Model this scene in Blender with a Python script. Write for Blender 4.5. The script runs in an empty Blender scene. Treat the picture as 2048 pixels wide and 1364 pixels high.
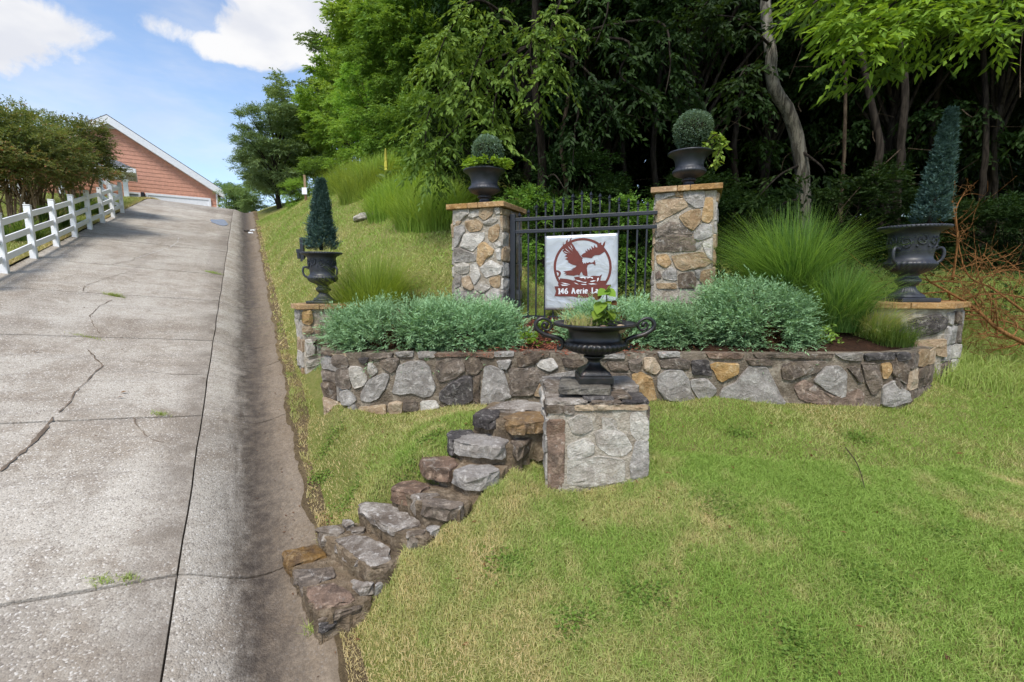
import bpy, bmesh, math, random
import numpy as np
from mathutils import Vector
R = math.radians
rng = np.random.default_rng(7)
random.seed(7)
sc = bpy.context.scene
COL = sc.collection

# ------------------------------------------------------------------ camera
FOC = 930.0                                   # focal length in photo pixels (photo 2048 x 1364)
PITCH = math.atan((682 - 555) / FOC)
CP, SP = math.cos(PITCH), math.sin(PITCH)
cam_d = bpy.data.cameras.new('camera'); cam = bpy.data.objects.new('camera', cam_d); COL.objects.link(cam)
cam_d.sensor_width = 36; cam_d.lens = FOC / 2048 * 36; cam_d.clip_end = 3000; cam_d.clip_start = 0.05
cam.location = (0, 0, 0); cam.rotation_euler = (math.pi / 2 - PITCH, 0, 0)
sc.camera = cam

def ray(px, py):
    a = (px - 1024) / FOC; b = (682 - py) / FOC
    d = np.array([a, CP + b * SP, -SP + b * CP]); return d / d[1]
def at(px, py, Y): return ray(px, py) * Y
def atz(px, py, z):
    r = ray(px, py); return r * (z / r[2])

# ------------------------------------------------------------------ node helpers
def node(nt, t, ins=None, **props):
    n = nt.nodes.new(t)
    for k, v in props.items(): setattr(n, k, v)
    for k, v in (ins or {}).items():
        s = n.inputs[k]
        if isinstance(v, bpy.types.NodeSocket): nt.links.new(v, s)
        elif hasattr(s.default_value, '__len__') and not hasattr(v, '__len__'): s.default_value = (v,) * len(s.default_value)
        elif hasattr(v, '__len__') and len(v) == 3 and len(s.default_value) == 4: s.default_value = (*v, 1)
        else: s.default_value = v
    return n
def mth(nt, op, a, b=0.0, clamp=False):
    return node(nt, 'ShaderNodeMath', {0: a, 1: b}, operation=op, use_clamp=clamp).outputs[0]
def vmth(nt, op, a, b=(0, 0, 0)):
    return node(nt, 'ShaderNodeVectorMath', {0: a, 1: b}, operation=op).outputs[0]
def mix(nt, f, a, b, blend='MIX'):
    n = nt.nodes.new('ShaderNodeMix'); n.data_type = 'RGBA'; n.blend_type = blend; n.clamp_factor = True
    for i, v in ((0, f), (6, a), (7, b)):
        if isinstance(v, bpy.types.NodeSocket): nt.links.new(v, n.inputs[i])
        elif i == 0: n.inputs[0].default_value = v
        else: n.inputs[i].default_value = (*v, 1) if len(v) == 3 else v
    return n.outputs[2]
def noise(nt, vec, scale, detail=4, rough=.55, dist=0.0, dim='3D'):
    n = node(nt, 'ShaderNodeTexNoise', {'Scale': scale, 'Detail': detail, 'Roughness': rough, 'Distortion': dist}, noise_dimensions=dim)
    if vec is not None: nt.links.new(vec, n.inputs['Vector'])
    return n.outputs[0]
def ramp(nt, f, lo, hi, a=0.0, b=1.0, smooth=True):
    n = node(nt, 'ShaderNodeMapRange', {'Value': f, 'From Min': lo, 'From Max': hi, 'To Min': a, 'To Max': b},
             interpolation_type='SMOOTHSTEP' if smooth else 'LINEAR')
    return n.outputs[0]

# ------------------------------------------------------------------ sky, sun, exposure
SUN_EL, SUN_AZ = R(56), R(196)                # azimuth clockwise from +Y: behind the camera, to the left
w = bpy.data.worlds.new('World'); sc.world = w; w.use_nodes = True
nt = w.node_tree; nt.nodes.clear()
sky = node(nt, 'ShaderNodeTexSky', sky_type='NISHITA', sun_disc=False, sun_elevation=SUN_EL, sun_rotation=SUN_AZ,
           altitude=200, air_density=1.0, dust_density=1.2, ozone_density=1.6)
tc = node(nt, 'ShaderNodeTexCoord').outputs['Generated']
n1 = noise(nt, vmth(nt, 'MULTIPLY', tc, (1, 1, 1.25)), 8.5, 8, .6, .3)
n2 = noise(nt, tc, 2.6, 5, .6, .1)
# broken cumulus over the whole sky, and the cumulus bank that hangs over the driveway
CLOUDS = [(530, 80, .115, .043), (430, 88, .085, .026), (640, 55, .09, .04), (45, 34, .08, .04), (-60, 20, .12, .06),
          (640, 120, .08, .02), (570, 25, .09, .03), (900, 60, .3, .1)]
dens = mth(nt, 'MULTIPLY', mth(nt, 'SUBTRACT', n2, .70), 1.6)
for (px, py, rx, ry) in CLOUDS:
    c = ray(px, py); c = c / np.linalg.norm(c)
    dv = vmth(nt, 'SUBTRACT', tc, tuple(c))
    dv = vmth(nt, 'MULTIPLY', dv, (1 / rx, 1 / rx, 1 / ry))
    ln = node(nt, 'ShaderNodeVectorMath', {0: dv}, operation='LENGTH').outputs['Value']
    blob = mth(nt, 'SUBTRACT', 1.0, mth(nt, 'MULTIPLY', ln, .75))
    dens = mth(nt, 'MAXIMUM', dens, mth(nt, 'MULTIPLY', blob, .7))
dens = mth(nt, 'ADD', dens, mth(nt, 'MULTIPLY', mth(nt, 'SUBTRACT', n1, .55), 1.15))
mask = ramp(nt, dens, .08, .3)
sep = node(nt, 'ShaderNodeSeparateXYZ', {0: tc})
up = sep.outputs[2]
mask = mth(nt, 'MULTIPLY', mask, ramp(nt, up, .0, .12))
veil = mth(nt, 'MULTIPLY', ramp(nt, noise(nt, vmth(nt, 'MULTIPLY', tc, (1, 1, 3)), 3.2, 5, .6), .34, .68), .4)
mask = mth(nt, 'MAXIMUM', mask, veil)
shade = noise(nt, vmth(nt, 'ADD', vmth(nt, 'MULTIPLY', tc, (1, 1, 2)), (3, 1, .02)), 7, 4, .5)
ccol = mix(nt, ramp(nt, shade, .35, .65), (3.4, 3.5, 3.8), (4.2, 4.2, 4.25))
skyc = mix(nt, 1.0, sky.outputs[0], (1.06, 1.05, 1.05), 'MULTIPLY')
bgc = mix(nt, mask, skyc, ccol)
bg = node(nt, 'ShaderNodeBackground', {'Color': bgc, 'Strength': .125})
nt.links.new(bg.outputs[0], node(nt, 'ShaderNodeOutputWorld').inputs[0])

sun_d = bpy.data.lights.new('sun', 'SUN'); sun = bpy.data.objects.new('sun', sun_d); COL.objects.link(sun)
sun_d.energy = 2.2; sun_d.angle = R(16); sun_d.color = (1, .955, .88)
SDIR = Vector((math.sin(SUN_AZ) * math.cos(SUN_EL), math.cos(SUN_AZ) * math.cos(SUN_EL), math.sin(SUN_EL)))
sun.rotation_euler = SDIR.to_track_quat('Z', 'Y').to_euler()
sun.location = SDIR * 50

vs = sc.view_settings; vs.view_transform = 'Standard'; vs.look = 'None'; vs.gamma = 1.0; vs.use_curve_mapping = False
vs.exposure = 0.9
sc.render.film_transparent = False
cy = sc.cycles; cy.max_bounces = 4; cy.diffuse_bounces = 3; cy.glossy_bounces = 2; cy.transmission_bounces = 2
cy.transparent_max_bounces = 4; cy.use_denoising = True; cy.sample_clamp_indirect = 6
cy.use_adaptive_sampling = True; cy.adaptive_threshold = .02
cy.caustics_reflective = False; cy.caustics_refractive = False

# ------------------------------------------------------------------ mesh helpers
def wloc(o):
    v = np.zeros(3)
    while o is not None: v += np.array(o.location); o = o.parent
    return v
def tag(o, label=None, cat=None, group=None, kind=None):
    if label: o['label'] = label
    if cat: o['category'] = cat
    if group: o['group'] = group
    if kind: o['kind'] = kind
    return o
def empty(name, loc=(0, 0, 0), label=None, cat=None, group=None):
    o = bpy.data.objects.new(name, None); COL.objects.link(o); o.location = loc; o.empty_display_size = .1
    return tag(o, label, cat, group)
def mesh_np(name, V, Fs, mat=None, smooth=False, attrs=None):
    """V (n,3); Fs: array (m,k) or list of such arrays / list of tuples"""
    me = bpy.data.meshes.new(name)
    V = np.asarray(V, np.float32)
    if isinstance(Fs, np.ndarray): Fs = [Fs]
    if len(Fs) and isinstance(Fs[0], np.ndarray):
        li = np.concatenate([f.ravel() for f in Fs]).astype(np.int32)
        tot = np.concatenate([np.full(len(f), f.shape[1], np.int32) for f in Fs])
    else:
        li = np.array([i for f in Fs for i in f], np.int32); tot = np.array([len(f) for f in Fs], np.int32)
    st = np.concatenate([[0], np.cumsum(tot)[:-1]]).astype(np.int32)
    me.vertices.add(len(V)); me.vertices.foreach_set('co', V.ravel())
    me.loops.add(len(li)); me.loops.foreach_set('vertex_index', li)
    me.polygons.add(len(tot)); me.polygons.foreach_set('loop_start', st)
    me.polygons.foreach_set('use_smooth', np.full(len(tot), bool(smooth)))
    for k, (dom, arr) in (attrs or {}).items():
        a = me.attributes.new(k, 'FLOAT', dom); a.data.foreach_set('value', np.asarray(arr, np.float32).ravel())
    me.update(calc_edges=True); me.validate()
    if mat: me.materials.append(mat)
    return me
def put(name, V, Fs, mat, parent=None, smooth=False, attrs=None, local=False):
    V = np.asarray(V, float)
    if parent is not None and not local: V = V - wloc(parent)
    o = bpy.data.objects.new(name, mesh_np(name, V, Fs, mat, smooth, attrs)); COL.objects.link(o)
    o.parent = parent
    return o
class MB:
    def __init__(s): s.v = []; s.f = []; s.n = 0
    def add(s, V, F):
        V = np.asarray(V, float); s.v.append(V); s.f += [tuple(int(i) + s.n for i in f) for f in F]; s.n += len(V); return s
    def box(s, c, size, ax=None):
        ax = np.eye(3) if ax is None else np.asarray(ax, float)
        h = np.array(size) / 2
        V = [np.array(c) + ax[0] * h[0] * i + ax[1] * h[1] * j + ax[2] * h[2] * k for k in (-1, 1) for j in (-1, 1) for i in (-1, 1)]
        return s.add(V, [(0, 2, 3, 1), (4, 5, 7, 6), (0, 1, 5, 4), (2, 6, 7, 3), (0, 4, 6, 2), (1, 3, 7, 5)])
    def put(s, name, mat, parent=None, smooth=False):
        return put(name, np.concatenate(s.v), s.f, mat, parent, smooth)
def bevel(o, w=.006, seg=2):
    m = o.modifiers.new('bevel', 'BEVEL'); m.width = w; m.segments = seg; m.limit_method = 'ANGLE'; m.angle_limit = R(35)
    return o
def tube(path, rad, seg=8, cap=True):
    P = np.asarray(path, float); n = len(P); rad = np.broadcast_to(np.asarray(rad, float), (n,))
    T = np.gradient(P, axis=0); T /= np.linalg.norm(T, axis=1)[:, None] + 1e-9
    ref = np.array([.13, .31, .94]); ref = ref if abs(T[0] @ ref) < .9 else np.array([.9, .3, .1])
    V = []
    A = np.cross(T[0], ref); A /= np.linalg.norm(A)
    for i in range(n):
        A = A - T[i] * (A @ T[i]); A /= np.linalg.norm(A) + 1e-9; B = np.cross(T[i], A)
        th = np.linspace(0, 2 * math.pi, seg, endpoint=False)
        V.append(P[i] + rad[i] * (np.cos(th)[:, None] * A + np.sin(th)[:, None] * B))
    V = np.concatenate(V); F = []
    for i in range(n - 1):
        for j in range(seg):
            a = i * seg + j; b = i * seg + (j + 1) % seg; F.append((a, b, b + seg, a + seg))
    if cap: F.append(tuple(range(seg - 1, -1, -1))); F.append(tuple(range((n - 1) * seg, n * seg)))
    return V, F
def lathe(prof, seg=48, mod=None, c=(0, 0, 0)):
    V = []; F = []; n = len(prof)
    th = np.linspace(0, 2 * math.pi, seg, endpoint=False)
    for (r, h) in prof:
        rr = r * (mod(th, h) if mod else np.ones(seg))
        V.append(np.stack([rr * np.cos(th), rr * np.sin(th), np.full(seg, h)], 1))
    for i in range(n - 1):
        for j in range(seg):
            a = i * seg + j; b = i * seg + (j + 1) % seg; F.append((a, b, b + seg, a + seg))
    F.append(tuple(range(seg - 1, -1, -1))); F.append(tuple(range((n - 1) * seg, n * seg)))
    return np.concatenate(V) + np.array(c), F
def spline(pts, n=24):
    P = np.asarray(pts, float); m = len(P)
    t = np.linspace(0, m - 1, n); out = []
    for x in t:
        i = min(int(x), m - 2); f = x - i
        p0, p1, p2, p3 = P[max(i - 1, 0)], P[i], P[i + 1], P[min(i + 2, m - 1)]
        out.append(.5 * (2 * p1 + (p2 - p0) * f + (2 * p0 - 5 * p1 + 4 * p2 - p3) * f * f + (3 * p1 - p0 - 3 * p2 + p3) * f ** 3))
    return np.array(out)
def vnoise(P, scale=1.0, seed=0):
    """smooth value noise in numpy, P (n,3) -> 0..1"""
    P = np.asarray(P, float) * scale + seed * 17.31
    i = np.floor(P).astype(np.int64); f = P - i; f = f * f * (3 - 2 * f)
    def h(a, b, c):
        k = (a * 73856093) ^ (b * 19349663) ^ (c * 83492791); k = (k ^ (k >> 13)) * 1274126177
        return ((k ^ (k >> 16)) & 0xffff) / 65535.0
    r = 0
    for dx in (0, 1):
        for dy in (0, 1):
            for dz in (0, 1):
                wgt = (f[:, 0] if dx else 1 - f[:, 0]) * (f[:, 1] if dy else 1 - f[:, 1]) * (f[:, 2] if dz else 1 - f[:, 2])
                r = r + wgt * h(i[:, 0] + dx, i[:, 1] + dy, i[:, 2] + dz)
    return r
def unit(v): return v / (np.linalg.norm(v, axis=-1, keepdims=True) + 1e-9)
# ------------------------------------------------------------------ materials
MATS = {}
def newmat(name, rough=.8, spec=.3):
    m = bpy.data.materials.new(name); m.use_nodes = True; nt = m.node_tree
    b = nt.nodes['Principled BSDF']; b.inputs['Roughness'].default_value = rough; b.inputs['Specular IOR Level'].default_value = spec
    MATS[name] = m
    return m, nt, b
def objco(nt, rnd=True):
    v = node(nt, 'ShaderNodeTexCoord').outputs['Object']
    if rnd:
        r = node(nt, 'ShaderNodeObjectInfo').outputs['Random']
        v = vmth(nt, 'ADD', v, node(nt, 'ShaderNodeCombineXYZ', {0: mth(nt, 'MULTIPLY', r, 37.0), 1: mth(nt, 'MULTIPLY', r, 71.0), 2: r}).outputs[0])
    return v
def bump(nt, b, h, dist=.01, strength=1.0):
    n = node(nt, 'ShaderNodeBump', {'Height': h, 'Distance': dist, 'Strength': strength}); nt.links.new(n.outputs[0], b.inputs['Normal'])

def stone_mat(name, base, dark, light, lichen=.35, scale=1.0, spots=(.62, .6, .55)):
    m, nt, b = newmat(name, .88, .2)
    v = objco(nt)
    rnd = node(nt, 'ShaderNodeObjectInfo').outputs['Random']
    a = noise(nt, v, 5 * scale, 6, .65, .6); c = noise(nt, v, 17 * scale, 5, .6, .3); f = noise(nt, v, 70 * scale, 4, .65)
    col = mix(nt, ramp(nt, a, .36, .66), dark, base)
    col = mix(nt, ramp(nt, c, .5, .72), col, light)
    col = mix(nt, mth(nt, 'MULTIPLY', ramp(nt, noise(nt, v, 9 * scale, 7, .75, .8), .56, .66), lichen), col, spots)
    col = mix(nt, ramp(nt, f, .3, .7, 0, .45), col, mix(nt, 1, col, (.45, .42, .4), 'MULTIPLY'))
    ws = objco(nt, False)
    col = mix(nt, mth(nt, 'MULTIPLY', ramp(nt, noise(nt, ws, 2.9, 7, .7, .7), .5, .68), .5), col, mix(nt, 1, col, (.5, .44, .37), 'MULTIPLY'))
    hv = node(nt, 'ShaderNodeHueSaturation', {'Value': ramp(nt, rnd, 0, 1, .86, 1.14, False), 'Saturation': ramp(nt, rnd, 0, 1, 1.15, .85, False), 'Color': col}).outputs[0]
    nt.links.new(hv, b.inputs['Base Color'])
    h = mth(nt, 'ADD', mth(nt, 'MULTIPLY', c, .7), mth(nt, 'ADD', mth(nt, 'MULTIPLY', f, .35), a))
    bump(nt, b, h, .03, .9)
    return m
stone_mat('stone_grey', (.37, .35, .325), (.24, .22, .2), (.5, .475, .44), .3)
stone_mat('stone_pale', (.52, .49, .44), (.36, .33, .29), (.66, .63, .57), .2)
stone_mat('stone_brown', (.19, .15, .115), (.10, .08, .065), (.30, .25, .2), .35)
stone_mat('stone_dark', (.10, .09, .085), (.05, .045, .045), (.22, .2, .19), .4)
stone_mat('stone_tan', (.42, .32, .21), (.3, .21, .13), (.52, .43, .31), .15)
stone_mat('stone_gold', (.46, .30, .13), (.33, .2, .08), (.54, .41, .24), .15)
stone_mat('stone_rust', (.26, .18, .135), (.13, .095, .075), (.37, .28, .215), .3)
stone_mat('stone_blue', (.31, .275, .235), (.14, .11, .085), (.45, .42, .38), .3)
stone_mat('stone_ochre', (.27, .17, .075), (.13, .09, .06), (.34, .25, .15), .2)
stone_mat('cap_stone', (.50, .32, .16), (.36, .22, .11), (.58, .42, .25), .05)
stone_mat('slab_slate', (.20, .185, .155), (.09, .085, .08), (.29, .27, .23), .15)

def mortar_mat(name, base, dark, light, moss=.25):
    m, nt, b = newmat(name, .95, .12)
    v = objco(nt, False)
    a = noise(nt, v, 3.1, 6, .65, .5); f = noise(nt, v, 45, 5, .7); g = noise(nt, v, 11, 5, .6)
    col = mix(nt, ramp(nt, a, .35, .65), dark, base); col = mix(nt, ramp(nt, g, .48, .7), col, light)
    col = mix(nt, mth(nt, 'MULTIPLY', ramp(nt, noise(nt, v, 2.2, 4, .6), .55, .75), moss), col, (.07, .075, .04))
    col = mix(nt, ramp(nt, f, .3, .7, 0, .5), col, mix(nt, 1, col, (.5, .48, .46), 'MULTIPLY'))
    nt.links.new(col, b.inputs['Base Color'])
    bump(nt, b, mth(nt, 'ADD', f, mth(nt, 'MULTIPLY', g, 1.2)), .03, .9)
    return m
mortar_mat('mortar_brown', (.26, .215, .165), (.15, .12, .09), (.39, .34, .27))
mortar_mat('mortar_pale', (.47, .42, .35), (.34, .29, .23), (.58, .53, .45), .05)
mortar_mat('mortar_step', (.24, .18, .12), (.13, .1, .07), (.35, .28, .2), .3)

# exposed-aggregate concrete of the driveway
def concrete(name, gutter=False):
    m, nt, b = newmat(name, .82, .25)
    v = objco(nt, False)
    rnd = node(nt, 'ShaderNodeObjectInfo').outputs['Random']
    vo = node(nt, 'ShaderNodeTexVoronoi', {'Vector': v, 'Scale': 80.0}, feature='F1')
    cellr = node(nt, 'ShaderNodeSeparateColor', {0: vo.outputs['Color']}).outputs[0]
    al = node(nt, 'ShaderNodeVectorMath', {0: v, 1: (-.4854, .8743, 0)}, operation='DOT_PRODUCT').outputs['Value']; ac = node(nt, 'ShaderNodeVectorMath', {0: v, 1: (.8743, .4854, 0)}, operation='DOT_PRODUCT').outputs['Value']
    streak = noise(nt, node(nt, 'ShaderNodeCombineXYZ', {0: mth(nt, 'MULTIPLY', ac, .55), 1: mth(nt, 'MULTIPLY', al, 5.5)}).outputs[0], 1.0, 5, .65, .3)
    big = noise(nt, v, .55, 5, .65, .4); mid = noise(nt, vmth(nt, 'MULTIPLY', v, (1, 1, 1)), 2.6, 6, .7, .6); fine = noise(nt, v, 34, 4, .7)
    col = mix(nt, ramp(nt, mth(nt, 'ADD', mth(nt, 'MULTIPLY', big, .55), mth(nt, 'MULTIPLY', mid, .45)), .38, .6), (.25, .21, .165), (.43, .395, .34))
    col = mix(nt, ramp(nt, mid, .54, .74, 0, .55), col, (.19, .155, .12))
    col = mix(nt, ramp(nt, streak, .48, .72, 0, .45), col, (.2, .175, .15))
    wheel = noise(nt, node(nt, 'ShaderNodeCombineXYZ', {0: mth(nt, 'MULTIPLY', ac, 1.5), 1: mth(nt, 'MULTIPLY', al, .13)}).outputs[0], 1.0, 4, .6, .2)
    col = mix(nt, ramp(nt, wheel, .5, .7, 0, .4), col, (.19, .16, .13))
    col = mix(nt, ramp(nt, cellr, .82, .98, 0, .8), col, mix(nt, ramp(nt, fine, .4, .6), (.6, .575, .53), (.48, .43, .37)))
    col = mix(nt, ramp(nt, cellr, .3, .05, 0, .5), col, (.12, .1, .085))
    val = ramp(nt, rnd, 0, 1, .9, 1.08, False)
    col = node(nt, 'ShaderNodeHueSaturation', {'Value': val, 'Color': col}).outputs[0]
    if gutter:
        d = node(nt, 'ShaderNodeAttribute', attribute_name='across').outputs['Fac']
        flow = noise(nt, node(nt, 'ShaderNodeCombineXYZ', {0: mth(nt, 'MULTIPLY', ac, 5.0), 1: mth(nt, 'MULTIPLY', al, 1.1)}).outputs[0], 1.0, 7, .72, .8)
        wob = mth(nt, 'MULTIPLY', mth(nt, 'SUBTRACT', mth(nt, 'ADD', mth(nt, 'MULTIPLY', flow, .6), mth(nt, 'MULTIPLY', noise(nt, v, 2.6, 7, .75, .9), .4)), .5), .62)
        dd = mth(nt, 'ADD', d, wob)
        wet = mth(nt, 'MULTIPLY', ramp(nt, dd, .16, .5), ramp(nt, dd, .98, .5))
        col = mix(nt, ramp(nt, dd, .3, .6, 0, .8), col, mix(nt, ramp(nt, fine, .35, .7), (.115, .082, .052), (.22, .165, .11)))
        col = mix(nt, mth(nt, 'MULTIPLY', wet, ramp(nt, noise(nt, v, 9, 5, .7), .3, .7, .55, .97)), col, (.04, .031, .024))
        col = mix(nt, mth(nt, 'MULTIPLY', ramp(nt, dd, .85, 1.1), .7), col, (.13, .1, .068))
        nt.links.new(ramp(nt, wet, .3, 1, .85, .6), b.inputs['Roughness'])
    else:
        d = node(nt, 'ShaderNodeAttribute', attribute_name='across').outputs['Fac']   # distance to the gutter joint: grime gathers there
        col = mix(nt, mth(nt, 'MULTIPLY', ramp(nt, d, .55, .0), ramp(nt, noise(nt, v, 2.2, 6, .7), .35, .65, .25, .85)), col, (.15, .125, .1))
    nt.links.new(col, b.inputs['Base Color'])
    bump(nt, b, mth(nt, 'ADD', mth(nt, 'MULTIPLY', vo.outputs['Distance'], -.6), mth(nt, 'MULTIPLY', fine, .6)), .01, .6)
    return m
concrete('driveway_concrete'); concrete('gutter_concrete', True)

def soil_mat(name, a, b_, c):
    m, nt, b = newmat(name, .97, .08)
    v = objco(nt, False)
    n_ = noise(nt, v, 1.3, 6, .7, .4); f = noise(nt, v, 28, 5, .75)
    col = mix(nt, ramp(nt, n_, .38, .62), a, b_); col = mix(nt, ramp(nt, f, .42, .68), col, c)
    nt.links.new(col, b.inputs['Base Color']); bump(nt, b, f, .04, 1)
    return m
soil_mat('lawn_soil', (.16, .18, .045), (.24, .22, .085), (.12, .15, .035))
soil_mat('edge_dirt', (.13, .095, .055), (.22, .165, .09), (.08, .06, .035))
soil_mat('forest_soil', (.028, .03, .014), (.045, .036, .02), (.02, .026, .01))
soil_mat('mulch_soil', (.05, .028, .018), (.075, .038, .024), (.03, .018, .012))
soil_mat('pot_soil', (.05, .035, .022), (.08, .055, .03), (.03, .022, .015))

def leaf_mat(name, dark, light, trans=.35, rough=.6, spec=.18, tip=None):
    m, nt, b = newmat(name, rough, spec)
    t = node(nt, 'ShaderNodeAttribute', attribute_name='tint').outputs['Fac']
    rnd = node(nt, 'ShaderNodeObjectInfo').outputs['Random']
    col = mix(nt, t, dark, light)
    if tip is not None: col = mix(nt, ramp(nt, t, .5, .8), col, tip)
    col = node(nt, 'ShaderNodeHueSaturation', {'Hue': ramp(nt, rnd, 0, 1, .488, .512, False), 'Value': ramp(nt, rnd, 0, 1, .85, 1.15, False), 'Color': col}).outputs[0]
    nt.links.new(col, b.inputs['Base Color'])
    if trans:
        tr = node(nt, 'ShaderNodeBsdfTranslucent', {'Color': mix(nt, 1, col, (1.25, 1.15, .55), 'MULTIPLY')})
        ms = node(nt, 'ShaderNodeMixShader', {0: trans, 1: b.outputs[0], 2: tr.outputs[0]})
        nt.links.new(ms.outputs[0], nt.nodes['Material Output'].inputs[0])
    return m
leaf_mat('grass_blade', (.265, .38, .08), (.62, .5, .27), .3, .6, .2)
leaf_mat('leaf_bright', (.16, .28, .045), (.33, .5, .1), .4)
leaf_mat('leaf_mid', (.085, .175, .03), (.23, .37, .07), .38)
leaf_mat('leaf_cool', (.13, .22, .08), (.28, .40, .16), .35)
leaf_mat('leaf_shaded', (.014, .034, .009), (.042, .085, .018), .3)  # dark leaf colour that stands for the shade of the wood
leaf_mat('leaf_deep_shade', (.007, .015, .005), (.02, .04, .01), .2)  # near-black leaf colour: shade deep in the wood painted in
leaf_mat('leaf_lime', (.085, .165, .018), (.25, .38, .045), .42)
leaf_mat('leaf_cedar', (.11, .17, .07), (.28, .37, .17), .25)
leaf_mat('leaf_myrtle', (.12, .18, .06), (.29, .3, .12), .4, tip=(.38, .19, .11))
leaf_mat('leaf_juniper', (.05, .135, .055), (.32, .52, .28), .25, .6)
leaf_mat('leaf_box', (.035, .075, .035), (.24, .34, .24), .2, .5)
leaf_mat('leaf_spruce', (.012, .033, .033), (.10, .175, .155), .15, .6)
leaf_mat('leaf_reed', (.07, .15, .03), (.27, .40, .10), .35)
leaf_mat('leaf_reed_lime', (.14, .24, .03), (.38, .5, .1), .4)
leaf_mat('leaf_maroon', (.07, .03, .012), (.12, .06, .02), .3)
leaf_mat('needle_brown', (.09, .045, .02), (.2, .10, .04), .15)

def bark_mat(name, a, b_, sc_=1.0):
    m, nt, b = newmat(name, .95, .1)
    v = objco(nt)
    st = noise(nt, vmth(nt, 'MULTIPLY', v, (14 * sc_, 14 * sc_, 2.2 * sc_)), 1.0, 6, .7, .7); n_ = noise(nt, v, 3.0 * sc_, 5, .65)
    col = mix(nt, ramp(nt, st, .38, .62), a, b_); col = mix(nt, ramp(nt, n_, .5, .75, 0, .6), col, mix(nt, 1, col, (.55, .62, .45), 'MULTIPLY'))
    nt.links.new(col, b.inputs['Base Color']); bump(nt, b, st, .03, 1)
    return m
bark_mat('bark_pale', (.05, .045, .036), (.2, .185, .15)); bark_mat('bark_brown', (.03, .022, .016), (.09, .068, .045))
bark_mat('bark_dark', (.014, .011, .009), (.04, .033, .026)); bark_mat('bark_tan', (.16, .105, .06), (.33, .24, .155))
bark_mat('twig_orange', (.17, .075, .028), (.36, .18, .07), 3)

def paint(name, c, rough=.45, spec=.4, var=.12, dirt=None, metal=0):
    m, nt, b = newmat(name, rough, spec)
    v = objco(nt, False)
    n_ = noise(nt, v, 6, 6, .7, .4); f = noise(nt, v, 60, 4, .65)
    col = mix(nt, ramp(nt, n_, .35, .68), tuple(x * (1 - var) for x in c), tuple(min(1, x * (1 + var)) for x in c))
    if dirt: col = mix(nt, mth(nt, 'MULTIPLY', ramp(nt, noise(nt, v, 13, 6, .75, .5), .53, .7), .75), col, dirt)
    nt.links.new(col, b.inputs['Base Color']); b.inputs['Metallic'].default_value = metal
    nt.links.new(ramp(nt, n_, .3, .7, rough * .85, min(1, rough * 1.2)), b.inputs['Roughness'])
    bump(nt, b, mth(nt, 'ADD', n_, mth(nt, 'MULTIPLY', f, .3)), .006, .5)
    return m
paint('urn_slate', (.028, .031, .041), .45, .45, .3, (.055, .058, .066))
paint('urn_black', (.012, .012, .013), .38, .5, .3, (.045, .022, .016))
paint('iron_black', (.016, .019, .027), .42, .45, .2)
paint('emblem_brown', (.135, .035, .028), .6, .3, .12, (.10, .03, .025))
paint('vinyl_white', (.82, .83, .85), .4, .35, .03, (.66, .68, .66))
paint('trim_white', (.78, .8, .83), .5, .3, .04)
paint('siding_red', (.60, .31, .22), .75, .2, .12)
paint('shingle_grey', (.13, .135, .15), .9, .1, .2)
paint('glass_dark', (.03, .035, .045), .12, .6, .1)
paint('door_grey', (.36, .40, .45), .5, .3, .05)
paint('concrete_patch', (.045, .036, .028), .9, .15, .3)
paint('crack_pale', (.5, .49, .47), .9, .15, .2)
paint('text_white', (.66, .68, .71), .5, .3, .03)
paint('flower_yellow', (.55, .5, .09), .7, .1, .2)
# galvanised sheet of the sign: reflects the sky in soft patches
m, nt, b = newmat('sheet_metal', .34, .5)
v = objco(nt, False); n_ = noise(nt, v, 3.2, 4, .55, .8); f = noise(nt, v, 38, 4, .6)
nt.links.new(mix(nt, ramp(nt, n_, .35, .65), (.42, .44, .48), (.54, .56, .6)), b.inputs['Base Color'])
b.inputs['Metallic'].default_value = .55
nt.links.new(ramp(nt, f, .3, .7, .3, .42), b.inputs['Roughness']); bump(nt, b, n_, .06, .25)
paint('crack_dirt', (.16, .125, .095), .95, .1, .3)
# puddle
m, nt, b = newmat('puddle_water', .16, .5); b.inputs['Base Color'].default_value = (.05, .05, .055, 1)
# ------------------------------------------------------------------ terrain
J0 = at(355, 1150, 3.3)
_q = ray(484, 303); _h = math.hypot(_q[0], _q[1])
UU = np.array([_q[0], _q[1]]) / _h; GRADE = _q[2] / _h; VV = np.array([UU[1], -UU[0]])
CROSS, DW, GW = -0.1, 3.72, 1.08            # cross fall, driveway width, gutter width
def sd(x, y):
    dx, dy = np.asarray(x) - J0[0], np.asarray(y) - J0[1]
    return dx * UU[0] + dy * UU[1], dx * VV[0] + dy * VV[1]
def xy(s, d): return J0[0] + s * UU[0] + d * VV[0], J0[1] + s * UU[1] + d * VV[1]
SC_, SL = 25.0, 9.0
def zj(s):
    s = np.asarray(s, float); t = np.clip(s - SC_, 0, SL)
    return J0[2] + GRADE * np.minimum(s, SC_) + GRADE * (t - t * t / (2 * SL))
def zdrive(s, d): return zj(s) + CROSS * np.asarray(d) * np.clip(1 - (np.asarray(s) - 26) / 10, 0, 1)
def gdip(t): return -.15 * np.sin(np.pi * np.clip(t, 0, 1)) ** 1.5 + .03 * t
def zgut(s, d): return zdrive(s, d) + gdip(np.asarray(d) / GW)
Z0 = float(atz(640, 1265, -2.6)[2])
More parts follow.
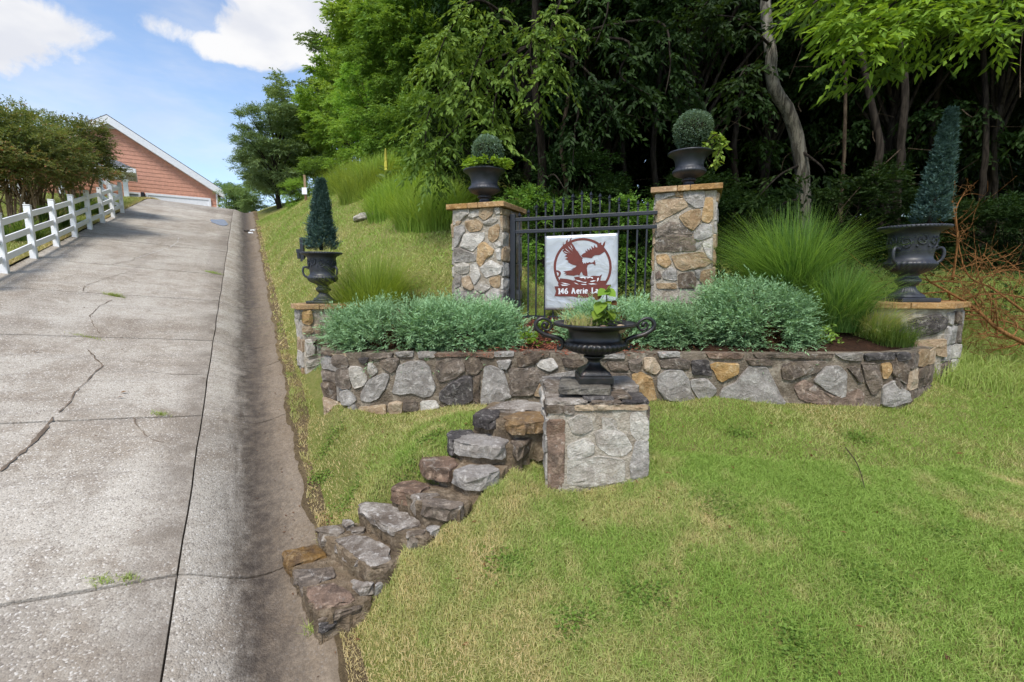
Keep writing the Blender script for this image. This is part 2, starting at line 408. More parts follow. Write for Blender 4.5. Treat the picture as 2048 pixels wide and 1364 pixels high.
# stair datum: foot of the steps in the gutter
_ft = None
for _Y in np.arange(2, 5, .005):
    _p = at(640, 1262, _Y); _s, _d = sd(_p[0], _p[1])
    if _p[2] < zgut(_s, min(max(_d, 0), GW)): _ft = _p; break
ZF = float(_ft[2]); RISE = .187
RISE = .178; ZT = [ZF + .245 + RISE * k for k in range(7)]      # tread levels
ZWALL = float(at(1100, 703, 5.25)[2])
STEP_C = [atz(px, py, ZT[k]) for px, py, k in [(640, 1150, 0), (715, 1090, 1), (790, 1040, 2), (860, 1000, 3), (920, 945, 4), (975, 888, 5), (1020, 835, 6)]]

CT = []
def cpt(px, py, Y): CT.append(at(px, py, Y))
for a in [(1095, 985, 3.8), (1298, 955, 3.8), (1200, 1364, 2.35), (1500, 1364, 2.3), (2048, 1364, 2.3), (900, 1364, 2.5), (2048, 1000, 3.75), (1700, 1000, 3.65),
          (1500, 900, 4.35), (691, 839, 5.1), (800, 830, 5.25), (1000, 808, 5.25), (1300, 800, 5.25), (1600, 808, 5.25), (1780, 820, 5.2), (1880, 770, 5.75),
          (2048, 755, 6.2), (1950, 742, 6.2), (640, 788, 5.4), (598, 744, 7.15), (1000, 650, 7.2), (1430, 600, 6.8), (905, 640, 7.6), (1050, 600, 8.5), (1180, 560, 10.5), (870, 480, 10), (900, 560, 8.5),
          (760, 440, 12.5), (700, 405, 15), (640, 450, 14), (580, 425, 19), (620, 395, 21), (700, 365, 18), (800, 395, 14), (860, 405, 12.5),
          (1500, 520, 9.5), (1800, 560, 8.5), (2048, 600, 7.8), (1700, 500, 12), (2048, 520, 11)]: cpt(*a)
for px, py, k, dz in [(950, 1040, 3, -.1), (800, 1170, 1, -.1), (1010, 960, 4, -.08), (830, 905, 4, .0), (720, 1000, 2, .02), (930, 850, 5, .05)]: CT.append(atz(px, py, ZT[k] + dz))
for s in np.arange(-8, 30, 2.0):
    x, y = xy(s, GW); CT.append(np.array([x, y, float(zgut(s, GW))]))
for p in [(8, 25, 3), (20, 20, 2.5), (20, 8, 0), (18, 2, -1.6), (0, 30, 5.5), (-6, 38, 6.5), (10, 60, 8), (40, 60, 6), (45, 0, -2), (10, -6, -3.6), (2, -6, -4), (-15, 60, 6)]: CT.append(np.array(p, float))
CT = np.array(CT)
def _tps(r2): return .5 * r2 * np.log(r2 + 1e-9)
_n = len(CT); _r2 = ((CT[:, None, :2] - CT[None, :, :2]) ** 2).sum(-1)
_A = np.zeros((_n + 3, _n + 3)); _A[:_n, :_n] = _tps(_r2) + np.eye(_n) * .05
_A[:_n, _n] = 1; _A[:_n, _n + 1:] = CT[:, :2]; _A[_n, :_n] = 1; _A[_n + 1:, :_n] = CT[:, :2].T
_W = np.linalg.solve(_A, np.concatenate([CT[:, 2], [0, 0, 0]]))
def zlawn(x, y):
    x = np.atleast_1d(np.asarray(x, float)); y = np.atleast_1d(np.asarray(y, float)); out = np.empty(x.shape).ravel(); xf, yf = x.ravel(), y.ravel()
    for i in range(0, len(xf), 20000):
        X, Y = xf[i:i + 20000], yf[i:i + 20000]
        out[i:i + 20000] = _tps((X[:, None] - CT[None, :, 0]) ** 2 + (Y[:, None] - CT[None, :, 1]) ** 2) @ _W[:_n] + _W[_n] + X * _W[_n + 1] + Y * _W[_n + 2]
    z = out.reshape(x.shape)
    s, d = sd(x, y)
    t = np.clip((d - GW) / .45, 0, 1); t = t * t * (3 - 2 * t)
    z = z * t + (zgut(s, GW) + .015 + .03 * t) * (1 - t)
    for c, zt_ in zip(STEP_C, ZT):          # the lawn was cut back where the steps are let into the bank
        r_ = np.hypot(x - c[0], y - c[1]); k = np.clip((r_ - .27) / .22, 0, 1); k = k * k * (3 - 2 * k)
        z = np.minimum(z, zt_ - .15) * (1 - k) + z * k
    P = np.stack([x.ravel(), y.ravel(), np.zeros(x.size)], 1)
    return z + ((vnoise(P, 1.7, 3) - .5) * .05).reshape(x.shape) * t
def zleft(s, d):
    e = -DW - d
    return zdrive(s, -DW) + .02 - .05 * np.minimum(e, 8) + .25 * np.clip(e - 2, 0, 8) * .2 + (vnoise(np.stack([np.ravel(s), np.ravel(d), np.zeros(np.size(s))], 1), 1.1, 5).reshape(np.shape(s)) - .5) * .06
def H(x, y):
    s, d = sd(x, y)
    if d < -DW: return float(np.ravel(zleft(np.array([s]), np.array([d])))[0])
    if d <= 0: return float(zdrive(s, d))
    if d <= GW: return float(zgut(s, d))
    return float(zlawn(x, y)[0])
def hit(px, py, y0=1.2, y1=70):
    r = ray(px, py); Y = y0; st = .12
    while Y < y1:
        if r[2] * Y < H(r[0] * Y, r[1] * Y):
            lo, hi = Y - st, Y
            for _ in range(18):
                mid = (lo + hi) / 2
                if r[2] * mid < H(r[0] * mid, mid): hi = mid
                else: lo = mid
            return r * hi
        Y += st; st = max(.12, Y * .02)
    return r * y1

def grid_mesh(name, X, Y, Z, mat, attr=None, kind='structure', parent=None, smooth=True):
    a, b = X.shape
    V = np.stack([X.ravel(), Y.ravel(), Z.ravel()], 1)
    i = np.arange(a * b).reshape(a, b)
    Fq = np.stack([i[:-1, :-1].ravel(), i[1:, :-1].ravel(), i[1:, 1:].ravel(), i[:-1, 1:].ravel()], 1)
    o = put(name, V, Fq, mat, parent, smooth, attr)
    if kind: o['kind'] = kind
    return o
def graded(a, b, st, far, k=1.18):
    out = [a]
    while out[-1] < b: out.append(out[-1] + st)
    while out[-1] < far: st *= k; out.append(out[-1] + st)
    return np.array(out)
# lawn and wooded hillside to the right of the gutter
ss = np.concatenate([-graded(6, 6.1, .5, 40)[::-1][:-1], np.arange(-6, 16, .11), graded(16, 30, .5, 110)])
dd = GW + np.concatenate([np.arange(0, 2.4, .05), graded(2.4, 9, .12, 110)])
S, D = np.meshgrid(ss, dd, indexing='ij'); X, Y = xy(S, D)
lawn = grid_mesh('lawn', X, Y, zlawn(X, Y), MATS['lawn_soil'])
# lawn on the house side
dl = -DW - graded(0, 8, .4, 110)
ss2 = np.concatenate([-graded(6, 6.1, .5, 40)[::-1][:-1], np.arange(-6, 36, .4), graded(36, 37, .5, 110)])
S, D = np.meshgrid(ss2, dl, indexing='ij'); X, Y = xy(S, D)
Zl = zleft(S, D)
lawn2 = grid_mesh('lawn', X, Y, Zl, MATS['lawn_soil'])
g = 900.0
put('ground', [(-g, -g, -9), (g, -g, -9), (g, g, -9), (-g, g, -9)], [(0, 1, 2, 3)], MATS['lawn_soil'])['kind'] = 'structure'

# driveway: concrete panels with recessed joints
JS = [-10.4, -7.8, -5.2, -2.6, 0, 2.58, 5.31, 7.84, 10.4, 13.75, 17, 20.5, 24, 28, 33, 45]
drive = empty('driveway', (*xy(0, -DW / 2), 0)); drive['kind'] = 'structure'
gut = empty('gutter', (*xy(0, GW / 2), 0)); gut['kind'] = 'structure'
def slab(name, s0, s1, d0, d1, zf, mat, parent, across, nd, gap=.018, th=.12, skew=0.0):
    n_s = max(6, int((s1 - s0) / .3)); a = np.linspace(s0 + gap, s1 - gap, n_s); gd = min(gap, .007); b = np.linspace(d0 + gd, d1 - gd, nd)
    S, D = np.meshgrid(a, b, indexing='ij')
    wob = (vnoise(np.stack([S.ravel() * 0 + s0 * 3.3, D.ravel() * 5, D.ravel() * 0], 1), 1, 2).reshape(S.shape) - .5) * .02
    S = S + wob
    lw = lambda q: (vnoise(np.stack([q.ravel(), q.ravel() * 0, q.ravel() * 0], 1), 1.4, 12).reshape(q.shape) - .5) * .03 + (vnoise(np.stack([q.ravel(), q.ravel() * 0, q.ravel() * 0], 1), 7, 13).reshape(q.shape) - .5) * .012
    D = D + lw(S) * np.clip(1 - np.abs(D) / .3, 0, 1)      # the long joint wanders a little
    X, Y = xy(S, D); Z = zf(S, D)
    nz = (vnoise(np.stack([X.ravel(), Y.ravel(), np.zeros(X.size)], 1), .9, 8).reshape(S.shape) - .5) * .014
    Z = Z + nz
    e = np.zeros_like(S); e[0, :] = e[-1, :] = 1; e[:, 0] = e[:, -1] = 1
    na, nb = S.shape; i = np.arange(na * nb).reshape(na, nb)
    V = np.stack([X.ravel(), Y.ravel(), Z.ravel()], 1)
    Fq = np.stack([i[:-1, :-1].ravel(), i[1:, :-1].ravel(), i[1:, 1:].ravel(), i[:-1, 1:].ravel()], 1)
    rim = np.concatenate([i[0, :], i[1:, -1], i[-1, -2::-1], i[-2:0:-1, 0]])
    Vb = V[rim].copy(); Vb[:, 2] -= th
    # soften the arris
    k = len(V); m_ = len(rim); j = np.arange(m_)
    Fs = np.stack([rim[j], rim[(j + 1) % m_], k + (j + 1) % m_, k + j], 1)[:, ::-1]
    at_ = np.concatenate([across(D).ravel(), across(D).ravel()[rim]])
    return put(name, np.concatenate([V, Vb]), [Fq[:, ::-1], Fs], mat, parent, False, {'across': ('POINT', at_)})
for s0, s1 in zip(JS[:-1], JS[1:]):
    slab('concrete_panel', s0, s1, -DW, 0, zdrive, MATS['driveway_concrete'], drive, lambda D: -D, 22)
JG = [-10.4, -7.8, -5.2, -2.6, 0, 2.58, 4.4, 5.31, 7.84, 10.4, 13.75, 17, 20.5, 24, 28, 33, 45]
for s0, s1 in zip(JG[:-1], JG[1:]):
    slab('gutter_panel', s0, s1, 0, GW, zgut, MATS['gutter_concrete'], gut, lambda D: D, 18, .008)
# soil creeping over the gutter's outer edge
se = np.arange(-6, 30, .06); wv = .02 + .17 * vnoise(np.stack([se, 0 * se, 0 * se], 1), 2.3, 21) ** 1.5 + .05 * vnoise(np.stack([se, 0 * se, 0 * se], 1), 11, 22)
Dm = GW + .12 - (wv + .12)[:, None] * np.linspace(1, 0, 4)[None]; Sm = np.repeat(se[:, None], 4, 1); X, Y = xy(Sm, Dm)
grid_mesh('ground', X, Y, np.where(Dm < GW, zgut(Sm, np.minimum(Dm, GW)), zgut(Sm, GW)) + .008 + np.array([0, .006, .014, .012])[None], MATS['edge_dirt'])
# earth below the joints
S, D = np.meshgrid(np.linspace(-10.4, 45, 90), np.linspace(-DW - .3, GW + .2, 12), indexing='ij'); X, Y = xy(S, D)
bed_ = grid_mesh('ground', X, Y, zdrive(S, np.minimum(D, GW)) - .05 + np.where((D > 0), gdip(D / GW), 0) - .02, MATS['concrete_patch'])

# cracks: thin jagged ribbons lying in the concrete, traced where they run
def surf(px, py): return hit(px, py)
def crack(pts, w0, mat='crack_dirt', lift=.004, jag=.5):
    P = []
    Q = [surf(*p) for p in pts]
    for a, b in zip(Q[:-1], Q[1:]):
        n_ = max(2, int(np.linalg.norm(b - a) / .06))
        for i in range(n_): P.append(a + (b - a) * i / n_)
    P.append(Q[-1]); P = np.array(P)
    P[:, :2] += rng.normal(0, .012 * jag, (len(P), 2))
    for p in P: p[2] = H(p[0], p[1]) + lift
    T = np.gradient(P, axis=0); Nn = unit(np.stack([-T[:, 1], T[:, 0], 0 * T[:, 0]], 1))
    wd = .6 * w0 * rng.uniform(.15, 1.5, len(P)); wd[0] = wd[-1] = w0 * .15
    V = np.concatenate([P + Nn * wd[:, None], P - Nn * wd[:, None]])
    n_ = len(P); i = np.arange(n_ - 1)
    V[:, 2] = [H(a, b) + lift + .006 for a, b in V[:, :2]]
    return put('crack', V, np.stack([i, i + 1, n_ + i + 1, n_ + i], 1), MATS[mat], drive)
crack([(0, 945), (45, 905), (80, 875), (98, 850), (108, 835)], .03)
crack([(115, 828), (140, 805), (150, 785), (172, 765), (190, 745), (205, 732), (190, 715), (172, 697)], .013)
crack([(205, 740), (240, 739), (290, 741), (330, 748), (370, 750), (408, 749)], .007)
crack([(240, 722), (300, 726), (340, 731), (400, 732)], .004)
crack([(268, 834), (272, 850), (290, 870), (305, 880), (330, 888)], .009)
crack([(200, 668), (186, 650), (180, 632), (200, 612), (225, 600)], .010)
crack([(165, 583), (170, 572), (215, 556), (265, 542)], .009)
crack([(222, 530), (245, 525), (268, 521), (270, 515)], .012)
crack([(268, 518), (300, 508), (340, 495), (355, 485), (358, 475)], .012, 'crack_pale')
crack([(415, 765), (435, 768), (455, 772)], .006)
pv = np.array([[*xy(20.8 + .95 * math.cos(t) * (1 + .25 * math.sin(3 * t)), -.45 + .36 * math.sin(t) * (1 + .2 * math.cos(2 * t + 1))), 0] for t in np.linspace(0, 2 * math.pi, 32, endpoint=False)])
pm_ = pv.mean(0); Vp = np.concatenate([pm_ + (pv - pm_) * k for k in (.02, .25, .5, .75, 1)]); m_ = len(pv)
Vp[:, 2] = [H(a, b) + .011 for a, b in Vp[:, :2]]
tag(put('puddle', Vp, [(r_ * m_ + j, r_ * m_ + (j + 1) % m_, (r_ + 1) * m_ + (j + 1) % m_, (r_ + 1) * m_ + j) for r_ in range(4) for j in range(m_)], MATS['puddle_water'], None, True), 'shallow rainwater puddle in the upper driveway by the gutter', 'puddle')

# ------------------------------------------------------------------ planting bed behind the wall
WL = [(-2.9, 6.9), tuple(at(640, 697, 5.5)[:2]), tuple(at(691, 703, 5.25)[:2]), tuple(at(780, 703, 5.25)[:2]), tuple(at(1790, 703, 5.25)[:2]), tuple(at(1822, 703, 5.3)[:2]), tuple(at(1871, 700, 5.75)[:2])]
BK = [(-3.6, 7.6), (-2.4, 8.2), (-1.1, 7.9), tuple(at(1015, 640, 7.5)[:2]), tuple(at(1305, 620, 7.0)[:2]), (3.9, 7.5), (5.2, 6.7)]
def resample(P, n):
    P = np.array(P); L = np.concatenate([[0], np.cumsum(np.linalg.norm(np.diff(P, axis=0), axis=1))]); t = np.linspace(0, L[-1], n)
    return np.stack([np.interp(t, L, P[:, k]) for k in range(2)], 1)
Fp, Bp = resample(WL, 60), resample(BK, 60)
tt = np.linspace(.03, 1.12, 24)
X = Fp[:, 0][:, None] * (1 - tt) + Bp[:, 0][:, None] * tt; Y = Fp[:, 1][:, None] * (1 - tt) + Bp[:, 1][:, None] * tt
zb = zlawn(Bp[:, 0], Bp[:, 1])
def zbed(t, zback): return (ZWALL - .07) * (1 - t) + (zback + .0) * t
Z = zbed(np.minimum(tt, 1)[None, :], zb[:, None]) + (vnoise(np.stack([X.ravel(), Y.ravel(), 0 * X.ravel()], 1), 5, 1).reshape(X.shape) - .5) * .04
Z[:, tt > 1.0] -= .12
grid_mesh('planting_bed', X, Y, Z, MATS['mulch_soil'])
def bedz(x, y):
    i = int(np.argmin((BX - x).ravel() ** 2 + (BY - y).ravel() ** 2)); return float(BZ.ravel()[i])
BX, BY, BZ = X, Y, Z

# ------------------------------------------------------------------ grass blades
def blades(P, L, W, lean, tint, name, bend=True, mat='grass_blade', parent=None):
    n = len(P); a = rng.uniform(0, 2 * np.pi, n); side = np.stack([np.cos(a), np.sin(a), 0 * a], 1)
    b = rng.uniform(0, 2 * np.pi, n); out = np.stack([np.cos(b), np.sin(b), 0 * b], 1) * lean[:, None]
    upv = np.array([0, 0, 1.0])
    mid = P + (out * .35 + upv) * (L * .55)[:, None]; tip = P + (out * 1.25 + upv * .92) * L[:, None]
    hw = side * (W / 2)[:, None]
    if bend:
        V = np.stack([P - hw, P + hw, mid + hw * .8, mid - hw * .8, tip], 1).reshape(-1, 3)
        k = np.arange(n)[:, None] * 5
        Fs = [k + np.array([[0, 1, 2, 3]]), k + np.array([[3, 2, 4]])]; rep = 5
    else:
        V = np.stack([P - hw, P + hw, tip], 1).reshape(-1, 3); Fs = [np.arange(n * 3).reshape(n, 3)]; rep = 3
    o = put(name, V, Fs, MATS[mat], parent, False, {'tint': ('POINT', np.repeat(tint, rep))})
    return o
from math import hypot
wall_poly = np.array(WL)
def inside_bed(x, y):
    inn = np.zeros(len(x), bool)
    poly = np.array([(-3.3, 7.2)] + WL[1:] + [(5.4, 6.4), (3.9, 7.4), (2.3, 7.0), (.1, 7.4), (-1.2, 7.7)])
    j = len(poly) - 1
    for i in range(len(poly)):
        c = ((poly[i, 1] > y) != (poly[j, 1] > y)) & (x < (poly[j, 0] - poly[i, 0]) * (y - poly[i, 1]) / (poly[j, 1] - poly[i, 1] + 1e-12) + poly[i, 0])
        inn ^= c; j = i
    return inn
# plan outlines of the steps and of the front pedestal keep the lawn clear
_unused = [atz(px, py, ZT[k]) for px, py, k in [(640, 1150, 0), (715, 1090, 1), (790, 1040, 2), (860, 1000, 3), (920, 945, 4), (975, 888, 5), (1020, 835, 6)]]
PEDX = [at(1093, 900, 3.8)[0], at(1299, 900, 3.8)[0]]
def lawn_mask(x, y):
    s, d = sd(x, y)
    ok = (d > GW - .03 - .13 * vnoise(np.stack([s, s * 0, s * 0], 1), 2.3, 21) ** 2) & ~inside_bed(x, y)
    ok &= ~((x > PEDX[0] - .01) & (x < PEDX[1] + .01) & (y > 3.8) & (y < 4.62))
    for c in STEP_C: ok &= np.hypot(x - c[0], y - c[1]) > .2
    return ok
def dryness(x, y):
    P = np.stack([x, y, 0 * x], 1); s, d = sd(x, y)
    v = vnoise(P, 1.1, 1) * .55 + vnoise(P, 3.3, 2) * .3 + vnoise(P, 9, 4) * .25
    dry = (v - .56) * 2.4 + .08
    dry += .65 * np.exp(-np.clip(d - GW, 0, 9) / .4) * (.6 + .8 * vnoise(P, 2.2, 6))
    wl = np.full(len(x), 9.0); Wp = resample(WL, 60)
    for p in Wp: wl = np.minimum(wl, np.hypot(x - p[0], y - p[1]))
    dry += .5 * np.exp(-wl / .22)
    for c in STEP_C: dry += .11 * np.exp(-(np.hypot(x - c[0], y - c[1]) / .6) ** 2)
    dry += .3 * np.exp(-(np.hypot(x - (PEDX[0] + .4), y - 3.7) / .55) ** 2)
    dry += .8 * vnoise(P, 2.6, 31) * np.exp(-((x + 1.5) / .8) ** 2 - ((y - 4.3) / .9) ** 2)
    dry -= .28 * np.exp(-((x - 2.8) / 1.9) ** 2 - ((y - 3.0) / .9) ** 2)
    dry += .1 * np.clip((y - 6.5) / 4, 0, 1) * np.clip((16 - y) / 4, 0, 1)
    return dry + .5 * np.clip(vnoise(P, 5.5, 41) - .68, 0, 1) / .3
def sow(n, ylo, yhi, width, Lr, Wf, bend, name, xmul=1.22):
    y = np.sqrt(rng.uniform(ylo ** 2, yhi ** 2, n)) if ylo > 1 else rng.uniform(ylo, yhi, n)
    x = rng.uniform(-1, 1, n) * (y * xmul + .6)
    k = lawn_mask(x, y); x, y = x[k], y[k]
    if ylo > 6: k = sd(x, y)[1] < 8.5 + 0 * x; k &= ~((x > 2.0) & (y > 9)); x, y = x[k], y[k]
    dr = dryness(x, y)
    keep = rng.uniform(0, 1, len(x)) > np.clip((dr - .55) * .9, 0, .5); x, y, dr = x[keep], y[keep], dr[keep]
    z = zlawn(x, y) - .004
    n_ = len(x)
    tint = np.clip(dr + rng.normal(0, .2, n_), 0, 1)
    clump = vnoise(np.stack([x, y, 0 * x], 1), 7, 9)
    L = rng.uniform(*Lr, n_) * (.6 + .75 * clump) * np.where(tint > .6, .75, 1.0)
    return blades(np.stack([x, y, z], 1), L, Wf * rng.uniform(.6, 1.3, n_), rng.uniform(.1, 1.1, n_), tint, name, bend)
GR = []
GR.append(sow(330000, 1.9, 4.2, 3, (.03, .07), .005, True, 'grass'))
GR.append(sow(330000, 4.2, 8.0, 6, (.03, .065), .008, False, 'grass'))
GR.append(sow(260000, 8.0, 24.0, 6, (.04, .09), .02, False, 'grass', .75))
labels = ['short mown grass covering the near bank', 'short mown grass along the stone wall and steps', 'yellowing mown grass on the slope up to the trees']
for o, l in zip(GR, labels): tag(o, l, 'grass', kind='stuff')
# grass on the house side of the fence
n = 60000; s_ = rng.uniform(5, 34, n); d_ = -DW - rng.uniform(0, 1, n) ** 1.6 * 9
x_, y_ = xy(s_, d_); z_ = zleft(s_, d_)
e_ = -DW - d_
tint = np.clip(vnoise(np.stack([x_, y_, 0 * x_], 1), .8, 4) * .7 + .55 * np.exp(-e_ / .35) - .12 + rng.normal(0, .15, n), 0, 1)
tag(blades(np.stack([x_, y_, z_], 1), rng.uniform(.05, .12, n), rng.uniform(.012, .024, n), rng.uniform(.1, .9, n), tint, 'grass', False), 'green grass behind and below the white rail fence', 'grass', kind='stuff')
# tufts growing in the driveway joints
def tuft(px, py, n, w, L, label):
    c = surf(px, py); P = np.repeat(c[None], n, 0); P[:, 0] += rng.normal(0, w, n); P[:, 1] += rng.normal(0, .02, n)
    for p in P: p[2] = H(p[0], p[1]) - .005
    tag(blades(P, rng.uniform(.4, 1, n) * L, np.full(n, .006), rng.uniform(.4, 1.4, n), rng.uniform(0, .35, n), 'weed_tuft', True), label, 'weed', 'weeds in the driveway joints', 'stuff')
tuft(228, 592, 260, .09, .09, 'largest green weed tuft in a driveway joint, beside the long crack')
tuft(425, 546, 180, .1, .08, 'weed tuft where the driveway joint meets the gutter')
tuft(318, 829, 90, .05, .06, 'small weed tuft in the joint left of the gutter, beyond the short crack')
tuft(175, 674, 160, .14, .04, 'thin line of weeds in the third driveway joint')
tuft(205, 1164, 70, .05, .05, 'small weed sprig in the nearest driveway joint')
tuft(258, 1158, 60, .04, .06, 'spiky weed in the nearest driveway joint, close to the gutter')
tuft(632, 1262, 90, .03, .08, 'grass tuft at the foot of the bottom stone step')
# ------------------------------------------------------------------ stonework
def face_frame(O, U, Nn):
    U = unit(np.asarray(U, float)); Vv = np.array([0, 0, 1.0]); Nn = unit(np.asarray(Nn, float)); return np.asarray(O, float), U, Vv, Nn
def px_to_face(px, py, fr):
    O, U, Vv, Nn = fr; r = ray(px, py); t = (O @ Nn) / (r @ Nn); p = r * t - O
    return p @ U, p @ Vv
def chaikin(P, k=.22):
    P = np.asarray(P, float); Q = np.roll(P, -1, 0)
    return np.stack([P * (1 - k) + Q * k, P * k + Q * (1 - k)], 1).reshape(-1, P.shape[1])
def stone(poly, fr, mat, parent, h=.03, seed=0, name='stone', flat=.84, rough=.3):
    """irregular stone set in a face; poly in (u,v) of the face"""
    O, U, Vv, Nn = fr; P = np.asarray(poly, float)
    ar = .5 * np.sum(P[:, 0] * np.roll(P[:, 1], -1) - np.roll(P[:, 0], -1) * P[:, 1])
    if ar < 0: P = P[::-1]; ar = -ar
    Q = []
    for a, b in zip(P, np.roll(P, -1, 0)):
        k = max(1, int(np.linalg.norm(b - a) / .09))
        for i in range(k): Q.append(a + (b - a) * i / k)
    Q = np.array(Q); sz = math.sqrt(ar)
    Q = Q + rng.normal(0, .013 * sz ** .5 * .35, Q.shape)
    Q = chaikin(Q, .14); c = Q.mean(0); n = len(Q); Q = c + (Q - c) * (1 + .02 / sz)
    # chiselled front: the lowest of a few tilted planes, so the face breaks into facets
    pl = [(rng.normal(0, .16, 2), 0.0)] + [((lambda a_: np.array([math.cos(a_), math.sin(a_)]) * rng.uniform(.2, .5))(rng.uniform(0, 6.28)), rng.uniform(.05, .2) * sz) for _ in range(3)]
    def front(q):
        k = np.min([b_ - (q - c) @ a_ for a_, b_ in pl], axis=0); return np.clip(k, -.5 * h, .45 * h)
    V = []; rings = ((1.02, -.03), (1.0, h * .4), (.972, h * .85), (.86, h), (.62, h * 1.05), (.32, h * 1.08))
    for i_, (sc_, hh) in enumerate(rings):
        q = c + (Q - c) * sc_
        if i_ > 1: q = q + rng.normal(0, .01 * sz, q.shape)
        k = np.full(n, hh) + (front(q) * (.5 if i_ == 2 else 1) + rng.normal(0, h * rough * .2, n) if i_ > 1 else 0)
        if i_ > 1: k = np.maximum(k, h * .3)
        V.append(O + q[:, :1] * U + q[:, 1:] * Vv + k[:, None] * Nn)
    V = np.concatenate(V + [(O + c[0] * U + c[1] * Vv + h * 1.07 * Nn)[None]]); F = []; nr = len(rings)
    for r_ in range(nr - 1):
        for j in range(n):
            a = r_ * n + j; b = r_ * n + (j + 1) % n; F.append((a, b, b + n, a + n))
    for j in range(n): F.append(((nr - 1) * n + j, (nr - 1) * n + (j + 1) % n, nr * n))
    return put(name, V, F, MATS[mat], parent, False)
def traced(L, org, sc_, fr, parent, h=.03):
    for m_, pts in L:
        stone([px_to_face(org[0] + x / sc_, org[1] + y / sc_, fr) for x, y in pts], fr, m_, parent, h * random.uniform(.75, 1.25))
def random_stones(fr, w_, z0, z1, parent, mats, size=.2, h=.025, margin=.015):
    """fill a face with irregular rubble by shrinking jittered cells"""
    z = z0
    while z < z1 - .05:
        hh = min(random.uniform(.6, 1.1) * size, z1 - z); u = margin
        while u < w_ - .04:
            ww = min(random.uniform(.7, 1.5) * size, w_ - margin - u)
            if w_ - margin - u - ww < .07: ww = w_ - margin - u
            g = .014; j = lambda: random.uniform(-.018, .018)
            stone([(u + g + j(), z + g + j()), (u + ww * .5, z + g + j()), (u + ww - g + j(), z + g + j()), (u + ww - g + j(), z + hh - g + j()), (u + ww * .45, z + hh - g * .3 + j()), (u + g + j(), z + hh - g + j())],
                  fr, random.choice(mats), parent, h * random.uniform(.7, 1.2))
            u += ww
        z += hh
def body(name, plan, z0, z1, mat, parent, amp=.012, step=.08, top=True, batter=0.0):
    """mortar core: vertical sides of a closed plan with a rough surface; z0/z1 may be lists per plan vertex"""
    plan = np.asarray(plan, float); n0 = len(plan)
    z0 = np.broadcast_to(np.asarray(z0, float), (n0,)); z1 = np.broadcast_to(np.asarray(z1, float), (n0,))
    pc_ = []; za_ = []; zc_ = []
    for i in range(n0):           # knock the arrises off
        for j in ((i - 1) % n0, (i + 1) % n0):
            e = plan[j] - plan[i]; pc_.append(plan[i] + unit(e) * min(.028, .2 * np.linalg.norm(e))); za_.append(z0[i]); zc_.append(z1[i])
    plan = np.array(pc_); z0 = np.array(za_); z1 = np.array(zc_); n0 = len(plan)
    z0 = np.broadcast_to(np.asarray(z0, float), (n0,)); z1 = np.broadcast_to(np.asarray(z1, float), (n0,))
    P = []; A = []; B = []
    for i in range(n0):
        j = (i + 1) % n0; k = max(1, int(np.linalg.norm(plan[j] - plan[i]) / step))
        for t in range(k):
            f = t / k; P.append(plan[i] * (1 - f) + plan[j] * f); A.append(z0[i] * (1 - f) + z0[j] * f); B.append(z1[i] * (1 - f) + z1[j] * f)
    P, A, B = np.array(P), np.array(A), np.array(B); n = len(P); c = plan.mean(0)
    T = np.roll(P, -1, 0) - np.roll(P, 1, 0); Nn = unit(np.stack([T[:, 1], -T[:, 0]], 1))
    ar = .5 * np.sum(P[:, 0] * np.roll(P[:, 1], -1) - np.roll(P[:, 0], -1) * P[:, 1])
    if ar < 0: Nn = -Nn
    nz = max(3, int((B - A).max() / step)); V = []
    for r_ in range(nz + 1):
        f = r_ / nz; z = A * (1 - f) + B * f
        q = np.stack([P[:, 0], P[:, 1], z], 1)
        o = (vnoise(q, 9, 3) - .62) * amp + (vnoise(q, 26, 5) - .6) * amp * .6 + batter * (1 - f)
        q[:, :2] += Nn * o[:, None]
        if r_ == nz: q[:, 2] += (vnoise(q, 7, 8) - .5) * amp * 1.6
        V.append(q)
    V = np.concatenate(V); F = []
    for r_ in range(nz):
        for j in range(n):
            a = r_ * n + j; b = r_ * n + (j + 1) % n
            F.append((a, b, b + n, a + n) if ar > 0 else (b, a, a + n, b + n))
    F.append(tuple(range(nz * n, nz * n + n)) if ar > 0 else tuple(range(nz * n + n - 1, nz * n - 1, -1)))
    return put(name, V, F, MATS[mat], parent, False)

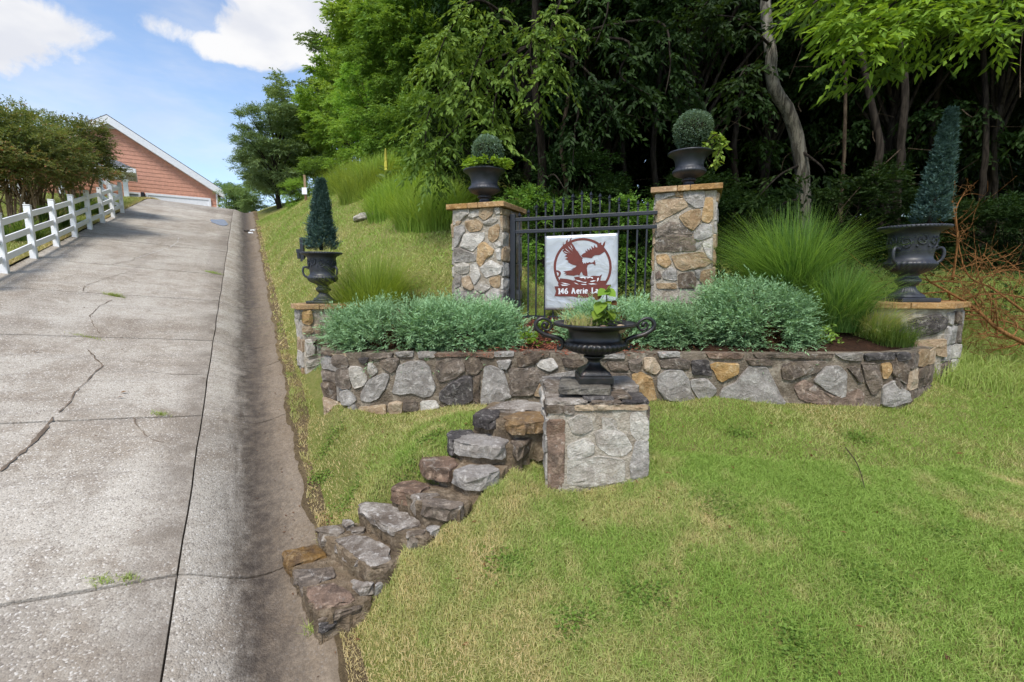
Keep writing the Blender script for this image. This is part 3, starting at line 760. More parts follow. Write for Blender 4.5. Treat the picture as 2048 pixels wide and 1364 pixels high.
# ---- retaining wall
wall = empty('retaining_wall', (1.0, 5.3, -1.4), 'low curved rubble stone retaining wall in front of the junipers', 'wall')
front = [np.array(p) for p in WL]
front[0] = np.array((-2.75, 6.85))
back = []
for i, p in enumerate(front):
    a = front[max(i - 1, 0)]; b = front[min(i + 1, len(front) - 1)]; t = unit(b - a); back.append(p + np.array([-t[1], t[0]]) * .3)
plan = front + back[::-1]
zb_ = [H(p[0], p[1]) - .15 if sd(p[0], p[1])[1] > GW else -1.6 for p in plan]
body('mortar', plan, zb_, ZWALL - .022, 'mortar_brown', wall, .014, .09)
WC = at(1200, 750, 5.25)
fw = face_frame((0, 5.245, 0), (1, 0, 0), (0, -1, 0))
S1 = [('stone_pale', [(550, 640), (630, 645), (680, 720), (650, 780), (585, 795), (560, 730)]), ('stone_pale', [(690, 615), (720, 620), (755, 670), (715, 705), (690, 680)]),
      ('stone_brown', [(780, 590), (850, 575), (915, 580), (895, 650), (850, 680), (790, 640)]), ('stone_grey', [(870, 830), (900, 700), (905, 640), (990, 605), (1090, 600), (1135, 650), (1180, 790), (1150, 850), (1090, 860), (1000, 830), (930, 845)]),
      ('stone_grey', [(640, 830), (690, 740), (800, 690), (840, 710), (810, 800), (760, 870), (690, 895), (640, 880)]), ('stone_brown', [(1190, 610), (1260, 580), (1340, 580), (1390, 620), (1390, 680), (1320, 720), (1220, 750), (1190, 690)]),
      ('stone_brown', [(1400, 600), (1450, 570), (1500, 580), (1530, 640), (1480, 700), (1420, 680)]), ('stone_dark', [(1220, 830), (1290, 760), (1400, 710), (1450, 720), (1455, 880), (1400, 910), (1290, 920), (1220, 880)]),
      ('stone_grey', [(1545, 650), (1600, 640), (1680, 670), (1740, 860), (1690, 880), (1650, 915), (1520, 915), (1530, 800)]), ('stone_brown', [(450, 670), (540, 650), (560, 790), (500, 800), (450, 770)]),
      ('stone_grey', [(480, 830), (540, 810), (600, 880), (560, 920), (500, 920)]), ('stone_grey', [(540, 935), (590, 925), (615, 990), (590, 1035), (535, 1030)]), ('stone_tan', [(625, 940), (810, 920), (815, 990), (640, 1020)]),
      ('stone_tan', [(840, 910), (900, 895), (940, 910), (930, 980), (850, 985)]), ('stone_brown', [(955, 890), (1040, 900), (1055, 960), (950, 965)]), ('stone_pale', [(1080, 900), (1180, 890), (1210, 940), (1180, 975), (1085, 975)]),
      ('stone_brown', [(1730, 660), (1900, 650), (1985, 690), (1900, 840), (1850, 855), (1740, 850)]), ('stone_brown', [(1790, 570), (1900, 545), (1960, 555), (1930, 610), (1800, 640)]), ('stone_grey', [(1640, 600), (1740, 590), (1710, 655), (1660, 650)]),
      ('stone_brown', [(1470, 720), (1510, 715), (1500, 900), (1465, 870)]), ('stone_brown', [(430, 560), (520, 565), (540, 635), (470, 650), (430, 620)]), ('stone_dark', [(620, 580), (685, 575), (665, 615), (630, 605)]),
      ('stone_grey', [(890, 535), (1010, 528), (1010, 560), (920, 565)]), ('stone_rust', [(1190, 545), (1400, 535), (1400, 562), (1200, 567)]), ('stone_grey', [(1620, 535), (1750, 528), (1750, 560), (1630, 565)]), ('stone_grey', [(1060, 530), (1175, 532), (1170, 570), (1070, 575)]),
      ('stone_tan', [(1925, 800), (1985, 720), (2010, 780), (2000, 855), (1915, 850)]), ('stone_brown', [(700, 545), (860, 540), (850, 568), (720, 580)]), ('stone_rust', [(1420, 540), (1600, 535), (1600, 575), (1520, 565), (1430, 565)])]
S2 = [('stone_grey', [(185, 700), (370, 672), (420, 700), (420, 800), (220, 810), (190, 770)]), ('stone_tan', [(880, 580), (950, 575), (995, 650), (960, 690), (880, 660)]),
      ('stone_gold', [(795, 700), (860, 685), (930, 720), (945, 790), (965, 880), (900, 885), (850, 860), (790, 820)]), ('stone_grey', [(985, 710), (1050, 670), (1150, 665), (1210, 740), (1215, 810), (1255, 895), (1150, 905), (1040, 885), (980, 800)]),
      ('stone_grey', [(1225, 740), (1340, 730), (1415, 810), (1350, 885), (1280, 875), (1230, 800)]), ('stone_gold', [(1355, 635), (1420, 610), (1570, 620), (1565, 690), (1450, 750), (1420, 730), (1395, 670)]),
      ('stone_grey', [(1430, 895), (1460, 800), (1560, 760), (1600, 700), (1660, 640), (1780, 650), (1830, 750), (1870, 830), (1920, 905), (1800, 930), (1450, 920)]), ('stone_dark', [(1230, 600), (1345, 590), (1375, 700), (1240, 695)]),
      ('stone_brown', [(765, 600), (860, 582), (830, 680), (775, 660)]), ('stone_brown', [(610, 600), (740, 620), (755, 665), (640, 665)]), ('stone_brown', [(600, 690), (780, 695), (782, 810), (640, 800)]),
      ('stone_brown', [(1005, 595), (1130, 578), (1215, 600), (1195, 655), (1010, 645)]), ('stone_pale', [(85, 600), (200, 580), (240, 640), (180, 675), (100, 640)]), ('stone_brown', [(280, 580), (420, 590), (430, 640), (300, 640)]),
      ('stone_brown', [(1640, 585), (1790, 578), (1820, 625), (1665, 628)]), ('stone_grey', [(990, 535), (1130, 530), (1130, 562), (1000, 568)]), ('stone_rust', [(1350, 535), (1600, 543), (1590, 578), (1370, 575)]), ('stone_brown', [(1700, 543), (1950, 543), (1940, 568), (1720, 570)]),
      ('stone_brown', [(1890, 650), (1975, 605), (2015, 645), (1960, 735), (1900, 720)]), ('stone_grey', [(480, 545), (720, 548), (715, 580), (490, 575)]), ('stone_brown', [(0, 530), (170, 528), (160, 565), (5, 570)])]
S3 = [('stone_brown', [(255, 625), (360, 600), (555, 605), (540, 640), (480, 685), (380, 705), (300, 735), (255, 700)]), ('stone_rust', [(380, 875), (345, 790), (420, 740), (480, 770), (560, 830), (680, 880), (720, 860), (800, 800), (838, 840), (825, 915), (750, 955), (620, 950), (500, 915)]),
      ('stone_grey', [(480, 745), (560, 645), (660, 635), (715, 690), (712, 850), (670, 868), (570, 815)]), ('stone_brown', [(830, 620), (940, 622), (965, 720), (968, 780), (930, 830), (900, 840), (860, 750)]), ('stone_gold', [(978, 622), (1040, 617), (1048, 670), (1020, 720), (985, 720)]),
      ('stone_grey', [(985, 790), (1080, 745), (1120, 800), (1178, 830), (1185, 890), (1060, 935), (980, 915)]), ('stone_brown', [(1060, 605), (1140, 615), (1165, 700), (1160, 770), (1110, 735), (1060, 700)]), ('stone_grey', [(640, 545), (830, 538), (820, 590), (700, 585)]),
      ('stone_dark', [(850, 545), (1060, 538), (1060, 580), (870, 595)]), ('stone_dark', [(1080, 540), (1180, 535), (1180, 580), (1100, 595)]), ('stone_brown', [(200, 545), (600, 545), (590, 575), (210, 572)]), ('stone_brown', [(730, 650), (800, 640), (840, 740), (800, 745)])]
traced(S1, (550, 560), 3.687, fw, wall, .025); traced(S2, (1050, 560), 3.687, fw, wall, .025); traced(S3, (1498, 560), 3.687, fw, wall, .025)
# the two short returns
def side_frame(p, q, out):
    p = np.array([*p, 0.0]); q = np.array([*q, 0.0]); t = unit(q - p); nn = np.array([t[1], -t[0], 0])
    if nn @ np.array([*out, 0]) < 0: nn = -nn
    return face_frame(p + nn * .0, t, nn), float(np.linalg.norm(q - p))
for p, q, out, mats in ((front[1], front[2], (-1, -1), ['stone_brown', 'stone_tan', 'stone_grey']), (front[4], front[5], (0, -1), ['stone_brown', 'stone_grey']), (front[5], front[6], (1, -1), ['stone_brown', 'stone_tan', 'stone_brown'])):
    fr, L_ = side_frame(p, q, out)
    z_lo = H(*(np.array(p) * .5 + np.array(q) * .5 + np.array(out) * .05)) - .05
    random_stones(fr, L_, z_lo, ZWALL - .03, wall, mats, .24, .03)

# ---- pillars
def pillar(name, label, A, B, depth, ztop, zbot, traces, org, sc_, side_mats, mort):
    A, B = np.array(A), np.array(B); t = unit(B - A); bk = np.array([-t[1], t[0]])
    c = (A + B) / 2 + bk * depth / 2
    t_ = empty(name, (c[0], c[1], zbot), label, 'pillar', 'stone gate pillars')
    plan = [A, B, B + bk * depth, A + bk * depth]
    body('mortar', plan, zbot, ztop - .085, mort, t_, .012, .07)
    ff, L_ = side_frame(A, B, -bk); traced(traces, org, sc_, ff, t_, .026)
    for p, q, out in ((B, B + bk * depth, t), (A + bk * depth, A, -t), (B + bk * depth, A + bk * depth, bk)):
        fr, l2 = side_frame(p, q, out); random_stones(fr, l2, zbot + .02, ztop - .1, t_, side_mats, .25, .03)
    # cap of sawn sandstone blocks
    ov = .07; w_ = np.linalg.norm(B - A) + 2 * ov; ax = np.array([[*t, 0], [*bk, 0], [0, 0, 1.0]]); cut = [0, .38, .56, 1.0]
    c0 = np.array([*((A + B) / 2 + bk * depth / 2), ztop - .04])
    for f0, f1 in zip(cut[:-1], cut[1:]):
        bevel(MB().box(c0 + ax[0] * ((f0 + f1) / 2 - .5) * w_, ((f1 - f0) * w_ - .006, depth + 2 * ov, .078), ax).put('cap_block', MATS['cap_stone'], t_), .008)
    return t_, c0 + np.array([0, 0, .04]), ax
PL = [('stone_pale', [(90, 580), (190, 582), (185, 610), (125, 660), (90, 680)]), ('stone_pale', [(192, 602), (250, 580), (258, 620), (215, 635), (187, 627)]), ('stone_tan', [(262, 578), (340, 568), (340, 610), (290, 650), (258, 622)]), ('stone_tan', [(165, 660), (240, 645), (275, 680), (260, 715), (200, 725), (175, 700)]),
      ('stone_pale', [(285, 665), (350, 638), (372, 650), (330, 680), (300, 680)]), ('stone_pale', [(360, 575), (388, 570), (388, 605), (365, 605)]), ('stone_grey', [(95, 700), (150, 685), (165, 720), (115, 815), (95, 825)]), ('stone_pale', [(160, 740), (285, 732), (285, 770), (215, 850), (135, 820)]),
      ('stone_tan', [(320, 710), (375, 678), (386, 700), (380, 760), (345, 795), (315, 770)]), ('stone_gold', [(250, 810), (290, 797), (348, 845), (340, 875), (300, 900), (265, 950), (240, 920)]), ('stone_pale', [(345, 803), (388, 788), (395, 820), (362, 830)]), ('stone_grey', [(95, 838), (130, 832), (225, 870), (230, 915), (170, 920), (95, 918)]),
      ('stone_pale', [(362, 838), (392, 834), (392, 905), (372, 898)]), ('stone_pale', [(262, 960), (330, 912), (398, 950), (395, 990), (370, 1003), (297, 1020)]), ('stone_pale', [(95, 940), (150, 924), (188, 940), (184, 990), (140, 1000), (100, 975)]), ('stone_pale', [(200, 938), (235, 932), (263, 1010), (226, 1068), (206, 1030)]),
      ('stone_grey', [(95, 1003), (135, 1012), (135, 1070), (100, 1090)]), ('stone_tan', [(142, 1030), (190, 1016), (218, 1090), (200, 1105), (157, 1085)]), ('stone_tan', [(322, 1032), (388, 1012), (388, 1080), (360, 1093), (332, 1070)]), ('stone_pale', [(228, 1075), (280, 1062), (328, 1085), (272, 1125), (237, 1100)]),
      ('stone_pale', [(300, 1130), (350, 1093), (386, 1102), (385, 1170), (330, 1165)]), ('stone_grey', [(100, 1110), (190, 1115), (270, 1140), (260, 1200), (100, 1190)]), ('stone_tan', [(110, 730 - 110), (140, 660), (115, 690), (95, 695)])]
PR = [('stone_grey', [(430, 612), (545, 602), (545, 620), (437, 655)]), ('stone_tan', [(552, 600), (605, 602), (600, 633), (557, 625)]), ('stone_grey', [(612, 597), (740, 590), (743, 690), (690, 700), (640, 670), (612, 640)]), ('stone_tan', [(425, 720), (440, 655), (612, 638), (632, 690), (540, 740), (432, 795)]),
      ('stone_tan', [(577, 760), (640, 722), (712, 708), (716, 790), (665, 848), (620, 815)]), ('stone_gold', [(752, 642), (798, 642), (798, 768), (770, 798), (724, 780), (738, 700)]), ('stone_brown', [(430, 850), (520, 792), (580, 802), (660, 870), (560, 872), (470, 880), (432, 900)]), ('stone_brown', [(430, 930), (475, 886), (590, 878), (678, 892), (683, 978), (560, 983), (430, 983)]),
      ('stone_grey', [(678, 868), (720, 808), (788, 812), (788, 880), (720, 908), (682, 900)]), ('stone_grey', [(687, 932), (735, 917), (715, 958), (692, 963)]), ('stone_pale', [(732, 932), (793, 903), (793, 1038), (760, 1008)]), ('stone_gold', [(435, 1012), (500, 1002), (528, 1058), (490, 1088), (440, 1060)]),
      ('stone_tan', [(534, 1012), (730, 988), (793, 1050), (740, 1083), (600, 1108), (560, 1085)]), ('stone_grey', [(472, 1120), (530, 1084), (563, 1112), (560, 1170), (480, 1160)]), ('stone_brown', [(578, 1132), (660, 1118), (688, 1160), (680, 1220), (580, 1220)]), ('stone_grey', [(684, 1112), (715, 1107), (710, 1155), (692, 1150)]),
      ('stone_tan', [(728, 1112), (793, 1103), (793, 1238), (740, 1200), (713, 1170)]), ('stone_rust', [(426, 1130), (450, 1112), (463, 1150), (432, 1160)]), ('stone_tan', [(437, 1192), (550, 1192), (558, 1225), (442, 1222)])]
th = R(22)
def corner_pair(pxa, pxb, Yb, ang):
    b = np.array(at(pxb, 500, Yb)[:2]); dirv = np.array([math.cos(ang), -math.sin(ang)]); ra = at(pxa, 500, 1)[:2]
    # A = b - w*dirv on the ray through pxa
    M_ = np.array([[dirv[0], ra[0]], [dirv[1], ra[1]]]); w_, k = np.linalg.solve(M_, b)
    return b - dirv * w_, b, w_
La, Lb, wl_ = corner_pair(905, 1003, 7.2, th); Ra, Rb, wr_ = corner_pair(1307, 1428, 6.75, th)
pil_l, capL, axL = pillar('stone_pillar', 'pale rubble stone gate pillar left of the iron fence, with ivory and gold stones', La, Lb, wl_, float(at(1003, 403, 7.2)[2]), -.95, PL, (880, 240), 3.247, ['stone_pale', 'stone_grey', 'stone_tan'], 'mortar_pale')
pil_r, capR, axR = pillar('stone_pillar', 'tan rubble stone gate pillar right of the iron fence, with larger stones', Ra, Rb, wr_, float(at(1430, 367, 6.75)[2]), -.95, PR, (1180, 200), 3.247, ['stone_tan', 'stone_grey', 'stone_pale'], 'mortar_pale')

# ---- front pedestal
px0, px1, YF = 1094, 1296, 3.8
x0, x1 = at(px0, 880, YF)[0], at(px1, 880, YF)[0]; PD = .78
zpt = float(at(1195, 808, YF)[2])
zpg = [float(at(1095, 990, YF)[2]) - .1, float(at(1298, 960, YF)[2]) - .1]
ped = empty('stone_pedestal', ((x0 + x1) / 2, YF + PD / 2, zpg[0]), 'squat rubble stone pedestal at the top of the steps, carrying the black handled urn', 'pedestal', 'stone urn pedestals')
body('mortar', [(x0, YF), (x1, YF), (x1, YF + PD), (x0, YF + PD)], [zpg[0], zpg[1], zpg[1], zpg[0]], zpt, 'mortar_pale', ped, .014, .06, batter=.015)
fp = face_frame((0, YF - .004, 0), (1, 0, 0), (0, -1, 0))
PF = [('stone_rust', [(200, 795), (318, 792), (310, 880), (232, 902), (198, 900)]), ('stone_rust', [(202, 912), (314, 892), (318, 1090), (302, 1290), (202, 1300)]), ('stone_pale', [(352, 800), (430, 752), (508, 790), (518, 850), (440, 888), (380, 878)]),
      ('stone_pale', [(545, 880), (660, 848), (750, 895), (800, 985), (745, 1040), (650, 1040), (560, 975)]), ('stone_pale', [(352, 970), (470, 925), (528, 970), (520, 1030), (450, 1060), (352, 1060)]), ('stone_pale', [(350, 1075), (470, 1070), (570, 1050), (735, 1075), (742, 1180), (728, 1235), (560, 1262), (350, 1250)]),
      ('stone_pale', [(592, 772), (680, 790), (690, 840), (602, 862)]), ('stone_pale', [(795, 752), (850, 738), (920, 790), (920, 930), (840, 932), (800, 880)]), ('stone_grey', [(832, 950), (917, 942), (922, 1100), (915, 1180), (802, 1200), (793, 1100)]),
      ('stone_blue', [(200, 687), (300, 690), (300, 735), (203, 735)]), ('stone_blue', [(325, 692), (385, 692), (380, 745), (325, 740)]), ('stone_tan', [(405, 687), (530, 687), (525, 718), (410, 718)]), ('stone_tan', [(542, 682), (735, 682), (735, 713), (547, 713)]), ('stone_tan', [(752, 687), (905, 682), (900, 718), (757, 714)])]
traced(PF, (1040, 620), 3.59, fp, ped, .013)
for p, q, out in (((x0, YF + PD), (x0, YF), (-1, 0)), ((x1, YF), (x1, YF + PD), (1, 0))):
    fr, l2 = side_frame(p, q, out); random_stones(fr, l2, zpg[1] + .1, zpt - .02, ped, ['stone_grey', 'stone_pale', 'stone_brown'], .24, .02)
def block(name, top, th_, mat, parent, jit=.012, sub=True, under=1.0, seed=0):
    """rough stone block: top outline (n,3) world, extruded downward th_"""
    P = np.asarray(top, float); Q = []
    for a, b in zip(P, np.roll(P, -1, 0)):
        k = max(1, int(np.linalg.norm(b - a) / .085))
        for i in range(k): Q.append(a + (b - a) * i / k)
    Q = np.array(Q)
    ar = .5 * np.sum(Q[:, 0] * np.roll(Q[:, 1], -1) - np.roll(Q[:, 0], -1) * Q[:, 1])
    if ar < 0: Q = Q[::-1]
    Q = chaikin(Q, .16); n = len(Q); c = Q.mean(0); V = []
    lv = [(.5, .003, .3), (.88, .0, .5), (.975, -.003, .7), (1.0, -.018, 1), (1.0, -.5 * th_, 1.3), (under, -th_, 1.2)]
    tl = rng.normal(0, .018, 2)
    for sc_, dz, jj in lv:
        q = c + (Q - c) * np.array([sc_, sc_, 1]); q[:, 2] += dz + (q[:, :2] - c[:2]) @ tl * (dz > -.04)
        q = q + rng.normal(0, jit, q.shape) * jj * np.array([1, 1, .5]); V.append(q)
    V = np.concatenate([[c + (0, 0, .005)]] + V); F = [(0, 1 + j, 1 + (j + 1) % n) for j in range(n)]
    for r_ in range(len(lv) - 1):
        for j in range(n):
            a = 1 + r_ * n + j; b = 1 + r_ * n + (j + 1) % n; F.append((b, a, a + n, b + n))
    F.append(tuple(range(len(V) - n, len(V)))[::-1] if False else tuple(range(len(V) - n, len(V))))
    return put(name, V, F, MATS[mat], parent, False)
# loose flat stones bedded on the pedestal top
def flat(pts, z, th_, mat):
    block('flat_stone', [np.array([x, y, z]) for x, y in pts], th_, mat, ped, .006)
zt = zpt
flat([(x0 - .01, YF + .0), (x0 + .33, YF - .01), (x0 + .35, YF + .25), (x0, YF + .3)], zt + .03, .035, 'stone_blue')
flat([(x0 + .36, YF - .02), (x0 + .62, YF - .015), (x0 + .6, YF + .3), (x0 + .37, YF + .28)], zt + .028, .03, 'stone_brown')
flat([(x0 + .63, YF - .01), (x1, YF), (x1 + .01, YF + .3), (x0 + .65, YF + .28)], zt + .03, .032, 'stone_dark')
flat([(x0 + .0, YF + .26), (x0 + .2, YF + .2), (x0 + .22, YF + .7), (x0, YF + .76)], zt + .085, .09, 'stone_blue')
flat([(x1 - .24, YF + .26), (x1, YF + .3), (x1, YF + .76), (x1 - .22, YF + .7)], zt + .085, .09, 'stone_blue')
flat([(x0 + .2, YF + .3), (x1 - .22, YF + .3), (x1 - .22, YF + .74), (x0 + .22, YF + .76)], zt + .06, .06, 'stone_brown')
flat([(x0 + .3, YF + .02), (x0 + .56, YF + .01), (x0 + .55, YF + .3), (x0 + .32, YF + .3)], zt + .058, .03, 'stone_dark')
flat([(x0 + .5, YF + .05), (x0 + .72, YF + .03), (x0 + .7, YF + .3), (x0 + .5, YF + .28)], zt + .06, .03, 'stone_brown')
zs = zt + .066
slab_o = block('stone_slab', [np.array([x, y, zs + .062]) for x, y in [(at(1118, 790, YF)[0], YF + .06), (at(1224, 795, YF)[0], YF + .04), (at(1243, 790, YF)[0] + .0, YF + .52), (at(1136, 790, YF)[0], YF + .56)]], .06, 'slab_slate', None, .003)
tag(slab_o, 'dark sawn stone slab under the black urn on the front pedestal', 'slab')

# ---- right and left low pedestals with brick caps
def low_ped(label, plan, ztop, zbots, traces, org, sc_, front_i, cuts, mats, capext=.05):
    plan = [np.array(p) for p in plan]; c = np.mean(plan, 0)
    t_ = empty('stone_pedestal', (c[0], c[1], min(zbots)), label, 'pedestal', 'stone urn pedestals')
    body('mortar', plan, zbots, ztop - .075, 'mortar_pale', t_, .014, .07)
    n = len(plan)
    for i in range(n):
        p, q = plan[i], plan[(i + 1) % n]; mid = (p + q) / 2; fr, l2 = side_frame(p, q, mid - c)
        if i == front_i: traced(traces, org, sc_, fr, t_, .035)
        else: random_stones(fr, l2, max(zbots[i], zbots[(i + 1) % n]) - .05, ztop - .09, t_, mats, .27, .03)
    # cap: brick pavers laid edge to edge over the plan, each with its own joint
    ext = [c + (p - c) * (1 + capext / np.linalg.norm(p - c) * 1.4) for p in plan]
    for i in range(n):
        p, q = ext[i], ext[(i + 1) % n]; k = cuts if i == front_i else [0, .5, 1]
        for f0, f1 in zip(k[:-1], k[1:]):
            a, b = p + (q - p) * (f0 + .004), p + (q - p) * (f1 - .004); ia, ib = c + (a - c) * .12, c + (b - c) * .12
            V = [(*a, ztop - .07), (*b, ztop - .07), (*ib, ztop - .07), (*ia, ztop - .07), (*a, ztop), (*b, ztop), (*ib, ztop), (*ia, ztop)]
            F = [(3, 2, 1, 0), (4, 5, 6, 7), (0, 1, 5, 4), (1, 2, 6, 5), (2, 3, 7, 6), (3, 0, 4, 7)]
            o = put('cap_brick', V, F, MATS['cap_stone'], t_); bevel(o, .005)
    return t_, c
RP = [('stone_grey', [(855, 290), (920, 262), (985, 300), (990, 370), (940, 430), (855, 400)]), ('stone_grey', [(1000, 300), (1078, 280), (1083, 435), (985, 435), (995, 380)]), ('stone_dark', [(1168, 312), (1230, 282), (1400, 255), (1445, 290), (1440, 350), (1350, 400), (1210, 428), (1162, 380)]),
      ('stone_tan', [(1087, 462), (1290, 444), (1440, 436), (1440, 565), (1380, 555), (1330, 520), (1092, 510)]), ('stone_grey', [(855, 462), (940, 452), (978, 500), (855, 518)]), ('stone_grey', [(1100, 290), (1150, 275), (1155, 420), (1105, 430)])]
rpA, rpB, rpC = at(1725, 650, 5.95)[:2], at(1893, 650, 5.9)[:2], at(1925, 650, 6.25)[:2]
zR = float(at(1800, 606, 5.9)[2])
rped, rc = low_ped('grey stone pedestal under the trees, right end of the wall, carrying a tall slate urn', [rpA, rpB, rpC, (rpC[0] + .1, 7.0), (rpA[0] + .05, 7.0)], zR, [-1.5, -1.45, -1.4, -1.1, -1.1], RP, (1498, 560), 3.687, 0, [0, .33, .53, 1], ['stone_grey', 'stone_pale', 'stone_brown'])
LPt = [('stone_gold', [(205, 235), (270, 225), (280, 310), (250, 330), (205, 310)]), ('stone_tan', [(205, 345), (260, 340), (285, 380), (240, 405), (208, 395)]), ('stone_pale', [(225, 445), (270, 440), (300, 500), (290, 550), (240, 560)]), ('stone_pale', [(230, 600), (310, 580), (320, 620), (240, 640)]), ('stone_pale', [(300, 430), (340, 440), (350, 540), (315, 520)]), ('stone_tan', [(290, 330), (340, 330), (340, 410), (300, 390)])]
lpA, lpB, lpC = at(595, 680, 7.4)[:2], at(606, 680, 7.05)[:2], at(735, 680, 7.3)[:2]
zL = float(at(640, 609, 7.1)[2])
lped, lc = low_ped('small pale cobble pedestal beside the gutter, left end of the junipers', [lpB, lpC, (lpC[0], 8.0), (lpA[0] + .15, 8.0), lpA], zL, [-1.65, -1.3, -1.1, -1.2, -1.6], LPt, (550, 560), 3.687, 0, [0, .3, .62, 1], ['stone_pale', 'stone_tan', 'stone_grey'])

# ---- steps
steps = empty('stone_steps', (_ft[0], _ft[1], ZF), 'mossy rough stone steps curving up the bank from the gutter', 'steps')
def C(x, y): return (540 + x / 3.657, 930 + y / 3.657)
def step_stone(pts, k, mat, th_=None, crop=True, dz=0.0, jit=.007):
    z = ZT[k] + dz
    block('step_stone', [atz(*(C(*p) if crop else p), z) for p in pts], th_ or RISE * .8, mat, steps, jit)
# step 1
step_stone([(88, 628), (340, 580), (420, 655), (135, 735)], 0, 'stone_ochre', .12, dz=.01)
step_stone([(160, 770), (465, 738), (488, 815), (240, 868)], 0, 'stone_brown', .11)
step_stone([(255, 892), (460, 852), (590, 925), (615, 975), (335, 1040)], 0, 'stone_rust', .07)
step_stone([(330, 1050), (610, 990), (700, 960), (720, 985), (640, 1040), (370, 1110)], 0, 'stone_brown', .06, dz=-.05)
step_stone([(340, 1120), (520, 1070), (640, 1020), (660, 1050), (480, 1120), (360, 1175)], 0, 'stone_dark', .07, dz=-.1)
# step 2
step_stone([(340, 455), (480, 430), (555, 470), (480, 510), (370, 490)], 1, 'stone_blue', .12)
step_stone([(465, 535), (590, 505), (720, 520), (790, 560), (880, 610), (870, 690), (750, 740), (600, 640)], 1, 'stone_blue', .11)
step_stone([(520, 400), (590, 392), (620, 425), (560, 445)], 1, 'stone_blue', .1, dz=.03)
step_stone([(590, 450), (700, 445), (690, 480), (600, 490)], 1, 'stone_blue', .08, dz=.01)
step_stone([(590, 820), (700, 870), (770, 840), (730, 890), (640, 880)], 1, 'stone_blue', .08, dz=-.12)
step_stone([(790, 850), (855, 810), (860, 840), (760, 890)], 1, 'stone_grey', .08, dz=-.12)
# step 3
step_stone([(640, 290), (700, 268), (860, 275), (985, 318), (920, 335), (1030, 350), (1115, 410), (1080, 440), (900, 470), (780, 400), (690, 330)], 2, 'stone_blue', .07)
step_stone([(985, 485), (1130, 470), (1130, 500), (1010, 515)], 2, 'stone_blue', .12, dz=-.01)
step_stone([(1140, 445), (1240, 430), (1250, 460), (1170, 490)], 2, 'stone_grey', .12)
# step 4
step_stone([(880, 160), (950, 112), (1080, 110), (1180, 155), (1100, 190), (1010, 205), (900, 180)], 3, 'stone_rust', .12)
step_stone([(1022, 215), (1100, 200), (1245, 205), (1100, 240), (1050, 245)], 3, 'stone_blue', .15)
step_stone([(1105, 262), (1180, 240), (1420, 265), (1418, 300), (1300, 315), (1130, 285)], 3, 'stone_brown', .11)
# step 5
P_ = lambda *a: list(a)
step_stone(P_((840, 915), (868, 905), (905, 908), (915, 928), (895, 938), (850, 930)), 4, 'stone_rust', .12, False)
step_stone(P_((902, 938), (935, 928), (985, 930), (1003, 940), (955, 955), (920, 950)), 4, 'stone_grey', .12, False)
# step 6
step_stone(P_((893, 868), (905, 860), (945, 858), (950, 866), (900, 880)), 5, 'stone_dark', .15, False)
step_stone(P_((905, 880), (935, 866), (990, 868), (1020, 880), (1000, 893), (940, 888)), 5, 'stone_grey', .12, False)
step_stone(P_((1018, 882), (1050, 868), (1072, 862), (1066, 875), (1035, 893)), 5, 'stone_brown', .12, False)
# step 7
step_stone(P_((945, 828), (965, 818), (1000, 818), (998, 832), (975, 838)), 6, 'stone_dark', .11, False)
step_stone(P_((1004, 832), (1040, 822), (1092, 824), (1092, 842), (1030, 846)), 6, 'stone_ochre', .11, False)
step_stone(P_((975, 816), (1000, 803), (1040, 798), (1092, 806), (1092, 820), (1010, 818)), 6, 'stone_blue', .05, False, .02)
# mortar bed under every tread
def pad(pts, k, dz=-.03, th_=.32):
    block('mortar', [atz(*p, ZT[k] + dz) for p in pts], th_, 'mortar_step', steps, .01)
pad([C(90, 630), C(380, 560), C(560, 700), C(760, 880), C(710, 975), C(345, 1080)], 0, -.02, .36)
pad([C(345, 460), C(620, 400), C(900, 480), C(1000, 640), C(880, 760), C(740, 770), C(560, 640)], 1, -.022, .34)
pad([C(650, 300), C(900, 270), C(1180, 390), C(1250, 450), C(1140, 540), C(920, 490)], 2, -.022, .34)
pad([C(885, 170), C(1150, 120), C(1400, 170), C(1480, 260), C(1400, 320), C(1120, 290)], 3, -.022, .34)
pad([(843, 917), (905, 893), (1000, 905), (1025, 930), (1000, 945), (945, 957)], 4, -.022, .36)
pad([(897, 872), (960, 845), (1060, 845), (1075, 868), (1040, 892), (930, 888)], 5, -.022, .36)
pad([(948, 830), (985, 803), (1092, 800), (1092, 842), (1010, 842)], 6, -.022, .36)
# ------------------------------------------------------------------ urns
def flute(n, lo, hi, amp):
    def f(th, h):
        e = np.clip(min((h - lo), (hi - h)) / (.25 * (hi - lo)), 0, 1)
        return 1 + amp * e * (np.abs(np.cos(th * n / 2)) - .5) * 2
    return f
def combine(*fs):
    def f(th, h):
        r = 1
        for g_ in fs: r = r * g_(th, h)
        return r
    return f
def prof_scale(p, s): return [(r * s, h * s) for r, h in p]
def dense(prof, k=3):
    P = spline(prof, (len(prof) - 1) * k + 1); P[:, 0] = np.maximum(P[:, 0], 0.001); return [tuple(p) for p in P]
def beads(R_, h, n, r, mb, c):
    for i in range(n):
        a = 2 * math.pi * i / n; V, F = lathe([(.001, -r), (r * .7, -r * .7), (r, 0), (r * .7, r * .7), (.001, r)], 6, c=(c[0] + R_ * math.cos(a), c[1] + R_ * math.sin(a), c[2] + h)); mb.add(V, F)
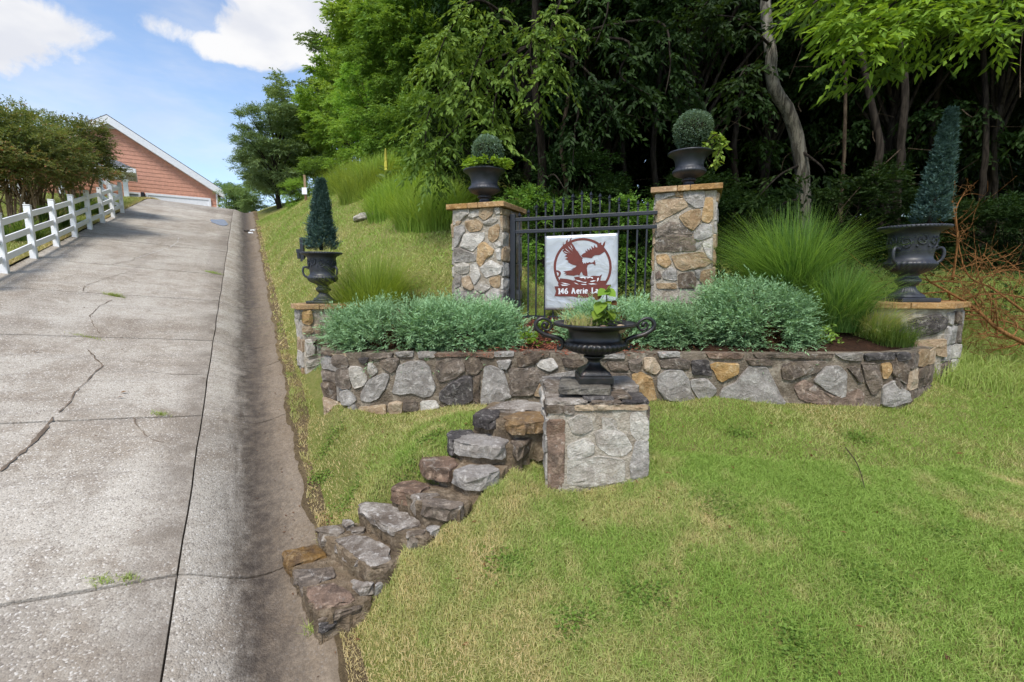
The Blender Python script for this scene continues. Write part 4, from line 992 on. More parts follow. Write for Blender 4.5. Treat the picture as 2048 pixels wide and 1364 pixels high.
def urn_small(loc, R_, label):
    t = empty('urn', loc, label, 'urn', 'planted urns'); c = np.array(loc); s = R_
    foot = dense([(.5, 0), (.5, .04), (.42, .08), (.3, .13), (.24, .24), (.27, .3), (.34, .33), (.34, .38), (.28, .42), (.3, .45)])
    V, F = lathe(prof_scale(foot, s), 64, c=c); put('foot', V, F, MATS['urn_slate'], t, True)
    bowl = dense([(.28, .44), (.4, .48), (.62, .57), (.75, .68), (.77, .76), (.72, .86), (.66, .94), (.655, 1.08), (.69, 1.26), (.78, 1.42), (.9, 1.52), (1.0, 1.57)])
    V, F = lathe(prof_scale(bowl, s), 96, flute(32, .5 * s, .9 * s, .022), c); F = F[:-2]; put('bowl', V, F, MATS['urn_slate'], t, True)
    rim = [(.97, 1.55), (1.0, 1.56), (1.03, 1.6), (1.02, 1.64), (.97, 1.645), (.9, 1.58), (.75, 1.42)]
    V, F = lathe(prof_scale(rim, s), 96, lambda th, h: 1 + .008 * np.cos(th * 40), c); put('rim', V, F[:-2], MATS['urn_slate'], t, True)
    V, F = lathe(prof_scale([(.86, 1.5), (.5, 1.54), (.01, 1.56)], s), 32, c=c); put('soil', V, F[:-2], MATS['pot_soil'], t, True)
    return t
def scroll(mb, o, ax, ay, size, flip=1):
    th = np.linspace(0, 2.2 * math.pi * 1.15, 26); r = size * (.12 + .88 * th / th[-1])
    P = np.array([np.array(o) + ax * (math.cos(a) * q) + ay * (math.sin(a) * q * flip) for a, q in zip(th, r)])
    V, F = tube(P, np.linspace(size * .2, size * .12, 26), 6); mb.add(V, F)
def urn_big(loc, R_, label):
    t = empty('urn', loc, label, 'urn', 'planted urns'); c = np.array(loc); s = R_
    b_ = MB().box(c + (0, 0, .07 * s), (1.34 * s, 1.34 * s, .14 * s)).put('plinth', MATS['urn_slate'], t); bevel(b_, .01)
    foot = dense([(.52, .142), (.52, .2), (.46, .25), (.34, .33), (.25, .46), (.24, .55), (.3, .6), (.37, .68), (.37, .76), (.3, .83), (.28, .9), (.34, .96)])
    V, F = lathe(prof_scale(foot, s), 96, flute(26, .2 * s, .56 * s, .06), c); put('foot', V, F, MATS['urn_slate'], t, True)
    bowl = dense([(.3, .95), (.46, 1.02), (.64, 1.13), (.73, 1.26), (.74, 1.34), (.67, 1.42), (.62, 1.5), (.61, 1.62), (.645, 1.8), (.67, 2.1), (.69, 2.3), (.76, 2.4), (.9, 2.47), (.98, 2.5)])
    V, F = lathe(prof_scale(bowl, s), 96, flute(30, 1.0 * s, 1.42 * s, .035), c); put('bowl', V, F[:-2], MATS['urn_slate'], t, True)
    V, F = lathe(prof_scale([(.95, 2.49), (1.0, 2.5), (1.02, 2.56), (.98, 2.6), (.92, 2.59), (.75, 2.42)], s), 96, c=c); put('rim', V, F[:-2], MATS['urn_slate'], t, True)
    mb = MB(); beads(1.0 * s, 2.565 * s, 54, .035 * s, mb, c); mb.put('rim_beading', MATS['urn_slate'], t, True)['kind'] = 'stuff'
    mb = MB()
    for i in range(10):
        a = 2 * math.pi * i / 10; nn = np.array([math.cos(a), math.sin(a), 0]); tt = np.array([-math.sin(a), math.cos(a), 0])
        scroll(mb, c + nn * .675 * s + np.array([0, 0, (2.03 + .06 * (i % 2)) * s]), tt, np.array([0, 0, 1.0]), .19 * s, 1 if i % 2 else -1)
        for k in range(5):
            b = a + .16 + .1 * k; V, F = lathe([(.001, -.05 * s), (.045 * s, 0), (.001, .05 * s)], 6, c=c + np.array([math.cos(b) * .675 * s, math.sin(b) * .675 * s, (1.9 + .3 * ((k * 7 + i) % 3) / 2) * s])); mb.add(V, F)
    mb.put('relief', MATS['urn_slate'], t, True)['kind'] = 'stuff'
    for sg in (-1, 1):
        ax_ = np.array([sg * .94, -.34 , 0]); pts = [c + ax_ * r * s + np.array([0, 0, h * s]) for r, h in [(.62, 1.78), (.8, 1.86), (.9, 1.8), (.93, 1.62), (.86, 1.42), (.72, 1.33)]]
        V, F = tube(spline(pts, 18), .055 * s, 8); put('handle', V, F, MATS['urn_slate'], t, True)
    V, F = lathe(prof_scale([(.86, 2.46), (.5, 2.5), (.01, 2.52)], s), 32, c=c); put('soil', V, F[:-2], MATS['pot_soil'], t, True)
    return t
def urn_front(loc, R_, label):
    t = empty('urn', loc, label, 'urn', 'planted urns'); c = np.array(loc); s = R_
    pl = MB().box(c + (0, 0, .09 * s), (.82 * s, .82 * s, .18 * s)).box(c + (0, 0, .2 * s), (.74 * s, .74 * s, .05 * s)).put('plinth', MATS['urn_black'], t); bevel(pl, .008)
    # foot changes from square to round
    V = []; F = []; seg = 48; lv = [(.36, .224, 1), (.34, .27, 1), (.27, .33, .8), (.19, .4, .4), (.155, .47, .1), (.15, .52, 0), (.19, .57, 0), (.255, .6, 0), (.262, .635, 0), (.22, .655, 0), (.2, .68, 0)]
    for r, h, q in lv:
        for j in range(seg):
            a = 2 * math.pi * j / seg + math.pi / 4 * 0; k = 1 / max(abs(math.cos(a)), abs(math.sin(a))); rr = r * s * (1 + (k - 1) * q); V.append(c + (rr * math.cos(a), rr * math.sin(a), h * s))
    for i in range(len(lv) - 1):
        for j in range(seg): a = i * seg + j; b = i * seg + (j + 1) % seg; F.append((a, b, b + seg, a + seg))
    put('foot', V, F, MATS['urn_black'], t, True)
    bowl = dense([(.2, .67), (.32, .69), (.54, .745), (.7, .83), (.745, .92), (.72, .985), (.66, 1.03), (.63, 1.1), (.63, 1.2), (.65, 1.28), (.72, 1.33)])
    V, F = lathe(prof_scale(bowl, s), 144, flute(36, .72 * s, .99 * s, .035), c); put('bowl', V, F[:-2], MATS['urn_black'], t, True)
    V, F = lathe(prof_scale([(.66, 1.3), (.8, 1.335), (.95, 1.375), (1.0, 1.40), (1.01, 1.44), (.97, 1.455), (.9, 1.43), (.78, 1.41), (.66, 1.34)], s), 120, lambda th, h: 1 + .004 * np.cos(th * 50), c); put('rim', V, F[:-2], MATS['urn_black'], t, True)
    V, F = lathe(prof_scale([(.72, 1.34), (.4, 1.36), (.01, 1.37)], s), 32, c=c); put('soil', V, F[:-2], MATS['pot_soil'], t, True)
    H_ = [(232, 152), (205, 127), (165, 113), (127, 131), (114, 166), (138, 202), (190, 232), (250, 247), (298, 266), (313, 298), (304, 326), (285, 334), (274, 320), (283, 308)]
    S_ = [(232, 152), (226, 180), (203, 198), (173, 190), (160, 168), (170, 148), (188, 147), (196, 163), (184, 172)]
    for sg in (-1, 1):
        mb = MB()
        for path, w_ in ((H_, (.03, .06)), (S_, (.045, .03))):
            P = np.array([c + ((sg * (538 - x) / 295 * s), 0, (570 - y) / 295 * s) for x, y in path]); n = 46
            q = spline(P, n); rad = np.interp(np.linspace(0, 1, n), [0, .3, .6, .85, 1], [w_[0], w_[1] * .9, w_[1], w_[0] * 1.1, w_[0] * .7]) * s
            V, F = tube(q, rad, 8); mb.add(V, F)
        for f in (.35, .45, .55, .65):   # acanthus lobes on the back of the scroll
            P = spline(np.array([c + ((sg * (538 - x) / 295 * s), 0, (570 - y) / 295 * s) for x, y in H_]), 46); i = int(f * 45); p = P[i]
            V, F = tube([p, p + np.array([sg * .05, 0, -.05]) * s, p + np.array([sg * -.02, 0, -.1]) * s], [.035 * s, .03 * s, .008 * s], 6); mb.add(V, F)
        mb.put('handle', MATS['urn_black'], t, True)
    return t
uc = np.array([at(1187, 760, YF + .29)[0], YF + .29, zs + .066])
urnF = urn_front(uc, at(1269, 700, YF + .29)[0] - at(1187, 700, YF + .29)[0], 'wide black iron urn with scrolled handles on the front pedestal')
ul = np.array([at(969, 400, 7.55)[0], 7.55, capL[2] + .002]); urnL = urn_small(ul, 39.5 / FOC * 7.55 * .99, 'slate urn on the left gate pillar, holding a clipped ball and lime leaves')
ur = np.array([at(1377, 368, 7.1)[0], 7.1, capR[2] + .002]); urnR = urn_small(ur, 41 / FOC * 7.1 * .97, 'slate urn on the right gate pillar, with a vine spilling from one side')
rb_ = np.array([at(1812, 590, 6.3)[0], 6.3, zR + .001]); urnB = urn_big(rb_, 63 / FOC * 6.3 * .89, 'tall slate urn with scroll relief on the right pedestal, under the trees')
lb_ = np.array([at(648, 600, 7.5)[0], 7.5, zL + .001]); urnG = urn_big(lb_, 39 / FOC * 7.5 * .98, 'tall slate urn with a spruce on the left cobble pedestal by the gutter')

# ------------------------------------------------------------------ iron fence and sign
fA = np.array(at(1026, 500, 7.45)[:2]); fB = np.array(at(1312, 500, 7.0)[:2])
ft = unit(fB - fA); fl = float(np.linalg.norm(fB - fA)); fn = np.array([ft[1], -ft[0]])
def fz(px, py, Y): return float(at(px, py, Y)[2])
rails = [(fz(1030, 440, 7.45), fz(1308, 425, 7.0)), (fz(1030, 464, 7.45), fz(1308, 453, 7.0))]
zfb = [H(*fA) , H(*fB)]
fence = empty('iron_fence', (*((fA + fB) / 2), min(zfb)), 'black iron picket fence panel with spear tips between the stone pillars', 'fence')
ax = np.array([[*ft, 0], [*fn, 0], [0, 0, 1.0]])
p0 = np.array([*(fA - ft * .0), 0.0])
mb = MB().box(p0 + (0, 0, (rails[0][0] + .09 + zfb[0] - .25) / 2), (.085, .085, rails[0][0] + .09 - zfb[0] + .25), ax).put('post', MATS['iron_black'], fence); bevel(mb, .006)
def bar(a, b, w_, name, parent, h_=None):
    d = unit(b - a); sidev = unit(np.cross(d, (0, 0, 1.0))) if abs(d[2]) < .9 else ax[0]; upv = np.cross(sidev, d); h_ = h_ or w_
    return MB().box((a + b) / 2, (np.linalg.norm(b - a), w_, h_), [d, sidev, upv]).put(name, MATS['iron_black'], parent)
for za, zb2 in rails: bevel(bar(np.array([*fA, za]), np.array([*fB, zb2]), .045, 'rail', fence, .055), .005)
zl2 = (ZWALL + .22, ZWALL + .2); bar(np.array([*fA, zl2[0]]), np.array([*fB, zl2[1]]), .045, 'rail', fence, .05)
NP = 16
# spear heights follow a shallow arch
tips_px = [(1039, 425), (1057, 418), (1073, 408), (1091, 403), (1108, 398), (1126, 393), (1145, 387), (1163, 382), (1181, 383), (1199, 386), (1218, 389), (1237, 394), (1256, 396), (1275, 400), (1294, 403)]
for i, (px, py) in enumerate(tips_px):
    f = (px - 1026) / (1312 - 1026); q = fA + (fB - fA) * f; Yq = q[1]; x = at(px, 450, Yq)[0]; q = np.array([x, Yq]); ztip = fz(px, py, Yq); zg = min(H(q[0], q[1]), ZWALL) - .05
    o = MB().box((q[0], q[1], (zg + ztip - .09) / 2), (.024, .024, ztip - .09 - zg), ax).put('picket', MATS['iron_black'], fence)
    V, F = lathe([(.012, 0), (.03, .012), (.012, .024), (.012, .03), (.028, .045), (.024, .06), (.002, .1)], 4, c=(q[0], q[1], ztip - .1)); put('spear_tip', V, F, MATS['iron_black'], o)
# sign panel in front of the pickets
def on_plane(px, py, off):
    O = np.array([*(fA + fn * off), 0.0]); N_ = np.array([*fn, 0.0]); r = ray(px, py); return r * ((O @ N_) / (r @ N_))
def SQ(x, y): return (1060 + x / 6.2, 440 + y / 6.2)
OFF = .045
cn = [on_plane(*SQ(x, y), OFF) for x, y in ((187, 1115), (1087, 1112), (1090, 162), (187, 202))]
sgn = empty('house_sign', tuple((cn[0] + cn[1]) / 2), 'square galvanised metal address sign with a brown eagle emblem, hung on the iron fence', 'sign')
N3 = np.array([*fn, 0.0])
# gently dented sheet
nu = 28; V = []; u_ = np.linspace(0, 1, nu)
for v_ in u_:
    for a in u_:
        p = (cn[0] * (1 - a) + cn[1] * a) * (1 - v_) + (cn[3] * (1 - a) + cn[2] * a) * v_
        dent = (vnoise(np.array([[a * 3.3, v_ * 3.3, 0]]), 1, 4)[0] - .5) * .005 * min(1, 6 * min(a, 1 - a, v_, 1 - v_))
        V.append(p + N3 * dent)
i = np.arange(nu * nu).reshape(nu, nu); Fq = np.stack([i[:-1, :-1].ravel(), i[:-1, 1:].ravel(), i[1:, 1:].ravel(), i[1:, :-1].ravel()], 1)
pn = put('panel', V, Fq, MATS['sheet_metal'], sgn, True); so = pn.modifiers.new('solid', 'SOLIDIFY'); so.thickness = .004; so.offset = 1
def decal(name, pts, off, mat, parent, th_=.003):
    P = np.array([on_plane(*SQ(*p), OFF + off) for p in pts]); n = len(P)
    me = bpy.data.meshes.new(name); bm = bmesh.new(); vv = [bm.verts.new(p - wloc(parent)) for p in P]; f = bm.faces.new(vv)
    f.normal_update()
    if f.normal @ Vector(N3) < 0: f.normal_flip()
    r = bmesh.ops.extrude_face_region(bm, geom=[f]); nv = [e for e in r['geom'] if isinstance(e, bmesh.types.BMVert)]
    bmesh.ops.translate(bm, verts=nv, vec=Vector(N3) * th_)
    bmesh.ops.triangulate(bm, faces=[q for q in bm.faces if len(q.verts) > 4]); bmesh.ops.recalc_face_normals(bm, faces=bm.faces)
    bm.to_mesh(me); bm.free(); me.materials.append(MATS[mat]); o = bpy.data.objects.new(name, me); COL.objects.link(o); o.parent = parent
    return o
E1 = [(645, 465), (615, 430), (590, 385), (575, 375), (545, 320), (518, 285), (500, 268), (512, 240), (516, 212), (492, 248), (480, 282), (462, 300), (470, 262), (468, 232), (446, 265), (442, 305), (428, 322), (415, 300), (412, 268), (406, 310), (412, 340), (395, 322), (398, 352), (420, 368), (400, 382), (430, 415), (460, 430), (428, 448), (468, 467), (432, 484), (478, 507), (470, 522), (508, 547), (545, 560), (577, 567),
      (562, 587), (505, 612), (540, 618), (470, 628), (410, 637), (445, 650), (420, 662), (455, 668), (430, 686), (480, 686), (540, 692), (590, 680), (612, 690), (625, 660), (640, 640), (655, 680), (690, 697), (715, 694), (712, 650), (705, 600), (716, 562), (740, 546), (775, 541), (797, 552), (808, 570), (813, 542), (806, 512), (798, 494), (788, 520), (760, 530), (735, 520), (716, 532), (700, 524), (690, 540), (672, 528), (664, 548), (655, 522), (646, 525), (652, 500), (644, 490), (655, 476)]
E2 = [(633, 442), (660, 415), (692, 402), (685, 375), (712, 392), (708, 352), (736, 378), (740, 345), (766, 370), (760, 320), (792, 352), (795, 305), (817, 340), (836, 340), (830, 300), (858, 290), (884, 274), (884, 304), (900, 312), (910, 285), (935, 263), (926, 310), (914, 345), (932, 370), (925, 392), (900, 410), (868, 432), (800, 440), (778, 455), (766, 474), (700, 466), (652, 463)]
E3 = [(375, 722), (470, 732), (545, 752), (562, 736), (545, 708), (612, 702), (640, 714), (690, 717), (720, 702), (790, 690), (860, 696), (896, 671), (882, 705), (872, 752), (955, 750), (930, 805), (880, 832), (360, 832), (346, 795)]
emb = decal('emblem', E1, .006, 'emblem_brown', sgn)
decal('wing', E2, .0062, 'emblem_brown', sgn); decal('nest', E3, .0058, 'emblem_brown', sgn)
def arc(a0, a1, ro, ri, n=60):
    A = [math.radians(a0 + (a1 - a0) * i / n) for i in range(n + 1)]
    f = lambda r, k: [(653 + r * math.cos(t) * 1.0, 582 - r * math.sin(t) * 1.0) for t in k]
    return f(ro, A) + f(ri, A[::-1])
decal('ring', arc(-42, 222, 360, 330), .0046, 'emblem_brown', sgn)
decal('loop', [(322, 622), (350, 624), (378, 640), (385, 665), (372, 700), (350, 712), (342, 700), (356, 680), (356, 658), (340, 645), (328, 648)], .0052, 'emblem_brown', sgn)
decal('banner', [(303, 822), (498, 820), (505, 832), (800, 824), (808, 806), (1005, 800), (985, 862), (1005, 922), (808, 930), (790, 955), (690, 966), (600, 962), (530, 948), (303, 946), (322, 884)], .0066, 'emblem_brown', sgn)
WH = [[(612, 712), (650, 700), (690, 712), (684, 738), (670, 716), (640, 722)], [(700, 716), (740, 700), (782, 712), (776, 730), (750, 712), (715, 724)], [(380, 775), (440, 782), (505, 802), (440, 796)], [(382, 800), (440, 803), (480, 814), (400, 815)], [(560, 740), (620, 752), (660, 770), (600, 762)], [(640, 770), (705, 768), (690, 780)], [(630, 795), (690, 793), (705, 803), (650, 803)], [(545, 775), (580, 785), (605, 800), (570, 792)], [(740, 760), (790, 748), (820, 752), (770, 768)], [(835, 720), (855, 715), (850, 745), (830, 765)], [(720, 790), (780, 785), (830, 795), (760, 800)]]
for p in WH: decal('nest_slit', p, .0094, 'text_white', sgn, .0015)  # white slits across the nest shape
for p in ([(470, 320), (512, 365), (530, 385), (490, 350)], [(435, 350), (490, 395), (512, 410), (455, 375)], [(415, 385), (470, 405), (500, 412), (440, 402)], [(500, 300), (522, 340), (535, 368), (512, 335)]): decal('feather_gap', p, .0094, 'text_white', sgn, .0015)
# lettering: cut strokes with flared serifs
G = {'1': [[(.35, 0), (.35, 1)], [(.1, .8), (.35, 1)], [(.12, 0), (.6, 0)]], '4': [[(.55, 0), (.55, 1)], [(.55, 1), (.02, .3)], [(.02, .3), (.8, .3)]], '6': [[(.62, .95), (.28, .8), (.08, .4), (.2, .06), (.5, .02), (.68, .25), (.55, .5), (.3, .52), (.12, .38)]],
     'A': [[(.1, 0), (.42, 1)], [(.42, 1), (.42, 1), (.8, 0)], [(.2, .38), (.68, .38)], [(.0, .02), (.24, .02)], [(.64, .02), (.95, .02)], [(.2, .98), (.45, .98)]], 'e': [[(.1, .36), (.55, .42), (.5, .62), (.3, .68), (.1, .5), (.1, .2), (.3, .02), (.58, .14)]], 'r': [[(.2, .0), (.2, .66)], [(.02, .62), (.2, .66)], [(.2, .5), (.4, .68), (.55, .6)], [(.05, .02), (.38, .02)]],
     'i': [[(.2, 0), (.2, .66)], [(.02, .62), (.2, .66)], [(.05, .02), (.36, .02)], [(.17, .86), (.23, .92)]], 'L': [[(.2, 0), (.2, 1)], [(.02, .98), (.4, .98)], [(.02, .02), (.7, .02), (.74, .25)]], 'a': [[(.1, .6), (.3, .68), (.46, .55), (.46, .0)], [(.46, .4), (.2, .36), (.08, .18), (.22, .02), (.46, .14)]], 'n': [[(.15, 0), (.15, .66)], [(.15, .5), (.38, .68), (.52, .5), (.52, 0)]]}
def glyph(ch, x0, y0, hgt, wsc):
    for st in G[ch]:
        P = np.array([(x0 + a * hgt * wsc, y0 - b * hgt) for a, b in st])
        if len(P) > 3: P = spline(P, 14)
        T = np.gradient(P, axis=0); N2 = unit(np.stack([-T[:, 1], T[:, 0]], 1)); wv = 5.2 + 3.2 * np.abs(unit(T)[:, 1]); N2 *= wv[:, None]
        decal('letter', [tuple(q) for q in P + N2] + [tuple(q) for q in (P - N2)[::-1]], .0098, 'text_white', sgn, .0015)
x = 345
for ch, adv in (('1', 34), ('4', 50), ('6', 46), (' ', 40), ('A', 62), ('e', 38), ('r', 38), ('i', 26), ('e', 40), (' ', 42), ('L', 50), ('a', 42), ('n', 46), ('e', 40)):
    if ch != ' ': glyph(ch, x, 915 - (x - 345) * .018, 66, .82)
    x += adv
# ------------------------------------------------------------------ foliage generators
def leafmesh(P, D, L, W, tint, upv=None, fold=.18):
    """one folded leaf (two triangles) per row"""
    n = len(P); D = unit(D)
    upv = rng.normal(0, .5, (n, 3)) + np.array([0, 0, 1.0]) if upv is None else upv
    S = unit(np.cross(D, upv)); Nn = np.cross(S, D)
    L = np.broadcast_to(L, n); W = np.broadcast_to(W, n)
    b = P; t = P + D * L[:, None]; m = P + D * (L * .42)[:, None]
    l = m + S * (W / 2)[:, None] + Nn * (W * fold)[:, None]; r = m - S * (W / 2)[:, None] + Nn * (W * fold)[:, None]
    V = np.stack([b, l, t, r], 1).reshape(-1, 3); Fq = np.arange(n * 4).reshape(n, 4)
    return V, Fq, np.repeat(tint, 4)
def sprays(O, A, ln, m, L, W, droop=.35, spread=.9, tint=None, jit=.25, tvar=.18, grad=0.0):
    """pinnate sprays: m leaves along each axis"""
    n = len(O); A = unit(A); ln = np.broadcast_to(ln, n)
    S = unit(np.cross(A, np.array([0, 0, 1.0]) + rng.normal(0, .3, (n, 3))))
    t = (np.arange(m) + .6) / m
    P = O[:, None] + A[:, None] * (ln[:, None] * t)[:, :, None]
    P[:, :, 2] -= (droop * ln[:, None] * t ** 2 * .7)
    sg = np.where(np.arange(m) % 2, 1.0, -1.0)[None, :, None]
    D = A[:, None] * .8 + S[:, None] * sg * spread + np.array([0, 0, -droop]) + rng.normal(0, jit, (n, m, 3))
    D[:, -1] = A + np.array([0, 0, -droop]) + rng.normal(0, jit, (n, 3))
    P = P.reshape(-1, 3); D = D.reshape(-1, 3)
    T = rng.uniform(.2, .8, n) if tint is None else tint
    T = np.clip(np.repeat(T, m) + rng.normal(0, tvar, n * m) + grad * (np.tile(t, n) - .5), 0, 1)
    k = rng.uniform(.7, 1.2, n * m)
    return leafmesh(P, D, L * k, W * k, T)
def joinv(parts):
    V = []; F = []; T = []; k = 0
    for v, f, t in parts: V.append(v); F.append(f + k); T.append(t); k += len(v)
    return np.concatenate(V), np.concatenate(F), np.concatenate(T)
def fol(name, vft, mat, parent, local=False):
    V, F, T = vft; return put(name, V, F, MATS[mat], parent, False, {'tint': ('POINT', T)}, local)
def rsph(n):
    v = rng.normal(0, 1, (n, 3)); return unit(v)

TREES = {}
def proto_tree(key, hgt, cr, cz, nlobe, nsp, m, L, W, sl, leafm, barkm, tr=.13, droop=.4, lobe=.42, fill=.75, stems=1, spread_base=0.0, lean=0.0, flatz=1.0):
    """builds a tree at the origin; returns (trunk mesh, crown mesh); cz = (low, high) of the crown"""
    r0 = np.array([cr, cr, (cz[1] - cz[0]) / 2]); c0 = np.array([0, 0, (cz[0] + cz[1]) / 2])
    lb = []
    while len(lb) < nlobe:
        p = rng.uniform(-1, 1, 3)
        q = np.linalg.norm(p)
        if .35 < q < .88: lb.append(p)
    lb = np.array(lb); Lc = c0 + lb * r0; Lr = rng.uniform(.7, 1.25, nlobe) * lobe * cr
    mb = MB()
    for st in range(stems):
        a = rng.uniform(0, 6.28); bx = np.array([math.cos(a), math.sin(a), 0]) * spread_base * rng.uniform(.4, 1)
        topz = cz[0] + (cz[1] - cz[0]) * .72
        pts = [bx * .25 + np.array([0, 0, -.3])] + [bx * (.25 + 1.0 * f) + np.array([rng.normal(0, .05) * hgt * .12 * (stems == 1) + lean * f, rng.normal(0, .05) * hgt * .12 * (stems == 1), topz * f]) for f in (.12, .3, .5, .75, 1)]
        P = spline(pts, 16); V, F = tube(P, np.linspace(tr, tr * .25, 16) * (1 if stems == 1 else .45), 8); mb.add(V, F)
        for i in range(st, nlobe, stems):
            k = int(np.clip((Lc[i, 2] * .62) / topz * 15, 4, 14)); a_ = P[k]; mid = a_ * .5 + Lc[i] * .5 + np.array([0, 0, .1 * cr * (1 if stems == 1 else 0)])
            V, F = tube(spline([a_, mid, Lc[i]], 8), np.linspace(tr * .36, tr * .07, 8) * (1 if stems == 1 else .6), 5); mb.add(V, F)
    tv = (np.concatenate(mb.v), mb.f)
    # lobes are themselves broken into twig clusters so the outline stays ragged and gaps open between clumps
    w_ = Lr ** 2 / np.sum(Lr ** 2); NC = nlobe * 9
    li = rng.choice(nlobe, NC, p=w_); dirn = rsph(NC); dirn[:, 2] = dirn[:, 2] * .8 + .1; dirn = unit(dirn + .5 * unit(lb[li]))
    TC = Lc[li] + dirn * (Lr[li] * rng.uniform(.45, 1.25, NC))[:, None] * np.array([1, 1, flatz]); TR = Lr[li] * rng.uniform(.22, .42, NC)
    ci = rng.integers(0, NC, nsp)
    d2 = rsph(nsp); d2[:, 2] *= .6
    O = TC[ci] + d2 * (TR[ci] * rng.uniform(.1, 1.0, nsp) ** .6)[:, None]
    outv = unit(O - c0)
    A = unit(d2 * .6 + unit(dirn[ci]) * .55 + outv * .25 + rng.normal(0, .25, (nsp, 3))); A[:, 2] = A[:, 2] * .5 + .05
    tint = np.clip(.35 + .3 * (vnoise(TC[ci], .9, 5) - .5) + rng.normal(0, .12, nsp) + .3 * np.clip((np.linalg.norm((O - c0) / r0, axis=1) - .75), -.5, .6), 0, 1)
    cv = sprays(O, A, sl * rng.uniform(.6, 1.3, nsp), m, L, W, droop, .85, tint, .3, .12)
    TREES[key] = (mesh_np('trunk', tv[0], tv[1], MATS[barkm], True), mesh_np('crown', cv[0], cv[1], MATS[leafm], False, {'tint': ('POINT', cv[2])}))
def tree(key, loc, name, label, group=None, scale=1.0, rz=None, cat='tree', leafm=None, sz=None):
    t = empty(name, loc, label, cat, group); t.rotation_euler.z = rng.uniform(0, 6.28) if rz is None else rz
    t.scale = (scale, scale, sz or scale)
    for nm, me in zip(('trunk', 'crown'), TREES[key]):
        o = bpy.data.objects.new(nm, me); COL.objects.link(o); o.parent = t
    if leafm:
        o.material_slots[0].link = 'OBJECT'; o.material_slots[0].material = MATS[leafm]
    return t
proto_tree('broad_a', 9, 3.0, (2.2, 9), 22, 4400, 9, .19, .085, .42, 'leaf_mid', 'bark_brown', .16)
proto_tree('broad_b', 8, 2.7, (1.2, 8), 20, 4400, 9, .17, .08, .40, 'leaf_bright', 'bark_brown', .13)
proto_tree('broad_c', 10, 3.2, (2.0, 10), 24, 4600, 9, .2, .095, .45, 'leaf_cool', 'bark_brown', .17)
proto_tree('forest_a', 11, 3.3, (2.6, 11), 24, 4600, 9, .17, .08, .5, 'leaf_shaded', 'bark_dark', .17, .65)
proto_tree('forest_b', 12, 3.0, (1.0, 12), 26, 4200, 9, .24, .12, .5, 'leaf_deep_shade', 'bark_dark', .16, .6)
proto_tree('bush', 2.2, 1.2, (.1, 2.1), 16, 2200, 7, .09, .045, .24, 'leaf_mid', 'bark_dark', .05, .35, .42, stems=4, spread_base=.4)
proto_tree('myrtle', 3.4, 1.55, (1.3, 3.3), 28, 3900, 7, .075, .04, .26, 'leaf_myrtle', 'bark_tan', .09, .1, .34, stems=8, spread_base=.85, flatz=.8)
proto_tree('cedar', 5, 1.85, (.5, 5.0), 38, 8500, 8, .12, .034, .30, 'leaf_cedar', 'bark_dark', .13, .05, .33, flatz=.55)

# ------------------------------------------------------------------ trees on the hill (left of the pillars)
def ground_at(px, Y): 
    x = at(px, 500, Y)[0]; return (x, Y, H(x, Y) - .05)
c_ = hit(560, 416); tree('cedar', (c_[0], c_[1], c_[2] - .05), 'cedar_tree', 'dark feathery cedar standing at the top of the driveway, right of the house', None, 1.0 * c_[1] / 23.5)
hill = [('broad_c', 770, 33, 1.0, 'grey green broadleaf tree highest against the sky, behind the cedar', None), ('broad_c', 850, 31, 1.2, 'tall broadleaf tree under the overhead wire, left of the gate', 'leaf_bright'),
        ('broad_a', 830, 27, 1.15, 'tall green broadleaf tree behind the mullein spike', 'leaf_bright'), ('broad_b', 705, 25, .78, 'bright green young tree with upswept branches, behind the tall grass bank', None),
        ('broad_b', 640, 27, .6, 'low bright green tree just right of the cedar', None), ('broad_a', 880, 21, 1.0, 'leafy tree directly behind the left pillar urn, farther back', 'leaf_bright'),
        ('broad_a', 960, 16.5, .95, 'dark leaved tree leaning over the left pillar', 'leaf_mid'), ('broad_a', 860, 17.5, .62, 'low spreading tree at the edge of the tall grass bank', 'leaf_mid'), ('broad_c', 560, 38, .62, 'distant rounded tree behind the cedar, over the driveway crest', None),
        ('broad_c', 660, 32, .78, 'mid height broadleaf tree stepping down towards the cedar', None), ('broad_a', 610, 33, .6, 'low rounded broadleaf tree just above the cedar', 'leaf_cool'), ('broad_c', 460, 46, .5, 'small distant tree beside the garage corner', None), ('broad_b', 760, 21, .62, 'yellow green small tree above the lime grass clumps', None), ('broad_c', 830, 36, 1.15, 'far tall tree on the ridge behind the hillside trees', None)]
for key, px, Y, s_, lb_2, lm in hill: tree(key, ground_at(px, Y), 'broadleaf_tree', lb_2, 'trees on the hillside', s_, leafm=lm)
# forest to the right
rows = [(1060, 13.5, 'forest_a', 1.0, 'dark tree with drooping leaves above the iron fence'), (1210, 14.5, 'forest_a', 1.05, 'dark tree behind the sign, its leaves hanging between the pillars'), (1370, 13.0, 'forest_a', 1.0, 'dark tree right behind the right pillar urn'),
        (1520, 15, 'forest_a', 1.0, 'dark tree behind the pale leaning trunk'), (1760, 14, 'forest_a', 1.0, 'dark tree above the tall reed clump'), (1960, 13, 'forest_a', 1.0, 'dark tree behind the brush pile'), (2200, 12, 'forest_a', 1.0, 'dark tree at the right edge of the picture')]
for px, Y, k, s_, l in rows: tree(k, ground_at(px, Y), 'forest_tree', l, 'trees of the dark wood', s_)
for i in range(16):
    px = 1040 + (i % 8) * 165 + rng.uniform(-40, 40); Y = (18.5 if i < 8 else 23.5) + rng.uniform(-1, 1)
    tree('forest_b', ground_at(px, Y), 'forest_tree', 'black green tree deep inside the wood behind the gate', 'trees deep in the wood', rng.uniform(.9, 1.15))
